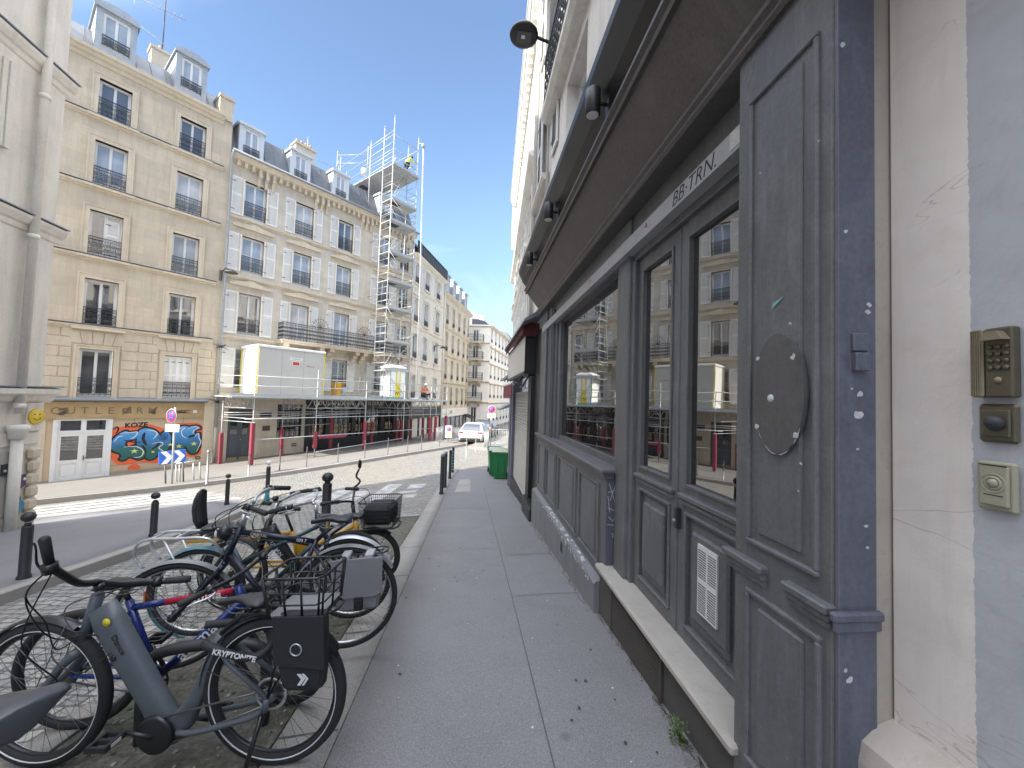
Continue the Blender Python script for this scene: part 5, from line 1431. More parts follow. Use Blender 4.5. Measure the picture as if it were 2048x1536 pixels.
# sunlit building beyond
F6 = frame_az(R(183), (1.37, 9.2))       # local x runs back towards us; outward is -y
F6 = Matrix(((-math.sin(R(3)), math.cos(R(3)), 0, 1.37), (-math.cos(R(3)), -math.sin(R(3)), 0, 9.2), (0, 0, 1, 0), (0, 0, 0, 1)))
T = Thing('sunlit_building', 'sunlit cream building with dentilled cornice and white shutters beyond the shops', 'building', (-5, 0, -1.6), F6)
ZF6 = [(3.6, 5.4), (6.0, 7.4), (8.4, 10.6)]
WS = [(-2.4, -1.4), (-4.6, -3.6), (-6.8, -5.8), (-9.0, -8.0)]
ops = [(a, b, c, d) for a, b in WS for c, d in ZF6]
mb = MB().use(M['stone_pale']); wall_open(mb, -10.6, 0, 2.9, 12.0, ops); mb.quad((-10.6, 0, -3), (-10.6, 0, 12), (-10.6, 9, 12), (-10.6, 9, -3)); mb.box(-10.6, .1, -3, -4.8, .2, 2.9)
T.part('wall', mb)
mb = MB().use(M['stone_pale']); moulding(mb, -10.7, 0, 11.7, [(0, 0), (.06, .02), (.26, .2), (.3, .3), (.34, .34), (.34, .42), (0, .46)])
x = -10.5
while x < 0: mb.box(x, -.22, 11.62, x+.16, 0, 11.9); x += .34
moulding(mb, -10.6, 0, 7.55, [(0, 0), (.08, .03), (.2, .12), (.22, .2), (0, .24)])
for z in (3.1, 5.6): moulding(mb, -10.6, 0, z, [(0, 0), (.08, .03), (.12, .12), (0, .16)])
for a, b in WS:
    for c, d in ZF6: mb.box(a-.12, -.16, c-.14, b+.12, 0, c-.02)
T.part('cornice', mb)
for a, b in WS:
    for c, d in ZF6: add_window(T, a, b, c, d, gm='glass_curtain', rail=0, shut='LR', sh_w=.48)
me = shutter_mesh(.5, 1.7, M['white_paint'])
T.inst('shutter', shutter_mesh(.24, 2.1, M['white_paint']), (-9.6, -.02, 9.0), rotz=R(-80))
mb = MB().use(SPB); mb.box(-10.5, -.06, -3, -4.9, .05, 2.6); T.part('shopfront', mb)
# lamp over the pavement
D = Thing('street_lamp', 'round black street lamp seen from below on a wall bracket at the top', 'street lamp', (-6.9, 1.33, 8.4), FR)
mb = MB().use(BK); mb.box(-7.02, 1.2, 7.9, -6.9, 1.345, 9.2); mb.tube([(-6.95, 1.25, 8.35), (-6.7, .95, 8.18), (-6.45, .68, 8.1)], .03, 8); D.part('bracket', mb)
mb = MB().use(BK); mb.lathe([(.20, .0), (.245, .02), (.25, .05), (.2, .12), (.06, .17)], (-6.42, .655, 7.88), 30); hd = D.part('lamp_head', mb)
mb = MB().use(pm('lamp_lens_frame', (.06, .06, .065), .3)); mb.bbox(-6.54, .535, 7.868, -6.30, .775, 7.882, .006); mb.use(M['white_paint']); mb.box(-6.43, .61, 7.864, -6.37, .67, 7.869); D.part('lens', mb, hd)
# weeds growing at the shop threshold
t = NT('weed_leaf'); M['weed'] = t.out(t.ramp(t.noise(30, 3), [(.3, (.05, .09, .025)), (.7, (.13, .19, .06))]), .6)
mb = MB().use(M['weed'])
for k in range(130):
    a = random.uniform(0, 6.28); r = random.uniform(0, .055)*1.0; x = 1.165 + r*math.cos(a)*.8 - .02; y = 2.0 + r*math.sin(a)*1.2; z = g(1.17, 2.0) + random.uniform(.01, .15)*(1-r*7)
    s_ = random.uniform(.006, .014); d = Vector((random.uniform(-1, 1), random.uniform(-1, 1), random.uniform(-.3, .8))).normalized(); e = d.cross(Vector((random.uniform(-1, 1), random.uniform(-1, 1), 1))).normalized()
    p = Vector((-y, x, z)); d, e = d*s_, e*s_*.6
    mb.quad(p-d, p+e, p+d, p-e)
for k in range(8):
    mb.tube([(-2.0+random.uniform(-.03, .03), 1.16, g(1.17, 2.0)), (-2.0+random.uniform(-.06, .06), 1.15+random.uniform(-.03, .02), g(1.17, 2.0)+random.uniform(.06, .17))], .0018, 4)
single('weed', mb, 'small green weed growing by the shop threshold stone', 'plant', (-2.0, 1.16, g(1.17, 2)), FR)
mb = MB().use(pm('dry_grass', (.10, .085, .05), .9, .3, 20))
for k in range(260):
    y = random.uniform(1.75, 3.45) if k < 150 else random.uniform(3.5, 7); x = (1.2 if k < 150 else 1.145) - abs(random.gauss(0, .018)); z = g(x, y)
    if k >= 60 and k < 150: y = random.uniform(1.7, 2.35); z = g(x, y)
    mb.tube([(-y, x, z), (-y+random.uniform(-.05, .05), x-random.uniform(-.01, .03), z+random.uniform(.005, .05))], .0015, 3, caps=False)
props(single('dry_weeds', mb, None, None, (-2, 1.16, -.2), FR), kind='stuff')
# ------------------------------------------------------------------ scaffold platform over the left pavement (s, -off, z)
GALV = pm('galvanised_tube', (.40, .41, .415), .42, .12, 4, metal=.25)
PLANK = pm('steel_scaffold_plank', (.42, .43, .43), .55, .2, 3, metal=.2)
REDF = pm('red_foam_sleeve', (.24, .035, .055), .65, .15, 5)
def tb(T, name, pts, r=.024, mat=None, parent=None):
    return T.part(name, MB().use(mat or GALV).tube(pts, r, 8, smooth=True), parent)
SC = Thing('scaffold_platform', 'low galvanised scaffold platform with red padded posts over the left pavement', 'scaffolding', (7.8, -3, -2.2), FL)
ZD = 1.30
for s in (7.8, 10.95, 14.04, 17.0, 19.4, 19.95, 21.0):
    zt = ZD + 1.12 if s != 10.95 else ZD + 1.6
    p = tb(SC, 'post', [(s, -3.0, gl(s, 3)+.06), (s, -3.0, zt)], .026)
    for z in (ZD+.55, ZD+1.05, .2, -.85): SC.part('coupler', MB().use(GALV).lathe([(.036, -.04), (.04, 0), (.036, .04)], (s, -3.0, z), 8), p)
    SC.part('base_plate', MB().use(GALV).box(s-.12, -3.12, gl(s, 3)+.062, s+.12, -2.88, gl(s, 3)+.075), p)
    z0 = gl(s, 3)+.1
    if s == 10.95: z0 += .45; z1 = z0 + .95
    elif s == 17.0: continue
    else: z1 = z0 + (2.1 if s == 7.8 else 1.75)
    SC.part('foam_sleeve', MB().use(REDF).bbox(s-.095, -3.095, z0, s+.095, -2.905, z1, .03), p)
for s in (7.15, 10.1, 13.05, 16.0, 18.1, 18.5, 19.4, 20.6):
    p = tb(SC, 'post', [(s, -.8, gl(s, .8)+.06), (s, -.8, ZD)], .026); z0 = gl(s, .8)+.08
    SC.part('foam_sleeve', MB().use(REDF).bbox(s-.09, -.89, z0, s+.09, -.71, z0+(2.3 if s > 12.5 and s < 14 else 1.6), .03), p)
mb = MB().use(PLANK)
k = 0
o = .3
while o < 2.95:
    for s0, s1 in ((6.75, 9.8), (9.8, 12.85), (12.85, 15.9), (15.9, 18.95), (18.95, 21.05)): mb.box(s0+.012, -o-.31, ZD-.055, s1-.012, -o, ZD)
    o += .325
SC.part('deck', mb)
for o in (3.03, .28): SC.part('edge_beam', MB().use(GALV).bbox(6.7, -o-.03, ZD-.09, 21.1, -o+.03, ZD+.04, .01))
SC.part('toe_board', MB().use(PLANK).box(6.75, -3.0, ZD+.04, 14.0, -2.975, ZD+.16))
def lattice(a, b, z0, z1, n, name='lattice_girder'):
    mb = MB().use(GALV); a = Vector(a); b = Vector(b)
    mb.tube([(*a, z1), (*b, z1)], .026, 6); mb.tube([(*a, z0), (*b, z0)], .026, 6)
    for k in range(n):
        p = a.lerp(b, k/n); q = a.lerp(b, (k+.5)/n); r = a.lerp(b, (k+1)/n)
        mb.tube([(*p, z0), (*q, z1)], .018, 5); mb.tube([(*q, z1), (*r, z0)], .018, 5)
    SC.part(name, mb)
lattice((7.8, -3.0), (7.15, -.6), .70, ZD-.1, 4)
lattice((10.95, -3.0), (10.1, -.6), .70, ZD-.1, 4); lattice((14.04, -3), (13.05, -.8), .7, ZD-.1, 4); lattice((17, -3), (16, -.8), .7, ZD-.1, 4); lattice((19.9, -3), (19.4, -.8), .7, ZD-.1, 4)
lattice((10.95, -2.9), (14.0, -2.9), .72, ZD-.1, 5); lattice((16.9, -2.9), (20.0, -2.9), .72, ZD-.1, 5)
for z, s0, s1 in ((ZD+.55, 7.3, 21.1), (ZD+1.05, 7.3, 21.1), (.18, 7.4, 21.4), (-.86, 8.0, 21.0)): tb(SC, 'rail', [(s0, -3.035, z), ((s0+s1)/2, -3.035, z+.03), (s1, -3.035, z+.1)])
for z, s0, s1 in ((-.42, 10.1, 13.1), (.4, 7.2, 20.5), (.28, 7.2, 20.5)): tb(SC, 'rail', [(s0, -.84, z), (s1, -.84, z+.05)])
tb(SC, 'rail', [(11, -3.06, -1.75), (17.0, -3.06, -1.35)]); tb(SC, 'rail', [(8.0, -3.03, .15), (12.5, -.9, .35)]); tb(SC, 'rail', [(10.9, -3.03, .3), (16.5, -.9, .35)])
for z in (ZD+.55, ZD+1.05): tb(SC, 'rail', [(7.8, -3.03, z), (6.9, -.5, z)])
for z in (.18, .0): tb(SC, 'rail', [(7.83, -3.2, z), (7.1, -.4, z)])
tb(SC, 'rail', [(6.9, -.5, ZD), (7.0, -.5, ZD+1.15)])
SC.part('foam_sleeve', MB().use(REDF).bbox(11.1, -3.14, -1.02, 12.7, -2.98, -.86, .03))
for s in (12.2, 15.4): # bays of guard frame on the deck
    for z in (ZD+.25, ZD+.6, ZD+.95): tb(SC, 'rail', [(s, -2.6, z), (s+1.9, -2.6, z)], .016)
    for q in (0, .95, 1.9): tb(SC, 'post', [(s+q, -2.6, ZD), (s+q, -2.6, ZD+.98)], .016)
# loose tubes and frames stored on the right end of the deck
mb = MB().use(GALV)
for k in range(14):
    x = random.uniform(19.6, 20.9); mb.tube([(x, -random.uniform(1, 2.4), ZD+.02), (x+random.uniform(-.4, .4), -random.uniform(1, 2.4), ZD+random.uniform(.7, 1.2))], .018, 5)
for z in (ZD+.4, ZD+.8): mb.tube([(19.5, -1.9, z), (20.9, -1.9, z)], .018, 5)
single('tube_stack', mb, 'jumble of leaning scaffold tubes at the right end of the deck', 'tubes', (20.2, -1.8, ZD), FL)
mb = MB().use(pm('white_plastic_sheet', (.78, .78, .77), .5))
for k in range(5): mb.tube([(18.4+.1*k, -2.1, ZD+.04), (18.7+.15*k, -1.8, ZD+.1+.03*k), (19.2, -2.2+.1*k, ZD+.05)], .05, 6)
single('hose_bundle', mb, 'white hose bundle lying beside the seated worker', 'hose', (18.8, -2, ZD), FL)
mb = MB().use(PLANK)
for k in range(5): mb.box(14.6, -2.35, ZD+.01+.05*k, 16.1+.05*(k % 2), -1.9, ZD+.05+.05*k)
single('plank_stack', mb, 'stack of grey scaffold planks beside the portable toilet', 'planks', (15.3, -2.1, ZD), FL)

# cabin
D = Thing('site_cabin', 'grey site cabin with yellow edge trim standing on the scaffold deck', 'site cabin', (9.8, -1.4, ZD), FL)
CW = pm('cabin_panel_shaded', (.50, .49, .46), .5, .06, 1); YL = pm('yellow_trim', (.72, .60, .02), .45, .05, 4); CT = pm('cabin_panel_sunlit', (.80, .80, .76), .5, .05, 1)  # shade on the long sides and sun on the ends put into the colours
x0, x1, y0, y1, z0, z1 = 8.05, 11.5, -2.5, -.25, ZD+.03, 4.0
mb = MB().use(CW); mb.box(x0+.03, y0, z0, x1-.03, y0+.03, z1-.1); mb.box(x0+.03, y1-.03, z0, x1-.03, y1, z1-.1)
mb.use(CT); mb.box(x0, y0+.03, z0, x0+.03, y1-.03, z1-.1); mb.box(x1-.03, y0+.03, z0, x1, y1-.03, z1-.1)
mb.use(M['joint'])
for k in (1, 2): mb.box(x0+(x1-x0)*k/3-.004, y0-.003, z0, x0+(x1-x0)*k/3+.004, y0, z1-.1)
mb.use(CW)
for k in range(24):
    xx = x0+.1+(x1-x0-.2)*k/23; mb.box(xx-.012, y0-.006, z0+.02, xx+.012, y0-.0, z1-.11)
D.part('wall', mb)
for xx in (x0, x1):
    for yy in (y0, y1): D.part('corner_post', MB().use(YL).box(xx-.045 if xx == x0 else xx-.0, yy-.035 if yy == y0 else yy, z0, xx if xx == x0 else xx+.045, yy if yy == y0 else yy+.035, z1-.1))
D.part('roof', MB().use(CT).bbox(x0-.06, y0-.06, z1-.1, x1+.06, y1+.06, z1+.03, .02))
mb = MB().use(M['white_paint']); mb.box(9.6, y0-.012, 3.34, 10.25, y0-.002, 3.5); mb.box(9.72, y0-.012, 3.05, 10.12, y0-.002, 3.3)
mb.use(pm('red_panel', (.45, .05, .02), .5)); mb.box(9.75, y0-.016, 3.09, 10.09, y0-.012, 3.26)
text_mb(M['lead'], "CABINES", .12, basis((9.93, y0-.014, 3.42), (1, 0, 0), (0, 0, 1)), .001, mb)
D.part('sign', mb)
mb = MB().use(pm('red_tape', (.4, .03, .03), .5)); mb.box(10.5, y0-.006, 3.06, 10.95, y0-.001, 3.09); D.part('tape', mb)
# toilet
D = Thing('portable_toilet', 'white and yellow portable toilet on the scaffold deck', 'portable toilet', (16.9, -1.75, ZD), FL)
WT = pm('white_polyethylene', (.80, .81, .80), .4, .04, 2); GT = pm('teal_trim', (.22, .42, .38), .5)
x0, x1, y0, y1, z0, z1 = 16.2, 17.5, -2.4, -1.15, ZD+.02, 3.5
mb = MB().use(WT); mb.bbox(x0, y0, z0+.1, x1, y1, z1, .06); D.part('body', mb)
mb = MB().use(WT); mb.loft([[(x0-.03, y0-.03, z1), (x1+.03, y0-.03, z1), (x1+.03, y1+.03, z1), (x0-.03, y1+.03, z1)], [(x0, y0, z1+.1), (x1, y0, z1+.1), (x1, y1, z1+.1), (x0, y1, z1+.1)], [(x0+.3, y0+.3, z1+.24), (x1-.3, y0+.3, z1+.24), (x1-.3, y1-.3, z1+.24), (x0+.3, y1-.3, z1+.24)]], smooth=False); D.part('roof', mb)
mb = MB().use(YL); mb.bbox(x0+.45, y0-.03, z0+.12, x0+.85, y0+.01, z1-.05, .01); d = D.part('door', mb)
mb = MB().use(M['white_paint']); mb.box(x0+.56, y0-.036, 2.4, x0+.74, y0-.03, 3.3); D.part('notice', mb, d)
mb = text_mb(BK, "WC", .32, basis((x0+.65, y0-.033, 1.72), (1, 0, 0), (0, 0, 1)), .002); D.part('lettering', mb, d)
mb = MB().use(GT); mb.box(x0-.02, y0-.02, z0, x0+.03, y0+.03, z1); mb.box(x1-.03, y0-.02, z0, x1+.02, y0+.03, z1); mb.box(x0, y0, z0, x1, y1, z0+.1); D.part('trim', mb)
D = Thing('site_cabinet', 'open yellow equipment cabinet between cabin and portable toilet', 'cabinet', (13.1, -1.8, ZD), FL)
OY = pm('amber_yellow_paint', (.62, .33, .02), .45, .1, 3)
mb = MB().use(OY); mb.box(12.6, -2.0, ZD, 12.64, -1.4, ZD+.95); mb.box(12.64, -1.44, ZD, 13.4, -1.4, ZD+.95); mb.box(12.6, -2.02, ZD+.95, 13.4, -1.38, ZD+1.0); mb.box(12.62, -2.03, ZD, 12.9, -2.0, ZD+.94); D.part('case', mb)
mb = MB().use(pm('grey_drum', (.4, .41, .42), .5)); mb.lathe([(.2, 0), (.2, .7)], (13.15, -1.75, ZD), 12); D.part('drum', mb)
def ladder(name, label, a, b, wd, n, frame, base, mat=None, wv=(1, 0, 0)):
    a, b = Vector(a), Vector(b); q = Vector(wv)*wd/2
    D = Thing(name, label, 'ladder', base, frame)
    for sg in (-1, 1): tb(D, 'rail', [a+q*sg, b+q*sg], .03, mat)
    for k in range(n):
        p = a.lerp(b, (k+.5)/n); tb(D, 'rung', [p-q, p+q], .016, mat)
    return D
ladder('ladder', 'grey ladder leaning on the facade behind the scaffold deck', (14.55, -1.5, ZD), (15.5, -.2, 3.5), .42, 8, FL, (14.55, -1.5, ZD), PLANK)

# scaffold tower up to the roof
SC2 = Thing('scaffold_tower', 'tall narrow galvanised scaffold tower rising past the roof', 'scaffolding', (15.65, -2.4, ZD), FL)
SA, SB = 15.65, 17.75
poles = [(SA, 2.4, ZD, 20.9), (SB, 2.4, ZD, 20.6), (SA, 1.25, ZD, 20.6), (SB, 1.25, ZD, 20.3), (SA, -.4, 14.6, 20.2), (SB, -.4, 15, 20.2), (SA, -4.6, 17, 20.6), (SA, -3.6, 17, 18.9), (SA-2.6, -4.6, 17, 20.6)]
for s, o, a, b in poles:
    p = tb(SC2, 'post', [(s, -o, a), (s, -o, b)], .034)
    mb = MB().use(GALV)
    z = a + .5
    while z < b: mb.lathe([(.045, -.02), (.045, .02)], (s, -o, z), 8); z += .5
    mb.lathe([(.04, 0), (.0, .25)], (s, -o, b), 6); SC2.part('rosette', mb, p)
def plat(z, s0, s1, o0, o1):
    mb = MB().use(PLANK); o = o0
    while o < o1-.05: mb.box(s0, -min(o+.31, o1), z-.05, s1, -o, z); o += .33
    mb.box(s0, -o1-.03, z-.02, s1, -o1, z+.15); mb.use(BK); mb.box(s0+.3, -o0-.85, z-.053, s0+1.0, -o0-.3, z-.0505)
    SC2.part('deck', mb)
for z in (3.3, 5.3, 7.6, 9.5, 11.5, 13.7, 15.2): plat(z, SA, SB+.05, 1.25, 2.42)
plat(17.6, SA-.05, SB+.1, -2.6, 2.5)
for z in (3.3, 5.3, 7.6, 9.5, 11.5, 13.7, 15.2, 17.6):
    for dz in (.5, 1.0) if z < 17 else (.55, 1.1, 2.1):
        tb(SC2, 'rail', [(SA, -2.42, z+dz), (SB, -2.42, z+dz)], .022)
        for s in (SA, SB): tb(SC2, 'rail', [(s, -2.4, z+dz), (s, -1.25 if z < 17 else 1.4, z+dz)], .022)
for dz in (17.9, 18.5, 19.2, 20.0): tb(SC2, 'rail', [(SA, -2.4, dz), (SA, 4.6, dz-.3)], .022)
tb(SC2, 'rail', [(SA, 4.6, 19.4), (SA-2.6, 4.6, 19.4)], .022)
for s_, o_, z_, h_ in ((SA-.7, .4, 17.0, 2.2), (SA-1.9, -1.5, 17.0, 1.9), (SA-1.0, -3.0, 17.0, 2.2)):
    tb(SC2, 'post', [(s_, -o_, z_), (s_, -o_, z_+h_)], .024)
for dz in (18.0, 18.6): tb(SC2, 'rail', [(SA-.7, -.4, dz), (SA-1.9, 1.5, dz)], .02); tb(SC2, 'rail', [(SA-1.9, 1.5, dz), (SA-1.0, 3.0, dz+.2)], .02)
zz = [ZD, 3.3, 5.3, 7.6, 9.5, 11.5, 13.7, 15.2, 17.6]
for i, (a, b) in enumerate(zip(zz[:-1], zz[1:])):
    l, r = (SA+.35, SB-.5) if i % 2 else (SB-.5, SA+.35)
    mb = MB().use(GALV)
    for q in (-.16, .16): mb.tube([(l+q, -1.9, a), (r+q*.9, -1.7, b)], .02, 5)
    for k in range(9):
        t_ = (k+.5)/9; x = l+(r-l)*t_; mb.tube([(x-.16, -1.9+.2*t_, a+(b-a)*t_), (x+.16, -1.9+.2*t_, a+(b-a)*t_)], .012, 5)
    SC2.part('ladder', mb)
    tb(SC2, 'brace', [(SA if i % 2 else SB, -2.44, a), (SB if i % 2 else SA, -2.44, b)], .018)
    for s in (SA, SB):
        for k in range(1, 4): tb(SC2, 'rung', [(s, -1.25, a+(b-a)*k/4), (s, -2.4, a+(b-a)*k/4)], .014)
for z in (4.5, 8.6, 12.6): tb(SC2, 'tie_tube', [(SA, -2.4, z), (SA, .0, z)], .022); tb(SC2, 'tie_tube', [(SB, -2.4, z), (SB, .0, z)], .022)
D = Thing('hoist_rope', 'pale hoist rope hanging from the pulley arm of the scaffold tower', 'rope', (18.05, -2.7, ZD), FL)
D.part('rope', MB().use(M['litter']).tube([(17.9, -2.75, 19.9), (18.1, -2.75, 10), (18.22, -2.7, 1.7)], .022, 5)); D.part('rope', MB().use(M['litter']).tube([(17.98, -2.75, 19.9), (18.2, -2.75, 10), (18.3, -2.7, 1.7)], .016, 5))
mb = MB().use(GALV); mb.lathe([(.16, -.05), (.2, 0), (.16, .05)], (17.94, -2.75, 20.0), 12, 'y'); mb.tube([(17.75, -2.4, 20.2), (17.94, -2.75, 20.2)], .03, 6); D.part('pulley', mb)
D = Thing('bucket', 'white bucket hanging on the roof scaffold rail', 'bucket', (15.65, .9, 18.0), FL)
mb = MB().use(M['white_paint']); mb.lathe([(.17, 0), (.2, .45)], (15.65, 1.2, 18.0), 12); D.part('pail', mb)
D.part('bail', MB().use(M['iron']).tube([(15.45, 1.2, 18.42), (15.65, 1.2, 18.66), (15.85, 1.2, 18.42)], .012, 5))

# ------------------------------------------------------------------ people
def skin_mesh(name, joints, bones, mat, sub=2):
    """one continuous body: joints {name:(x,y,z,r)}"""
    idx = {k: i for i, k in enumerate(joints)}
    me = bpy.data.meshes.new(name); me.from_pydata([joints[k][:3] for k in joints], [(idx[a], idx[b]) for a, b in bones], [])
    o = bpy.data.objects.new(name, me); COL.objects.link(o)
    o.modifiers.new('s', 'SKIN'); sb = o.modifiers.new('ss', 'SUBSURF'); sb.levels = sub; sb.render_levels = sub
    for i, k in enumerate(joints): o.data.skin_vertices[0].data[i].radius = (joints[k][3],)*2
    o.data.skin_vertices[0].data[0].use_root = True
    bpy.context.view_layer.update()
    r = bpy.data.meshes.new_from_object(o.evaluated_get(bpy.context.evaluated_depsgraph_get()))
    bpy.data.objects.remove(o); bpy.data.meshes.remove(me)
    r.materials.clear(); r.materials.append(mat)
    for p in r.polygons: p.use_smooth = True; p.material_index = 0
    r.name = name
    return r
SKINM = pm('skin', (.42, .25, .17), .55, .1, 6)
BODY = [('pel', 'wai'), ('wai', 'che'), ('che', 'nec'), ('nec', 'hea'), ('hea', 'top'), ('hea', 'nos'), ('che', 'shl'), ('shl', 'ell'), ('ell', 'wrl'), ('wrl', 'hal'), ('che', 'shr'), ('shr', 'elr'), ('elr', 'wrr'), ('wrr', 'har'),
        ('pel', 'hil'), ('hil', 'knl'), ('knl', 'anl'), ('anl', 'tol'), ('pel', 'hir'), ('hir', 'knr'), ('knr', 'anr'), ('anr', 'tor'),
        ('hal', 'f1l'), ('hal', 'f2l'), ('hal', 'thl'), ('har', 'f1r'), ('har', 'f2r'), ('har', 'thr')]
def person(label, frame, base, J, top_col, leg_col, hat=None, group=None):
    D = Thing('person', label, 'person', base, frame, group)
    rad = dict(pel=.13, wai=.125, che=.15, nec=.06, hea=.095, top=.07, nos=.05, sh=.075, el=.05, wr=.035, ha=.035, f1=.012, f2=.012, th=.012, hi=.095, kn=.065, an=.045, to=.04)
    def full(j):
        for sd in 'lr':
            w_ = Vector(j['wr'+sd]); h = Vector(j['ha'+sd]); d = (h-w_).normalized()
            j['f1'+sd] = tuple(h+d*.09+Vector((.015, 0, -.01))); j['f2'+sd] = tuple(h+d*.085+Vector((-.015, 0, -.015))); j['th'+sd] = tuple(h+d*.03+Vector((.04, -.02, .01)))
        return j
    J = full(dict(J)); bx = Vector(base)
    def ra(k): return rad.get(k, rad.get(k[:-1], .05))
    jo = {k: (*(Vector(J[k])-0*bx), ra(k)) for k in J}
    def put(name, keys, bones, mat, grow, sub=2, parent=None):
        jj = {k: (jo[k][0]-bx.x, jo[k][1]-bx.y, jo[k][2]-bx.z, jo[k][3]*grow) for k in keys}
        return D.part(name, skin_mesh(name, jj, bones, mat, sub), parent)
    body = put('body', list(J), BODY, SKINM, 1.0)
    tk = ['che', 'wai', 'pel', 'shl', 'ell', 'wrl', 'shr', 'elr', 'wrr']
    put('jacket', tk, [('che', 'wai'), ('wai', 'pel'), ('che', 'shl'), ('shl', 'ell'), ('ell', 'wrl'), ('che', 'shr'), ('shr', 'elr'), ('elr', 'wrr')], top_col, 1.2)
    lk = ['pel', 'hil', 'knl', 'anl', 'hir', 'knr', 'anr']
    put('trousers', lk, [('pel', 'hil'), ('hil', 'knl'), ('knl', 'anl'), ('pel', 'hir'), ('hir', 'knr'), ('knr', 'anr')], leg_col, 1.22)
    h = Vector(J['hea']); t_ = Vector(J['top'])
    mb = MB().use(hat or BK); mb.sphere(tuple(h.lerp(t_, .75)), .115, 12, 8, (1, 1.1, .85)); 
    if hat: mb.lathe([(.13, -.02), (.13, 0)], tuple(h.lerp(t_, .55)), 14)
    D.part('helmet' if hat else 'hair', mb)
    for sd in 'lr':
        a, b = Vector(J['an'+sd]), Vector(J['to'+sd]); mb = MB().use(BK); mb.tube([a, a.lerp(b, .5)-Vector((0, 0, .02)), b], [.06, .058, .04], 8); D.part('boot', mb)
    return D
ORG = pm('orange_work_jacket', (.75, .13, .03), .7, .1, 6); NAV = pm('dark_work_trousers', (.025, .028, .04), .8); HIV = pm('hi_vis_yellow', (.62, .75, .06), .6, .08, 6)
s, y, z = 19.45, -2.1, ZD+.02
person('seated worker in an orange jacket and white helmet on the scaffold deck', FL, (s, y, ZD), dict(
    pel=(s, y, z+.32), wai=(s-.02, y-.03, z+.5), che=(s-.02, y-.1, z+.76), nec=(s-.01, y-.16, z+.95), hea=(s, y-.21, z+1.07), top=(s, y-.20, z+1.17), nos=(s, y-.29, z+1.05),
    shl=(s-.2, y-.1, z+.86), ell=(s-.3, y-.22, z+.62), wrl=(s-.14, y-.42, z+.52), hal=(s-.09, y-.47, z+.50), shr=(s+.18, y-.1, z+.86), elr=(s+.28, y-.22, z+.62), wrr=(s+.14, y-.42, z+.52), har=(s+.09, y-.47, z+.5),
    hil=(s-.11, y-.05, z+.3), knl=(s-.2, y-.42, z+.5), anl=(s-.12, y-.55, z+.1), tol=(s-.12, y-.7, z+.04), hir=(s+.12, y-.05, z+.3), knr=(s+.3, y-.35, z+.48), anr=(s+.28, y-.52, z+.1), tor=(s+.3, y-.67, z+.04)), ORG, NAV, M['white_paint'])
mb = MB().use(PLANK); mb.box(19.2, -2.25, ZD+.001, 19.7, -1.85, ZD+.2); single('crate', mb, 'low grey crate the orange-jacketed worker sits on', 'crate', (19.45, -2.05, ZD), FL)
s, y, z = 17.15, -1.9, 17.6
person('worker in hi-vis yellow top leaning over at the scaffold top', FL, (s, y, z), dict(
    pel=(s, y, z+.92), wai=(s+.05, y, z+1.08), che=(s+.17, y-.02, z+1.3), nec=(s+.27, y-.03, z+1.46), hea=(s+.35, y-.04, z+1.55), top=(s+.39, y-.04, z+1.65), nos=(s+.43, y-.04, z+1.5),
    shl=(s+.18, y+.17, z+1.38), ell=(s+.38, y+.22, z+1.15), wrl=(s+.55, y+.12, z+1.05), hal=(s+.61, y+.1, z+1.04), shr=(s+.18, y-.2, z+1.38), elr=(s+.4, y-.25, z+1.2), wrr=(s+.6, y-.18, z+1.22), har=(s+.66, y-.16, z+1.23),
    hil=(s-.02, y+.1, z+.88), knl=(s+.02, y+.12, z+.48), anl=(s-.06, y+.12, z+.09), tol=(s+.1, y+.12, z+.04), hir=(s-.02, y-.1, z+.88), knr=(s-.06, y-.12, z+.48), anr=(s-.2, y-.12, z+.09), tor=(s-.04, y-.12, z+.04)), HIV, NAV, None)

# ------------------------------------------------------------------ street furniture
BLK = pm('black_cast_iron', (.022, .023, .026), .5, .2, 6)
def bollard(label, x, y, h, r=.05, ball=True, group=None, topmat=None, botmat=None, off=0., slim=False):
    z = g(x, y)+off; D = Thing('bollard', label, 'bollard', (x, y, z), None, group)
    mb = MB().use(BLK); mb.lathe([(r*1.25, 0), (r*1.25, .05), (r*1.02, .07), (r, h-.2 if ball else h-.09), (r*.9, h-.18 if ball else h-.08)], (x, y, z), 14); D.part('shaft', mb)
    if botmat: D.part('painted_foot', MB().use(botmat).lathe([(r*1.4, .001), (r*1.4, .06), (r*1.06, .16), (r*1.04, .3)], (x, y, z), 14))
    mb = MB().use(topmat or BLK)
    if ball: mb.lathe([(r*.62, h-.185), (r*.6, h-.15)], (x, y, z), 12); mb.sphere((x, y, z+h-.075), r*1.28, 14, 9, (1, 1, .9))
    else: mb.lathe([(r*1.03, h-.09), (r*1.03, h-.03), (r*.8, h)], (x, y, z), 14)
    D.part('cap', mb); return D
TEAL = pm('teal_paint', (.03, .25, .26), .5, .2, 6)
bollard('thick black bollard at the far left corner pavement edge', -5.40, 5.38, .84, .052)
bollard('thick black bollard standing alone halfway along the corner pavement kerb', -5.45, 7.38, .79, .052)
bollard('slim black bollard with white ball top and teal painted foot', -5.36, 10.95, 1.10, .05, True, None, M['white_paint'], TEAL)
bollard('slim black bollard on the pavement tip behind the child seat', -6.15, 10.6, .82, .048)
bollard('black ball-topped bollard behind the bicycle saddles', -2.52, 7.2, 1.0, .075)
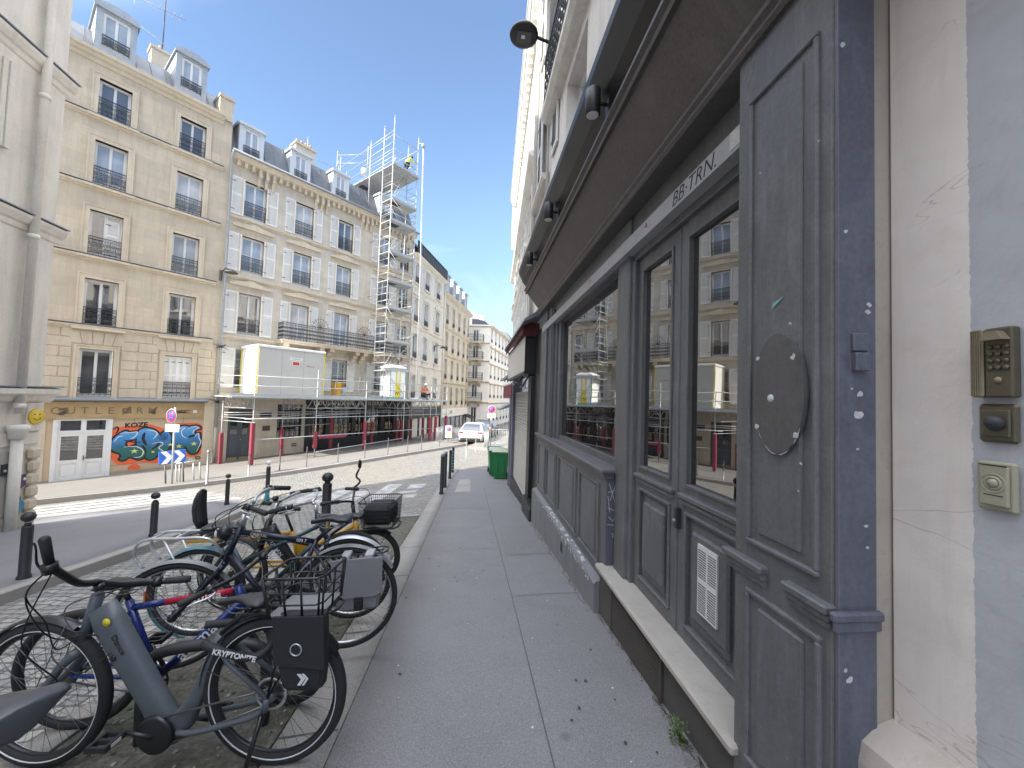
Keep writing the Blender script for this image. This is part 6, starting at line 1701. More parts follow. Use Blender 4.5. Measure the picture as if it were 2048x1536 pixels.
for x, y, lab in ((-.77, 10.75, 'tall black bollard nearest on the right pavement kerb'), (-.77, 12.1, 'second black bollard from the near end of the right kerb'), (-.75, 14.4, 'third black bollard along the right kerb'), (-.74, 16.3, 'last kerb bollard with teal graffiti before the sunlit crossing')):
    D = bollard(lab, x, y, 1.12 if y < 13 else 1.05, .05, False, 'black bollards along the right kerb', M['zinc_light'] if y < 13 else None, None)
    if y > 16:
        mb = MB().use(TEAL)
        for k in range(7): mb.lathe([(.053, 0), (.053, .04)], (x, y, g(x, y)+.12+.12*k), 12)
        D.part('painted_band', mb)
SLV = pm('brushed_steel', (.26, .26, .255), .35, .1, 6, metal=.5)
def postt(label, x, y, h, mat, group, ball=False, r=.026):
    z = g(x, y)+.06; D = Thing('steel_post', label, 'post', (x, y, z), None, group)
    D.part('shaft', MB().use(mat).lathe([(r*1.5, 0), (r*1.5, .02), (r, .03), (r, h-.05), (r*.8, h)], (x, y, z), 12))
    if ball: D.part('ball', MB().use(SLV).sphere((x, y, z+h), .06, 12, 8))
GPS = pm('grey_post_paint', (.07, .07, .072), .5, .2, 6)
postt('tall brushed steel post with ball top near the graffiti wall', -9.7, 15.45, 1.2, SLV, None, True, .04)
for i, (s, o, mt) in enumerate([(6.6, 6.2, SLV), (7.95, 5.9, GPS), (9.15, 5.9, GPS), (10.7, 5.95, GPS), (12.2, 6.0, GPS), (13.6, 6.1, GPS), (14.95, 6.15, GPS), (16.0, 6.15, GPS), (17.6, 6.05, GPS)]):
    p = Lw(s, o)
    postt(['pale steel kerb post in front of the slate door', 'thin grey kerb post right of the slate door', 'thin grey kerb post before the barred window', 'thin grey kerb post at the left end of the bakery', 'thin grey kerb post before the bakery red padded post', 'thin grey kerb post below the bakery sign end', 'thin grey kerb post below the portable toilet', 'thin grey kerb post below the seated worker', 'thin grey kerb post at the far end of the scaffold'][i], p.x, p.y, .95, mt, 'steel posts along the left kerb')
for x, y, lab in ((-.25, 20.4, 'pale sunlit steel post nearest the white car'), (.25, 22.4, 'pale sunlit steel post behind, before the no parking sign')):
    postt(lab, x, y, 1.0, SLV, 'sunlit posts at the crossing')
RED = pm('sign_red', (.55, .02, .035), .4); BLU = pm('sign_blue', (.02, .12, .5), .4); WHS = pm('sign_white', (.80, .80, .80), .4, .03)
def round_sign(D, c, r, az, back=True, name='sign_disc'):
    """no parking disc facing azimuth az"""
    fr_ = Matrix.Translation(c) @ Matrix.Rotation(az, 4, 'Z')
    def w_(mb): return mb.xf(lambda v: fr_ @ v)
    mb = MB().use(WHS); mb.lathe([(r, -.004), (r, -.012)], (0, 0, 0), 26, 'y'); mb.use(M['lead']); mb.lathe([(r*.99, .012), (r*.99, -.004)], (0, 0, 0), 26, 'y'); o = D.part(name, w_(mb))
    mb = MB().use(BLU); mb.lathe([(r*.74, -.0125), (r*.74, -.014)], (0, 0, 0), 26, 'y'); D.part('blue_field', w_(mb), o)
    mb = MB().use(RED); mb.torus((0, -.014, 0), r*.84, r*.115, 'y', 30, 4, flat=.02)
    c_, s_ = math.cos(R(-45)), math.sin(R(-45))
    for sg in (-1, 1) if name == 'sign_disc' else (1,):
        mb._add([(x*c_ - z*s_*sg, -.0165, x*s_*sg + z*c_) for x, z in ((-r*.8, -r*.07), (r*.8, -r*.07), (r*.8, r*.07), (-r*.8, r*.07))], [(0, 1, 2, 3)])
    D.part('red_ring', w_(mb), o); return o
zb = g(-11.25, 15.95)+.06
D = Thing('road_sign', 'no stopping road sign on a grey pole in front of the graffiti', 'road sign', (-11.25, 15.95, zb))
D.part('pole', MB().use(GALV).tube([(-11.25, 15.95, zb), (-11.3, 15.95, zb+2.9)], .035, 8))
aw = R(42.5-90+60)
d_ = Vector((.58, -.81, 0)); az_ = math.atan2(d_.x, -d_.y)
round_sign(D, Vector((-11.32, 15.9, zb+2.58))+Vector((-.02, -.05, 0)), .27, R(-22))
mb = MB().use(WHS); mb.box(-.27, -.06, -.14, .27, -.045, .14); text_mb(RED, "45 m", .17, basis((0, -.061, 0), (1, 0, 0), (0, 0, 1)), .001, mb)
f_ = Matrix.Translation((-11.3, 15.93, zb+2.12)) @ Matrix.Rotation(R(-8), 4, 'Z'); D.part('distance_plate', mb.xf(lambda v: f_ @ v))
D = Thing('chevron_sign', 'blue and white chevron sign on two legs before the graffiti wall', 'road sign', (-11.6, 16.3, zb))
f_ = Matrix.Translation((-11.55, 16.2, 0)) @ Matrix.Rotation(R(36), 4, 'Z') @ Matrix.Rotation(R(-4), 4, 'Y')
z0 = zb+.72; z1 = z0+.5
mb = MB().use(BLU); mb.bbox(-.40, -.02, z0, .40, .02, z1, .015); o = D.part('panel', mb.xf(lambda v: f_ @ v))
mb = MB().use(WHS); zm = (z0+z1)/2; hh = .235
for xx in (-.34, .02):
    mb.poly([v for v in [(xx, -.0225, zm+hh), (xx+.17, -.0225, zm+hh), (xx+.35, -.0225, zm), (xx+.17, -.0225, zm-hh), (xx, -.0225, zm-hh), (xx+.18, -.0225, zm)]])
D.part('chevron', mb.xf(lambda v: f_ @ v), o)
for xx in (-.22, .30): D.part('leg', MB().use(GPS).tube([f_ @ Vector((xx, .0, zb-.25)), f_ @ Vector((xx, 0, z0))], .03, 7))
mb = MB().use(GALV)
for xx in (.1, .2, .62, .82):
    mb.tube([f_ @ Vector((xx, .25, zb-.2)), f_ @ Vector((xx, .25, zb+.62))], .028, 6)
mb.tube([f_ @ Vector((.1, .25, zb+.66)), f_ @ Vector((.9, .25, zb+.66))], .03, 6)
D = single('hoop_barrier', mb, 'pale metal hoop barrier behind the chevron sign', 'barrier', tuple(f_ @ Vector((.5, .25, zb-.2))))
zb = g(1.27, 26.1)
D = Thing('no_parking_sign', 'no stopping sign with white plate on a pale post by the bins', 'road sign', (1.27, 26.1, zb))
D.part('pole', MB().use(SLV).tube([(1.27, 26.1, zb), (1.27, 26.1, 1.05)], .035, 8))
round_sign(D, Vector((1.27, 26.03, .86)), .24, 0)
mb = MB().use(WHS); mb.box(1.02, 26.02, .28, 1.54, 26.04, .56); text_mb(M['lead'], "LIVRAISON", .09, basis((1.28, 26.018, .43), (1, 0, 0), (0, 0, 1)), .001, mb); D.part('text_plate', mb)
zb = g(-1.63, 27.4)+.06
D = Thing('temporary_sign', 'temporary no parking board on the kerb before the white car', 'road sign', (-1.63, 27.4, zb))
D.part('pole', MB().use(GPS).tube([(-1.63, 27.4, zb), (-1.63, 27.4, -.5)], .025, 6))
mb = MB().use(WHS); mb.box(-1.85, 27.36, -1.25, -1.4, 27.38, -.42); mb.use(YL); mb.box(-1.84, 27.355, -.98, -1.41, 27.36, -.9); pn = D.part('board', mb)
round_sign(D, Vector((-1.62, 27.352, -.66)), .17, 0)

def wall_lamp(label, c, dirv, scale=1):
    D = Thing('wall_lamp', label, 'street lamp', c)
    c = Vector(c); d = Vector(dirv).normalized()
    mb = MB().use(GPS); mb.box(c.x-.05, c.y-.05, c.z-.3, c.x+.05, c.y+.05, c.z+.25); mb.tube([c+Vector((0, 0, .1)), c+d*.35+Vector((0, 0, .32)), c+d*.75+Vector((0, 0, .22))], .03, 7); D.part('bracket', mb)
    e = c+d*.85+Vector((0, 0, .02)); mb = MB().use(GPS); mb.lathe([(.30, 0), (.30, .04), (.14, .13), (.06, .22)], tuple(e), 16); D.part('lamp_head', mb); return D
p = Lw(6.9, .1); wall_lamp('grey street lamp on the seam of the two stone facades', (p.x, p.y, 7.75), (NV*.9+U*.25))
q = W3(5.3, .1); wall_lamp('dark hooded street lamp on the white plastered building', (q[0], q[1], 6.1), N3)

# bins
BG = pm('green_bin_plastic', (.015, .17, .05), .42, .1, 3); BGL = pm('pale_bin_lid', (.42, .45, .30), .45, .08, 3)
def bin_(label, x, y, rot, lid):
    z = g(x, y); fr_ = Matrix.Translation((x, y, z)) @ Matrix.Rotation(R(rot), 4, 'Z')
    D = Thing('wheelie_bin', label, 'bin', (0, 0, 0), fr_, 'bins by the wall')
    def ring(w_, d0, d1, zz): return [(-w_, d0, zz), (w_, d0, zz), (w_, d1, zz), (-w_, d1, zz)]
    mb = MB().use(BG); mb.loft([ring(.22, -.22, .24, .05), ring(.235, -.25, .27, .2), ring(.28, -.33, .32, .93), ring(.30, -.35, .34, .935), ring(.30, -.35, .34, .985)], smooth=False)
    for xx in (-.12, .12): mb.box(xx-.02, -.31, .25, xx+.02, -.24, .8)
    D.part('body', mb)
    mb = MB().use(lid); mb.loft([ring(.305, -.36, .36, .987), ring(.31, -.37, .37, 1.02), ring(.27, -.30, .33, 1.07), ring(.2, -.2, .25, 1.085)], smooth=False); lo = D.part('lid', mb)
    D.part('hinge_bar', MB().use(BG).tube([(-.24, .40, 1.0), (.24, .40, 1.0)], .018, 7), lo)
    for sx in (-1, 1): D.part('wheel', MB().use(BLK).lathe([(.09, -.025), (.1, -.02), (.1, .02), (.09, .025)], (sx*.25, .24, .1), 16, 'x'))
    return D
bin_('green wheelie bin with pale yellow lid standing foremost by the wall', 1.10, 14.35, -8, BGL)
bin_('green wheelie bin with grey lid just behind the foremost one', 1.0, 15.25, -3, pm('grey_bin_lid', (.42, .44, .45), .5))
bin_('dark green wheelie bin farthest along the wall', 1.0, 16.1, 4, BG)
# barriers beyond
def crowd_barrier(label, x, y, az, ln=2.0):
    z = g(x, y)+.05; fr_ = Matrix.Translation((x, y, z)) @ Matrix.Rotation(R(az), 4, 'Z')
    D = Thing('crowd_barrier', label, 'barrier', (0, 0, 0), fr_, 'crowd barriers beyond the crossing')
    D.part('frame', MB().use(GALV).tube([(-ln/2, 0, .1), (-ln/2, 0, 1.05), (ln/2, 0, 1.05), (ln/2, 0, .1)], .02, 6, True))
    mb = MB().use(GALV)
    for k in range(14): mb.tube([(-ln/2+ln*(k+1)/15, 0, .1), (-ln/2+ln*(k+1)/15, 0, 1.05)], .009, 5)
    D.part('infill', mb)
    for sx in (-1, 1): D.part('foot', MB().use(GALV).tube([(sx*ln*.35, -.25, .01), (sx*ln*.35, .25, .01)], .02, 5))
crowd_barrier('crowd barrier across the pavement right of the no stopping sign', 2.3, 26.5, 5)
crowd_barrier('crowd barrier at the pavement edge below the no stopping sign', .95, 24.5, 78, 1.6)
crowd_barrier('crowd barrier on the left pavement behind the temporary sign', -2.3, 29.0, 80, 2.4)
crowd_barrier('crowd barrier left of the white car', -1.25, 27.9, 60, 1.8)
for k in range(6):
    postt(['nearest', 'second', 'third', 'fourth', 'fifth', 'last'][k] + ' grey post along the far right kerb beyond the barriers', 1.9+k*.62, 31+k*3.0, .95, GPS, 'posts along the far right kerb')

# cars
def car(label, x, y, az, paint, plate=True):
    z = g(x, y)-.10; fr_ = Matrix.Translation((x, y, z)) @ Matrix.Rotation(R(az), 4, 'Z')
    D = Thing('parked_car', label, 'car', (0, 0, 0), fr_)
    # side profile rings: y from rear (0) to front (4.2)
    def sec(yy, w0, zb, w1, zs, w2, zt):     # sill, shoulder, roof
        return [(-w0, yy, zb), (-w1, yy, zs*.55+zb*.45), (-w1, yy, zs), (-w2, yy, zt), (-w2*.55, yy, zt+.025), (w2*.55, yy, zt+.025), (w2, yy, zt), (w1, yy, zs), (w1, yy, zs*.55+zb*.45), (w0, yy, zb)]
    rings = [sec(0, .70, .32, .78, .80, .70, .86), sec(.10, .80, .26, .86, .88, .74, .95), sec(.35, .84, .22, .885, .92, .66, 1.22), sec(.75, .85, .20, .89, .93, .60, 1.43), sec(1.6, .85, .18, .89, .92, .60, 1.47), sec(2.4, .85, .18, .89, .90, .58, 1.42), sec(3.05, .85, .18, .88, .88, .66, .96), sec(3.7, .84, .2, .86, .80, .6, .86), sec(4.1, .78, .25, .78, .66, .5, .70), sec(4.2, .66, .32, .66, .55, .45, .58)]
    b = MB().use(paint); b.loft(rings); D.part('body', b)
    gm = M['glass']
    wd = D.part('rear_window', MB().use(gm)._add([(-.66, .11, .955), (.66, .11, .955), (.54, .69, 1.41), (-.54, .69, 1.41), (-.62, .30, 1.20), (.62, .30, 1.20)], [(0, 1, 5, 4), (4, 5, 2, 3)]).xf(lambda v: v+Vector((0, -.035, .012))))
    for sx in (-1, 1):
        m = MB().use(gm); pts = [(sx*.893, .6, .96), (sx*.893, 2.85, .95), (sx*.60, 2.3, 1.41), (sx*.615, .95, 1.42)]
        m._add([tuple(Vector(p_)+Vector((sx*.012, 0, 0))) for p_ in pts], [(0, 1, 2, 3)]); D.part('side_window', m)
        for yy in (.75, 3.3):
            wlo = D.part('wheel', MB().use(BLK).lathe([(.29, -.1), (.32, -.08), (.32, .08), (.29, .1)], (sx*.80, yy, .32), 20, 'x'))
            D.part('rim', MB().use(SLV).lathe([(.2, 0), (.19, sx*.012)], (sx*.905, yy, .32), 14, 'x'), wlo)
        D.part('tail_light', MB().use(pm('tail_red', (.5, .02, .02), .25) if 'tail_red' not in bpy.data.materials else bpy.data.materials['tail_red']).bbox(sx*.50, -.03, .78, sx*.83, .1, .90, .03))
        D.part('mirror', MB().use(paint).sphere((sx*.98, 2.6, 1.0), .09, 10, 6, (1, .7, .7)))
    D.part('windscreen', MB().use(gm)._add([(-.56, 2.42, 1.40), (.56, 2.42, 1.40), (.66, 3.02, .99), (-.66, 3.02, .99)], [(0, 1, 2, 3)]).xf(lambda v: v+Vector((0, .02, .02))))
    mb = MB().use(WHS); mb.box(-.26, -.035, .62, .26, -.015, .73); text_mb(BK, "GB-482-KX", .10, basis((0, -.037, .675), (1, 0, 0), (0, 0, 1)), .001, mb); D.part('number_plate', mb)
    mb = MB().use(BK); mb.bbox(-.72, -.04, .28, .72, .1, .46, .03); D.part('bumper', mb); mb = MB().use(BK); mb.box(-.8, .05, .2, .8, 4.0, .3); D.part('underside', mb)
    return D
car('white hatchback parked at the kerb seen from behind', -.10, 27.5, -11, pm('white_car_paint', (.55, .56, .57), .22, .03, 2))
car('dark car parked just in front of the white hatchback', .75, 31.2, -12, pm('dark_car_paint', (.035, .037, .042), .22, .05, 2))
# ------------------------------------------------------------------ bicycles; local x forward, y left, z up, rear contact at the origin
RUB = pm('tyre_rubber', (.018, .018, .019), .75, .3, 12, .2, 90); BKP = pm('black_bike_paint', (.016, .017, .019), .35, .2, 6)
ALU = pm('bike_aluminium', (.58, .59, .60), .3, .1, 8, metal=.7); SPK = pm('spoke_steel', (.14, .145, .15), .35, .1, 8, metal=.6)
GRP = pm('rubber_grip', (.022, .022, .024), .7, .2, 20, .2, 140); SAD = pm('saddle_vinyl', (.028, .029, .033), .5, .25, 14, .15, 120)
REFL = pm('reflective_strip', (.62, .63, .64), .4, .05, 8); CAB = pm('cable_black', (.014, .014, .015), .45)
GRB = pm('matt_bluegrey_paint', (.088, .102, .118), .42, .12, 5); BLB = pm('blue_bike_paint', (.012, .03, .17), .28, .1, 6); RDB = pm('red_bike_paint', (.42, .015, .05), .28, .1, 6)
NVB = pm('navy_bike_paint', (.012, .015, .032), .35, .15, 6); YLB = pm('mustard_bike_paint', (.50, .27, .025), .35, .12, 6); TLB = pm('teal_fender', (.085, .21, .26), .4, .12, 6)
SLF = pm('silver_fender', (.50, .52, .55), .35, .1, 5, metal=.3); GBAG = pm('grey_canvas', (.20, .20, .215), .85, .15, 5, .3, 180); BBAG = pm('black_canvas', (.017, .018, .021), .8, .2, 5, .3, 180)
def sm(pts, n=5):
    out = []; m = len(pts)
    for i in range(m-1):
        p0, p1, p2, p3 = [Vector(pts[min(max(i+k-1, 0), m-1)]) for k in range(4)]
        for j in range(n):
            t_ = j/n; out.append(.5*((2*p1)+(-p0+p2)*t_+(2*p0-5*p1+4*p2-p3)*t_*t_+(-p0+3*p1-3*p2+p3)*t_**3))
    out.append(Vector(pts[-1])); return out
class Bike:
    def __init__(s, label, rear, front, R_=.35, tw=.022, lean=0, steer=0, head=((.9, .85), (1.0, .62)), zo=.0, group='bicycles parked along the kerb'):
        r = Vector((*rear, g(*rear)+zo)); f = Vector((*front, g(*front)+zo)); u = (f-r); s.wb = u.length; u.normalize()
        h = math.atan2(u.y, u.x); pit = math.asin(u.z)
        s.fr = Matrix.Translation(r) @ Matrix.Rotation(h, 4, 'Z') @ Matrix.Rotation(-pit, 4, 'Y') @ Matrix.Rotation(R(lean), 4, 'X')
        s.D = Thing('bicycle', label, 'bicycle', (0, 0, 0), s.fr, group); s.R = R_; s.tw = tw
        a = Vector((head[0][0], 0, head[0][1])); b = Vector((head[1][0], 0, head[1][1])); s.ht, s.hb = a, b
        ax = (b-a).normalized(); s.ax = ax; s.fa = Vector((s.wb, 0, R_))
        s.SM = Matrix.Translation(a) @ Matrix.Rotation(R(steer), 4, ax) @ Matrix.Translation(-a)
        s.st = lambda p: s.SM @ Vector(p)
    def p(s, name, mb, parent=None, lab=None): return s.D.part(name, mb, parent, lab)
    def tubes(s, name, lst, mat, parent=None):
        mb = MB().use(mat)
        for q in lst: mb.tube(q[0], q[1], 10, flat=q[2] if len(q) > 2 else None)
        return s.p(name, mb, parent)
    def wheel(s, rear, rimm=None, strip=None, spk=True, rim_w=.013, disc=False, tyre=None):
        c = Vector((0, 0, s.R)) if rear else s.fa
        T_ = (lambda v: v) if rear else s.st
        rr = s.R - s.tw
        mb = MB().use(SPK)
        n = 32 if spk else 0
        for k in range(n):
            a = 2*math.pi*k/n; sd = .028 if k % 2 else -.028; a2 = a + (.35 if (k//2) % 2 else -.35)
            mb.tube([c+Vector((.022*math.cos(a2), sd, .022*math.sin(a2))), c+Vector(((rr-.02)*math.cos(a), 0, (rr-.02)*math.sin(a)))], .0012, 3, caps=False)
        mb.use(BKP); mb.lathe([(.016, -.05), (.03, -.03), (.018, -.02), (.018, .02), (.03, .03), (.016, .05)], tuple(c), 14, 'y')
        if disc: mb.use(ALU); mb.torus(tuple(c+Vector((0, .036, 0))), .072, .009, 'y', 26, 4, flat=.12)
        w_ = s.p('wheel', mb.xf(T_))
        m2 = MB().use(tyre or RUB); m2.torus(tuple(c), rr, s.tw, 'y', 56, 10)
        s.p('tyre', m2.xf(T_), w_)
        if strip:
            m2 = MB().use(strip)
            for sd in (-1, 1): m2.torus(tuple(c+Vector((0, sd*(s.tw*.90), 0))), rr-s.tw*.35, .0032, 'y', 56, 5)
            s.p('reflective_strip', m2.xf(T_), w_)
        m3 = MB().use(rimm or BKP); m3.torus(tuple(c), rr-s.tw*.8, rim_w, 'y', 56, 6, flat=.8); s.p('rim', m3.xf(T_), w_)
        return w_
    def fork(s, mat, r=.016, rake=.03, blades=True):
        cr = s.hb + s.ax*.04; q = []
        for sd in (-.05, .05):
            mid = cr.lerp(s.fa, .55) + Vector((-.012, 0, 0))
            q.append((sm([cr+Vector((0, sd*.55, 0)), cr.lerp(s.fa, .2)+Vector((0, sd, 0)), mid+Vector((0, sd, 0)), s.fa+Vector((0, sd, 0))], 4), [r*1.15-.006*r*0 - (r*.35)*k/12 for k in range(13)]))
        q.append(([cr+Vector((0, -.05, 0)), cr+Vector((0, .05, 0))], r*1.25)); q.append(([s.hb, cr], r*1.3))
        mb = MB().use(mat)
        for a in q: mb.tube(a[0], a[1], 10)
        return s.p('fork', mb.xf(s.st))
    def fender(s, rear, mat, a0, a1, wd=.027, gap=.022, stays=True):
        c = Vector((0, 0, s.R)) if rear else s.fa; rr = s.R+gap; vs = []; n = 30; m = 7
        for i in range(n+1):
            a = R(a0+(a1-a0)*i/n)
            for k in range(m):
                t_ = -1+2*k/(m-1); q = rr - .014*t_*t_; vs.append(c+Vector((q*math.cos(a), wd*t_, q*math.sin(a))))
        mb = MB().use(mat); mb._add(vs, [(i*m+k, i*m+k+1, (i+1)*m+k+1, (i+1)*m+k) for i in range(n) for k in range(m-1)], True)
        if stays:
            mb.use(SPK)
            for aa in (a0+(a1-a0)*.08, a0+(a1-a0)*.9):
                e = c+Vector((rr*math.cos(R(aa)), 0, rr*math.sin(R(aa))))
                for sd in (-1, 1): mb.tube([c+Vector((0, sd*.05, 0)), e+Vector((0, sd*wd, 0))], .002, 4)
        return s.p('fender', mb if rear else mb.xf(s.st))
    def saddle(s, x, z, L_=.27, w_=.078, tilt=0, mat=None, post=None, thick=.045):
        """nose towards +x; x,z = middle"""
        prof = [(-.5, .45), (-.492, .72), (-.465, .90), (-.42, .98), (-.34, 1.0), (-.22, .86), (-.05, .5), (.1, .33), (.3, .25), (.44, .22), (.5, .12)]; rings = []
        for t_, k in prof:
            hw = w_*k; zt = .012*math.cos(t_*5) + (.012 if t_ < -.3 else 0); th = thick*(1.0 if t_ < .0 else .75)*(.7+.3*k)
            ring = []
            for a in range(12):
                an = 2*math.pi*a/12; cy, sz = math.cos(an), math.sin(an)
                ring.append((t_*L_, hw*cy*(1 if sz > -.3 else .75), zt + (th*.42*sz if sz > 0 else th*.9*sz)*(1-.15*abs(cy))))
            rings.append(ring)
        mt = Matrix.Translation((x, 0, z)) @ Matrix.Rotation(R(tilt), 4, 'Y')
        mb = MB().use(mat or SAD); mb.loft(rings); o = s.p('saddle', mb.xf(lambda v: mt @ v))
        mb = MB().use(SPK)
        for sd in (-.022, .022): mb.tube([mt @ Vector((-.09, sd, -.03)), mt @ Vector((-.03, sd, -.055)), mt @ Vector((.05, sd, -.055)), mt @ Vector((.11, sd*.6, -.025))], .0035, 5)
        s.p('saddle_rail', mb, o)
        if post: s.p('seat_post', MB().use(post[2] if len(post) > 2 else BKP).tube([Vector(post[0]), mt @ Vector((-.01, 0, -.05))], .0145, 10))
        return o
    def bars(s, pts, mat, r=.0125, grip=.12, levers=True, lever_mat=None, gripr=.0175, stem=None, right=None):
        """pts: list of (x,y,z) on the left half beginning at the clamp"""
        half = sm(pts, 5); rhalf = sm(right, 5) if right else [Vector((v.x, -v.y, v.z)) for v in half]; mb = MB().use(mat)
        mb.tube(rhalf[::-1]+half[1:], r, 10)
        if stem: mb.tube([s.ht, Vector(stem[0])], stem[1], 10); mb.tube([Vector(stem[0]), Vector(pts[0])], stem[1]*.9, 10); 
        o = s.p('handlebar', mb.xf(s.st))
        for sg in (1, -1):
            hh = half if sg > 0 else rhalf; f_ = lambda v: v; e = hh[-1]; d = (hh[-1]-hh[-3]).normalized()
            m2 = MB().use(GRP); m2.tube([f_(e-d*grip), f_(e-d*grip*.5), f_(e-d*.006), f_(e+d*.004)], [gripr*.93, gripr, gripr*1.06, gripr*.7], 12); s.p('grip', m2.xf(s.st), o)
            if levers:
                b = e-d*(grip+.03); fwd = Vector((1, 0, -.25)).normalized()
                m2 = MB().use(BKP); m2.tube([f_(b-d*.02), f_(b+d*.02)], r*1.7, 8); m2.tube([f_(b), f_(b+fwd*.035)], .010, 8)
                m2.use(lever_mat or BKP); m2.tube(sm([f_(b+fwd*.035), f_(b+fwd*.055+d*.04), f_(b+fwd*.045+d*.11), f_(b+fwd*.052+d*.135)], 4), [.006, .006, .0055, .005, .005, .0045, .0045, .004, .004, .004, .004, .004, .006], 7)
                s.p('brake_lever', m2.xf(s.st), o)
        return o
    def crank(s, bb, ang=20, ring=.09, L_=.17, mat=None, side=-1):
        b = Vector((bb[0], 0, bb[1])); mb = MB().use(mat or BKP)
        mb.lathe([(.022, -.06), (.022, .06)], tuple(b), 12, 'y'); mb.torus(tuple(b+Vector((0, side*.05, 0))), ring, .006, 'y', 36, 5, flat=.5); mb.torus(tuple(b+Vector((0, side*.05, 0))), ring*.62, .007, 'y', 26, 4, flat=.4)
        for k in range(5): a = k*1.2566; mb.tube([b+Vector((0, side*.05, 0)), b+Vector((ring*math.cos(a), side*.05, ring*math.sin(a)))], .007, 5)
        d = Vector((math.cos(R(ang)), 0, math.sin(R(ang)))); e = []
        for sg in (1, -1):
            q = b+d*L_*sg; sd = sg*side*.075; mb.tube([b+Vector((0, sd*.85, 0)), q+Vector((0, sd, 0))], [.013, .010], 8); e.append(q+Vector((0, sd, 0)))
        o = s.p('crank', mb)
        for q, sg in zip(e, (1, -1)):
            y = q.y; dy = (1 if y > 0 else -1)
            m2 = MB().use(GRP); z = q.z
            for xx in (-.042, .042): m2.box(q.x+xx-.008, y+dy*.01, z-.013, q.x+xx+.008, y+dy*.105, z+.013)
            for yy in (.012, .055, .098): m2.box(q.x-.04, y+dy*(yy-.006), z-.011, q.x+.04, y+dy*(yy+.006), z+.011)
            m2.use(REFL); m2.box(q.x-.052, y+dy*.035, z-.008, q.x-.050, y+dy*.08, z+.008)
            s.p('pedal', m2, o)
        return o
    def chain(s, bb, ring=.09, cog=.04, side=-1, guard=None):
        b = Vector((bb[0], side*.05, bb[1])); c = Vector((0, side*.05, s.R)); mb = MB().use(guard or SPK)
        for sg in (1, -1): mb.tube([c+Vector((0, 0, sg*cog)), b+Vector((0, 0, sg*ring))], .005 if not guard else .014, 5)
        mb.use(SPK); mb.lathe([(cog, -.012), (cog*.7, .012)], tuple(c), 18, 'y'); return s.p('chain', mb)
    def cable(s, pts, r=.003, mat=None): return s.p('cable', MB().use(mat or CAB).tube(sm(pts, 8), r, 6))
    def rack(s, mat, x0, x1, z, w_=.06, legs=True):
        mb = MB().use(mat)
        mb.tube([(x1, -w_, z), (x0+.03, -w_, z), (x0, -w_*.6, z), (x0, w_*.6, z), (x0+.03, w_, z), (x1, w_, z)], .006, 7)
        for k in range(4): x = x0+.04+(x1-x0-.06)*k/3; mb.tube([(x, -w_, z), (x, w_, z)], .005, 6)
        mb.tube([(x0+.03, 0, z), (x1, 0, z)], .005, 6)
        if legs:
            for sd in (-1, 1):
                for x in (x0+.08, (x0+x1)/2): mb.tube([(x, sd*w_, z), (0.0, sd*.065, s.R)], .006, 6)
        return s.p('rack', mb)
    def basket(s, c, sx, sy, h, mat, steer=True, mesh=False, plate=None, name='basket'):
        cx, cy, cz = c; mb = MB().use(mat)
        def rect(z, k): a, b = sx/2*k, sy/2*k; return [(cx-a+.03, cy-b, z), (cx+a-.03, cy-b, z), (cx+a, cy-b+.03, z), (cx+a, cy+b-.03, z), (cx+a-.03, cy+b, z), (cx-a+.03, cy+b, z), (cx-a, cy+b-.03, z), (cx-a, cy-b+.03, z)]
        kk = lambda t_: .86+.14*t_
        lv = (0, .33, .62, 1) if not mesh else [k/7 for k in range(8)]
        for t_ in lv: mb.tube(rect(cz+h*t_, kk(t_)), .0062 if (t_ in (0, 1)) else (.0042 if not mesh else .002), 6, True)
        nx, ny = (3, 2) if not mesh else (15, 12)
        rr = .0055 if not mesh else .0024
        for k in range(nx+1):
            t_ = -.9+1.8*k/nx
            for sg in (-1, 1): mb.tube([(cx+t_*sx/2*.86, cy+sg*sy/2*.86, cz), (cx+t_*sx/2, cy+sg*sy/2, cz+h)], rr, 5)
            mb.tube([(cx+t_*sx/2*.86, cy-sy/2*.86, cz), (cx+t_*sx/2*.86, cy+sy/2*.86, cz)], rr*.9, 5)
        for k in range(ny+1):
            t_ = -.9+1.8*k/ny
            for sg in (-1, 1): mb.tube([(cx+sg*sx/2*.86, cy+t_*sy/2*.86, cz), (cx+sg*sx/2, cy+t_*sy/2, cz+h)], rr, 5)
        if plate: mb.use(plate); mb.box(cx-sx/2*.84, cy-sy/2*.84, cz+.004, cx+sx/2*.84, cy+sy/2*.84, cz+.012)
        return s.p(name, mb.xf(s.st) if steer else mb)

def textside(B, s_, size, p0, p1, y, mat, side, off=0.0, **kw):
    """lettering along p0->p1 on the +y or -y side of a tube"""
    a = Vector((p0[0], y, p0[1])); b = Vector((p1[0], y, p1[1])); x = (b-a).normalized()
    yv = Vector((x.z, 0, -x.x)) if side > 0 else Vector((-x.z, 0, x.x))
    if yv.z < 0: yv = -yv
    n = x.cross(yv)
    return text_mb(mat, s_, size, basis(a.lerp(b, .5)+yv*off, x, yv), .0006, **kw)

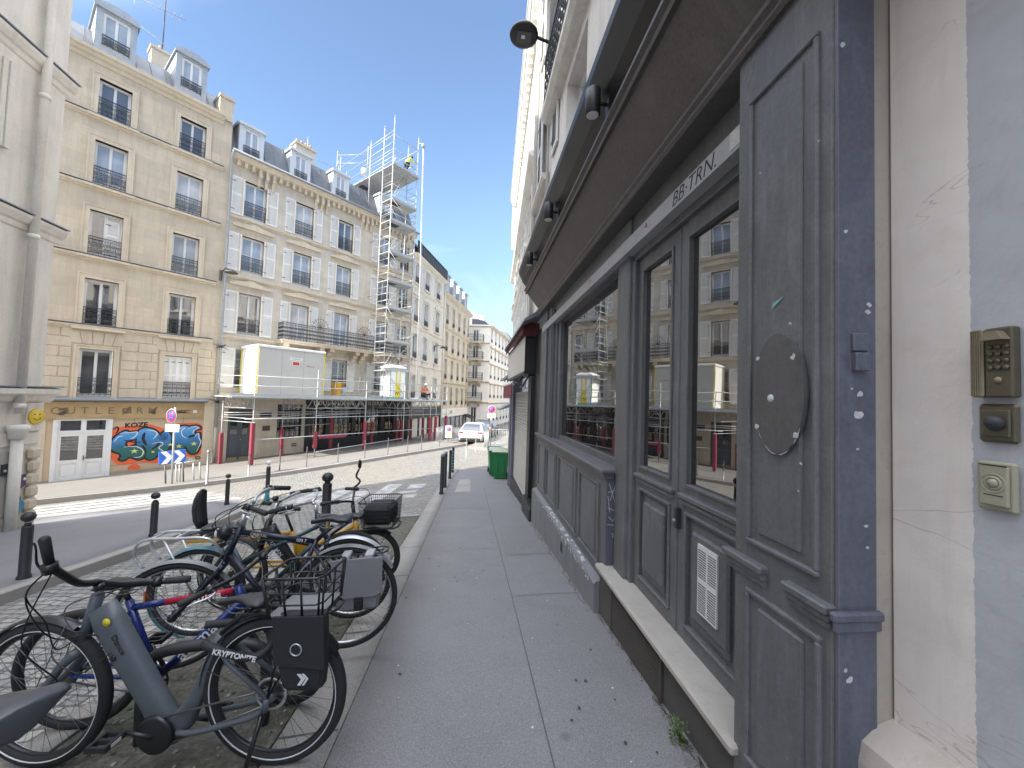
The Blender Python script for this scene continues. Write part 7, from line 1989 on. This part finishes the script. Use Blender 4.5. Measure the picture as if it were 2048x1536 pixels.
# grey step-through e-bike, facing the road
B = Bike('matt blue-grey step-through bicycle with wide handlebar and black side bag, nearest whole one', (-.91, 2.09), (-2.10, 2.24), .36, .030, 0, 0, ((.905, .865), (.995, .60)))
wr = B.wheel(True, BKP, REFL, disc=True); wf = B.wheel(False, BKP, REFL)
mb = MB().use(GRB)
def prism_tube(mb, secs, n=14, e=2.6):
    """superellipse sections: (centre xz, normal-half-depth, half-width), along the path"""
    P = [Vector((c[0], 0, c[1])) for c, _, _ in secs]; rings = []
    for i, (c, hd, hw) in enumerate(secs):
        t_ = (P[min(i+1, len(P)-1)]-P[max(i-1, 0)]).normalized(); nz = Vector((-t_.z, 0, t_.x)); ring = []
        for k in range(n):
            a = 2*math.pi*k/n; ca, sa_ = math.cos(a), math.sin(a)
            ring.append(P[i]+nz*hd*math.copysign(abs(ca)**(2/e), ca)+Vector((0, hw*math.copysign(abs(sa_)**(2/e), sa_), 0)))
        rings.append(ring)
    mb.loft(rings)
prism_tube(mb, [((.895, .785), .066, .036), ((.85, .70), .078, .042), ((.74, .515), .072, .043), ((.62, .32), .068, .042), ((.55, .20), .074, .044), ((.515, .14), .055, .042)])
prism_tube(mb, [((.60, .18), .04, .036), ((.52, .175), .068, .040), ((.455, .235), .055, .034), ((.40, .33), .036, .026), ((.33, .49), .028, .022), ((.272, .635), .025, .021)])
mb.tube([B.ht+Vector((.012, 0, -.02)), B.hb], .027, 14)
for sd in (-.062, .062):
    mb.tube(sm([(.47, sd*.6, .185), (.36, sd, .205), (.16, sd, .25), (.05, sd, .285), (.0, sd, .345)], 4), .013, 9)
    mb.tube([(.285, sd*.35, .60), (.2, sd*.9, .525), (.0, sd, .36)], .0115, 9)
    mb.tube([(.0, sd, .36), (.015, sd, .30)], .016, 9)
fo = B.p('frame', mb)
B.p('lettering', textside(B, "Dance", .042, (.79, .66), (.735, .57), .045, BKP, 1), fo)
mb = MB().use(BKP); mb.bbox(.475, -.05, .115, .66, .052, .235, .03); mb.lathe([(.085, .045), (.09, .05), (.09, .062), (.08, .068)], (.565, 0, .19), 24, 'y'); B.p('motor', mb)
mb = MB().use(pm('yellow_sticker', (.75, .62, .03), .5) if 'yellow_sticker' not in bpy.data.materials else bpy.data.materials['yellow_sticker']); mb.lathe([(.02, .043), (.02, .044)], (.825, 0, .725), 16, 'y'); B.p('sticker', mb, fo)
mb = MB().use(BKP); mb.lathe([(.016, .038), (.016, .047), (.009, .048)], (.79, 0, .55), 14, 'y'); B.p('charge_port', mb, fo)
B.fork(GRB, .02); B.fender(True, BKP, 150, 5, .03); B.fender(False, BKP, 120, 40, .03)
B.saddle(.155, .80, .26, .08, -2, None, ((.272, 0, .635), 0)); B.crank((.565, .19), 12, .085, .165, BKP, 1); B.chain((.565, .19), .07, .035, 1)
B.bars([(.93, 0, .905), (.87, .12, .955), (.82, .22, 1.03), (.81, .285, 1.11), (.80, .32, 1.24)], BKP, .0165, .115, True, None, .0185, ((.915, 0, .895), .021), [(.93, 0, .905), (.89, -.1, .845), (.84, -.2, .81), (.70, -.30, .78)])
for k in range(2):
    B.cable([(.81, .28, 1.10), (.93, .28, .98), (1.03, .16-.03*k, .78), (1.06, .06, .66-.05*k), (.96, .035, .66), (.87, .037, .66)], .0032)
B.cable([(.84, -.2, .81), (.98, -.15, .80), (1.09, .05, .62), (.9, .1, .52), (.80, .045, .58)], .0032); B.cable([(.82, .27, 1.08), (1.0, .24, .75), (.98, .12, .5), (1.1, .04, .38)], .003); B.cable([(.84, -.2, .81), (1.06, .0, .80), (.98, .06, .70), (.93, .036, .69)], .003)
B.rack(BKP, -.34, .12, .762, .065)
B.basket((-.175, .02, .772), .30, .25, .19, BKP, False, False, pm('galvanised_plate', (.19, .195, .20), .6, .15, 4), 'basket')
mb = MB().use(BBAG)
def bag(mb, x0, x1, z0, z1, y0, y1, bot=.05):
    rings = []
    for z, k, yy in ((z0, .72, .75), (z0+.02, .86, .95), (z0+bot+.06, .97, 1.05), ((z0+z1)/2, 1, 1.08), (z1-.03, 1, 1.0), (z1, .97, .8)):
        c = (x0+x1)/2; h = (x1-x0)/2*k; ym = y0+(y1-y0)*yy; r = .018
        rings.append([(c-h+r, y0, z), (c+h-r, y0, z), (c+h, y0+r, z), (c+h, ym-r, z), (c+h-r, ym, z), (c-h+r, ym, z), (c-h, ym-r, z), (c-h, y0+r, z)])
    mb.loft(rings, smooth=False)
bag(mb, -.325, -.095, .44, .785, .075, .14); pb = B.p('side_bag', mb)
mb = MB().use(BBAG)
mb.prism([(-.33, .79), (-.09, .79), (-.09, .575), (-.33, .55)], .143, .154, 'xz'); B.p('flap', mb, pb)
mb = MB().use(ALU); mb.torus((-.20, .157, .645), .026, .0035, 'y', 24, 6); mb.use(REFL)
mb.prism([(-.20, .53), (-.215, .53), (-.235, .507), (-.215, .48), (-.20, .48), (-.218, .507)], .146, .15, 'xz'); mb.prism([(-.222, .53), (-.232, .53), (-.252, .507), (-.232, .48), (-.222, .48), (-.24, .507)], .146, .15, 'xz'); B.p('emblem', mb, pb)
mb = MB().use(BKP); mb.tube([(.03, .06, .28), (.06, .09, .15), (.09, .13, .005)], .011, 8); B.p('kickstand', mb)
# folding lock with lettering wrapped round the seat tube
mb = MB().use(pm('lock_sleeve', (.02, .02, .022), .7)); mb.tube(sm([(.345, .02, .60), (.27, .075, .615), (.16, .085, .585), (.04, .09, .575), (.0, .03, .60), (.1, -.06, .64), (.26, -.05, .66), (.36, .0, .68)], 5), .019, 10)
L1 = B.p('lock', mb)
B.p('lettering', textside(B, "KRYPTONITE", .036, (.24, .615), (.02, .572), .109, M['white_paint'], 1, mb=None, shear=.2, bold=.0012), L1)

# the front half of another bike entering at the lower left
B = Bike('dark grey bicycle with broad black saddle cut off at the lower left', (-1.00, 1.06), (-2.22, 1.50), .355, .026, 0, 0, ((.86, .93), (.97, .62)))
B.wheel(True, BKP); B.wheel(False, BKP, REFL)
mb = MB().use(GRB); prism_tube(mb, [((.87, .80), .05, .032), ((.74, .58), .055, .036), ((.52, .24), .05, .036)]); mb.tube([(.5, 0, .22), (.24, 0, .72)], .02, 10); mb.tube([B.ht, B.hb], .026, 12)
for sd in (-.06, .06): mb.tube([(.5, sd*.6, .24), (0, sd, .35)], .012, 8); mb.tube([(.27, sd*.4, .62), (0, sd, .36)], .011, 8)
B.p('frame', mb); B.fork(GRB, .02); B.fender(True, BKP, 150, 0, .035); B.fender(False, BKP, 110, 30, .03); B.crank((.5, .24), 40)
B.saddle(.15, .93, .29, .11, 2, pm('grey_saddle_vinyl', (.06, .065, .075), .38, .15, 8), ((.25, 0, .7), 0), .06)
B.bars([(.88, 0, .98), (.88, .10, .99), (.82, .2, 1.0), (.70, .24, 1.0)], BKP, .014, .12, True, None, .019, ((.86, 0, .97), .02))
mb = MB().use(BKP); mb.bbox(.80, -.10, 1.0, .89, -.03, 1.03, .01); B.p('display', mb)
B.cable([(.84, .26, 1.02), (1.0, .2, .9), (1.05, -.05, .75), (.95, .03, .62), (.85, .04, .7)]); B.cable([(.84, -.26, 1.02), (1.02, -.1, .85), (1.0, .08, .65), (.9, .04, .72)]); B.cable([(.84, -.2, 1.0), (.98, -.2, .7), (.9, -.15, .45), (.6, -.1, .3)])

# blue and red bike facing the pavement
B = Bike('blue and red mountain bicycle with amma lettering facing the pavement', (-2.16, 2.50), (-1.10, 2.55), .335, .024, 0, 22, ((.815, .74), (.865, .60)))
B.wheel(True, BKP); B.wheel(False, BKP)
TT0, TT1 = (.25, .655), (.79, .70); D0, D1 = (.40, .25), (.845, .64)
B.tubes('frame', [([(.235, 0, .70), (.385, 0, .25)], .019), ([(D0[0], 0, D0[1]), (D1[0], 0, D1[1])], .025), ([(TT0[0], 0, TT0[1]), (.43, 0, .67)], .0185), ([B.ht, B.hb], .023)]
        + [([(.385, sd*.4, .25), (0, sd, .335)], .011) for sd in (-.06, .06)] + [([(.25, sd*.3, .64), (0, sd, .335)], .009) for sd in (-.06, .06)], BLB)
B.tubes('top_tube', [([(.43, 0, .67), (TT1[0], 0, TT1[1])], .0188)], RDB)
B.p('lettering', textside(B, "emma", .06, (.50, .676), (.78, .699), -.0195, M['white_paint'], -1, shear=.2, spacing=1.05, narrow=1.25, bold=.001))
B.p('lettering', textside(B, "amma", .085, (.42, .27), (.80, .60), -.026, M['white_paint'], -1, spacing=1.08, narrow=1.2, bold=.001))
B.fork(BKP, .018); B.saddle(.22, .80, .27, .075, -3, None, ((.235, 0, .70), 0)); B.crank((.385, .25), -60, .09, .165); B.chain((.385, .25), .08, .04, -1)
B.p('lettering', textside(B, "SHIMANO", .026, (.12, .315), (.30, .275), -.075, M['litter'], -1))
B.bars([(.83, 0, .80), (.83, .05, .80), (.815, .2, .815), (.77, .30, .81)], BKP, .0125, .11, True, ALU, .017, ((.83, 0, .795), .017))
B.cable([(.86, -.2, .82), (.98, -.1, .76), (.95, .0, .62), (.9, -.02, .55)]); B.cable([(.84, .2, .82), (.98, .12, .74), (.9, .03, .62), (.6, .03, .48)])

# navy bike with the grey saddlebag
B = Bike('navy bicycle with round black headlamp and grey canvas saddlebag', (-.86, 3.0), (-1.96, 2.92), .365, .021, 0, -8, ((.70, .93), (.80, .70)), .07)
B.wheel(True, ALU, None); B.wheel(False, ALU, None)
B.tubes('frame', [([(.20, 0, .80), (.45, 0, .29)], .0165), ([(.45, 0, .29), (.77, 0, .74)], .019), ([(.22, 0, .79), (.71, 0, .895)], .0175), ([B.ht, B.hb], .020)]
        + [([(.45, sd*.4, .29), (0, sd, .36)], .009) for sd in (-.06, .06)] + [([(.22, sd*.3, .76), (0, sd, .36)], .0085) for sd in (-.06, .06)], NVB)
B.p('lettering', textside(B, "ORBITAL", .028, (.66, .885), (.5, .85), .019, M['litter'], 1)); B.p('lettering', textside(B, "000 7", .03, (.36, .82), (.24, .795), .019, M['white_paint'], 1))
B.fork(NVB, .0155); B.fender(False, pm('grey_fender', (.20, .205, .21), .4), 150, 45, .026); B.fender(True, pm('grey_fender2', (.20, .205, .21), .4), 150, 10, .026)
B.saddle(.10, .94, .28, .085, -2, None, ((.20, 0, .80), 0)); B.crank((.45, .29), 70, .085, .165, None, -1); B.chain((.45, .29), .08, .04, -1)
B.bars([(.62, 0, 1.10), (.62, .08, 1.12), (.58, .22, 1.13), (.46, .30, 1.10)], ALU, .0115, .12, True, ALU, .017, ((.68, 0, 1.02), .015))
mb = MB().use(BKP); mb.sphere((.80, .0, .90), .052, 16, 10, (.9, 1, 1)); mb.tube([(.78, 0, .9), (.72, 0, .88)], .01, 6); hl = B.p('headlight', mb.xf(B.st)); mb = MB().use(M['litter']); mb.lathe([(.036, .03), (.03, .043)], (.81, 0, .9), 14, 'x'); B.p('lens', mb.xf(B.st), hl)
B.rack(BKP, -.30, .12, .69, .06)
mb = MB().use(GBAG); bag(mb, -.27, .05, .33, .67, .07, .155); bg_ = B.p('side_bag', mb)
mb = MB().use(GBAG); mb.prism([(-.285, .70), (.06, .70), (.052, .465), (-.01, .435), (-.23, .435), (-.278, .46)], .16, .172, 'xz'); B.p('flap', mb, bg_)
mb = MB().use(BBAG); mb.bbox(-.15, .16, .345, -.09, .18, .44, .006); mb.box(-.145, .172, .38, -.095, .188, .42); B.p('buckle', mb, bg_); WEB = pm('webbing', (.35, .35, .36), .8)
B.p('strap', MB().use(WEB).bbox(-.22, .05, .68, -.16, .165, .725, .006), bg_); mb = MB().use(WEB).bbox(-.06, .05, .68, .0, .165, .725, .006)
B.p('strap', mb, bg_)
B.cable([(.60, .2, 1.13), (.80, .12, 1.04), (.82, .02, .85), (.78, .02, .7)]); B.cable([(.60, -.2, 1.13), (.82, -.1, 1.02), (.7, .02, .84), (.5, .02, .8)]); B.cable([(.6, .18, 1.13), (.78, .2, 1.0), (.6, .1, .88), (.35, .03, .8)])

# bike with teal mudguards and silver rack
B = Bike('bicycle with teal mudguards and a silver tube rack at its road end', (-2.16, 3.45), (-.99, 3.54), .35, .022, 0, 6, ((.90, .92), (.98, .70)), .04)
B.wheel(True, ALU, None); B.wheel(False, ALU, None)
B.tubes('frame', [([(.22, 0, .74), (.46, 0, .28)], .017), ([(.46, 0, .28), (.95, 0, .74)], .02), ([(.30, 0, .55), (.93, 0, .82)], .017), ([B.ht, B.hb], .02)] + [([(.46, sd*.4, .28), (0, sd, .35)], .009) for sd in (-.06, .06)] + [([(.22, sd*.3, .7), (0, sd, .35)], .0085) for sd in (-.06, .06)], pm('dark_teal_paint', (.02, .05, .06), .35))
B.fork(BKP, .016); B.fender(True, TLB, 255, 30, .034, .02); B.fender(False, SLF, 165, 15, .03)
mb = MB().use(pm('orange_reflector', (.5, .1, .02), .3)); mb.box(-.372, -.03, .30, -.36, .03, .40); B.p('reflector', mb)
B.saddle(.17, .86, .27, .08, 0, None, ((.21, 0, .74), 0)); B.crank((.46, .28), 30); B.chain((.46, .28))
B.bars([(.86, 0, 1.02), (.86, .07, 1.04), (.80, .24, 1.06), (.66, .29, 1.04)], ALU, .0115, .12, True, ALU, .017, ((.89, 0, 1.0), .014))
mb = MB().use(ALU)
for sd in (-.09, .09): mb.tube(sm([(-.33, sd, .60), (-.40, sd, .72), (-.34, sd, .82), (-.1, sd, .82), (.12, sd, .80), (.2, sd*.6, .66)], 4), .011, 7)
for x in (-.3, -.12, .08): mb.tube([(x, -.09, .82), (x, .09, .82)], .009, 6)
for sd in (-.09, .09): mb.tube([(-.2, sd, .82), (0, sd*.8, .36)], .008, 6)
B.p('rack', mb)

# black thick-tubed bike
B = Bike('black thick-framed bicycle with silver handlebar facing the road', (-1.14, 4.02), (-2.22, 3.98), .345, .026, 0, 10, ((.735, .84), (.82, .58)))
B.wheel(True, BKP, REFL); B.wheel(False, BKP, REFL)
mb = MB().use(BKP); prism_tube(mb, [((.75, .78), .07, .038), ((.72, .70), .075, .04), ((.56, .46), .05, .038), ((.40, .26), .05, .036)]); mb.tube([(.78, 0, .70), (.17, 0, .52)], .02, 10); mb.tube([(.40, 0, .26), (.17, 0, .66)], .02, 10); mb.tube([B.ht, B.hb], .03, 12)
for sd in (-.06, .06): mb.tube([(.4, sd*.5, .27), (0, sd, .345)], .012, 8); mb.tube([(.19, sd*.4, .56), (0, sd, .345)], .011, 8)
fo = B.p('frame', mb); B.p('lettering', textside(B, "URBAN", .05, (.72, .66), (.60, .48), .04, REFL, 1), fo)
B.fork(BKP, .02); B.saddle(.0, .83, .27, .085, -1, None, ((.17, 0, .66), 0)); B.crank((.40, .27), 50, .08, .165, None, 1)
B.bars([(.63, 0, 1.02), (.63, .10, 1.03), (.60, .24, 1.05), (.53, .32, 1.06)], ALU, .0125, .12, True, BKP, .019, ((.66, 0, 1.0), .02))
mb = MB().use(BKP); mb.sphere((.62, .10, 1.06), .028, 12, 8); B.p('bell', mb.xf(B.st))
B.cable([(.62, .2, 1.05), (.86, .14, 1.0), (.95, .05, .84), (.85, .02, .62)], .004); B.cable([(.62, -.2, 1.05), (.84, -.1, .98), (.88, .02, .8), (.8, .03, .7)], .004)

# mustard long-tail bike with child seat and mesh basket
B = Bike('mustard long-tail bicycle with black child backrest and mesh front basket', (-2.42, 4.42), (-1.02, 4.47), .30, .030, 0, 8, ((1.205, .70), (1.25, .47)))
B.wheel(True, BKP); B.wheel(False, BKP)
B.tubes('frame', [([(.56, 0, .62), (.62, 0, .27)], .021), ([(.62, 0, .27), (1.235, 0, .53)], .024), ([(.60, 0, .36), (1.21, 0, .64)], .021), ([B.ht, B.hb], .026), ([(.56, 0, .60), (.2, .08, .60), (-.45, .08, .60)], .014), ([(.56, 0, .60), (.2, -.08, .60), (-.45, -.08, .60)], .014)]
        + [([(.62, sd*.5, .28), (0, sd, .30)], .013) for sd in (-.08, .08)] + [([(.5, sd, .6), (0, sd, .30)], .011) for sd in (-.08, .08)], YLB)
mb = MB().use(YLB); mb.prism([(.55, .58), (.59, .36), (.80, .45), (.66, .47)], -.012, .012, 'xz'); B.p('gusset', mb)
B.fork(YLB, .02); B.fender(False, BKP, 125, 50, .035); B.fender(True, BKP, 170, 20, .035)
B.saddle(.50, .86, .28, .09, -4, None, ((.56, 0, .62), 0), .06); B.crank((.62, .27), 20, .085, .165)
B.saddle(.93, .76, .26, .07, 0, None, ((.90, 0, .52), 0, YLB), .045)
B.bars([(1.19, 0, .90), (1.16, .08, .93), (1.10, .24, .97), (.98, .30, .97)], BKP, .0125, .12, True, BKP, .019, ((1.185, 0, .87), .02))
mb = MB().use(BKP); mb.tube(sm([(1.08, .28, .98), (1.15, .30, 1.05), (1.10, .32, 1.11), (1.13, .33, 1.19)], 4), .012, 7); mo = B.p('mirror_arm', mb.xf(B.st)); mb = MB().use(BKP); mb.sphere((1.14, .33, 1.25), .05, 14, 8, (.35, .75, 1.15)); mb.use(ALU); mb.sphere((1.133, .33, 1.25), .045, 14, 8, (.35, .75, 1.1)); B.p('mirror', mb.xf(B.st), mo)
B.basket((1.50, 0, .66), .38, .36, .27, BKP, True, True)
mb = MB().use(BKP); mb.tube([(1.25, .12, .62), (1.66, .12, .64), (1.70, .08, .64), (1.70, -.08, .64), (1.66, -.12, .64), (1.25, -.12, .62)], .009, 7); mb.tube([(1.26, 0, .5), (1.4, 0, .55)], .012, 7); B.p('front_rack', mb.xf(B.st))
mb = MB().use(BBAG); mb.bbox(1.345, -.15, .675, 1.65, .15, .89, .04); B.p('basket_liner', mb.xf(B.st))
B.rack(BKP, -.5, .35, .63, .09, False)
SEATP = pm('black_seat_shell', (.02, .021, .024), .45, .2, 6)
mb = MB().use(SEATP); rings = []
for z, x, hw, d in ((.72, -.33, .07, .035), (.80, -.355, .085, .045), (.92, -.365, .09, .045), (1.02, -.355, .08, .042), (1.09, -.335, .055, .034), (1.115, -.33, .02, .014)):
    rings.append([(x-d*.5, -hw*.8, z), (x-d, 0, z), (x-d*.5, hw*.8, z), (x+d*.6, hw, z), (x+d*.3, hw*.6, z), (x+d*.2, 0, z), (x+d*.3, -hw*.6, z), (x+d*.6, -hw, z)])
mb.loft(rings); so = B.p('child_seat', mb); mb = MB().use(SAD); mb.bbox(-.33, -.10, .655, .02, .10, .735, .03); B.p('cushion', mb, so)
for sd in (-.11, .11): B.p('grab_rail', MB().use(ALU).tube(sm([(.02, sd, .62), (.06, sd, .78), (.18, sd, .82), (.24, sd, .62)], 4), .011, 7))
B.cable([(1.1, .24, .98), (1.3, .14, 1.0), (1.38, .02, .85), (1.28, .02, .6)]); B.cable([(1.1, -.24, .98), (1.3, -.12, .98), (1.33, .0, .8), (1.24, -.02, .62)])

# steel parking hoops on the mossy ground
def hoop(label, x, y, az):
    z = g(x, y); f_ = Matrix.Translation((x, y, z)) @ Matrix.Rotation(R(az), 4, 'Z')
    D = Thing('bike_hoop', label, 'bike stand', (0, 0, 0), f_, 'steel bike hoops'); D.part('hoop', MB().use(BLK).tube(sm([(-.30, 0, -.02), (-.30, 0, .34), (-.24, 0, .45), (0, 0, .48), (.24, 0, .45), (.30, 0, .34), (.30, 0, -.02)], 4), .03, 10))
hoop('flat black steel bike hoop between the grey and the blue bicycle', -1.42, 2.36, 5)
hoop('black steel bike hoop between the navy bicycle and the teal mudguards', -1.5, 3.22, 4)
z = g(-1.2, 1.8)
D = Thing('ground_rack', 'low black wheel rack bar on the moss below the grey bicycle', 'bike stand', (-1.2, 1.8, z))
D.part('bar', MB().use(BLK).tube(sm([(-1.42, 1.77, z-.02), (-1.40, 1.77, z+.10), (-1.32, 1.78, z+.14), (-1.12, 1.84, z+.16), (-1.03, 1.85, z+.13), (-1.02, 1.84, z-.02)], 5), .014, 8)); D.part('bar', MB().use(BLK).tube([(-1.25, 1.80, z-.02), (-1.25, 1.80, z+.148)], .012, 7))
# crumpled packet and foil on the ground
mb = MB().use(pm('dark_blue_packet', (.03, .035, .08), .35)); z = g(-.99, 1.83)
mb.bbox(-1.0, 1.80, z+.004, -.90, 1.86, z+.035, .008); mb.use(M['litter']); mb.bbox(-1.05, 1.78, z+.004, -1.0, 1.84, z+.03, .008)
single('crumpled_packet', mb, 'crumpled blue and white packet on the ground under the rear wheel', 'litter', (-.98, 1.82, z))
rl = pm('foil_litter', (.55, .55, .57), .35, .2, 20, metal=.4)
for i, (x, y, lab) in enumerate(((-1.06, 5.3, 'crushed pale wrapper against the kerb beside the mesh basket bicycle'), (-1.22, 2.75, 'white paper scrap under the navy bicycle wheel'), (-1.75, 1.75, 'pale leaf scrap on the moss near the lower left'))):
    mb = MB().use(rl if i == 0 else M['litter']); z = g(x, y)
    for k in range(7 if i == 0 else 3):
        a, b = random.uniform(-.05, .05), random.uniform(-.12, .12) if i == 0 else random.uniform(-.03, .03)
        p_ = [(x+a+random.uniform(-.03, .03), y+b+random.uniform(-.03, .03), z+random.uniform(.004, .04)) for _ in range(4)]
        mb.quad(*p_)
    single('paper_scrap', mb, lab, 'litter', (x, y, z))
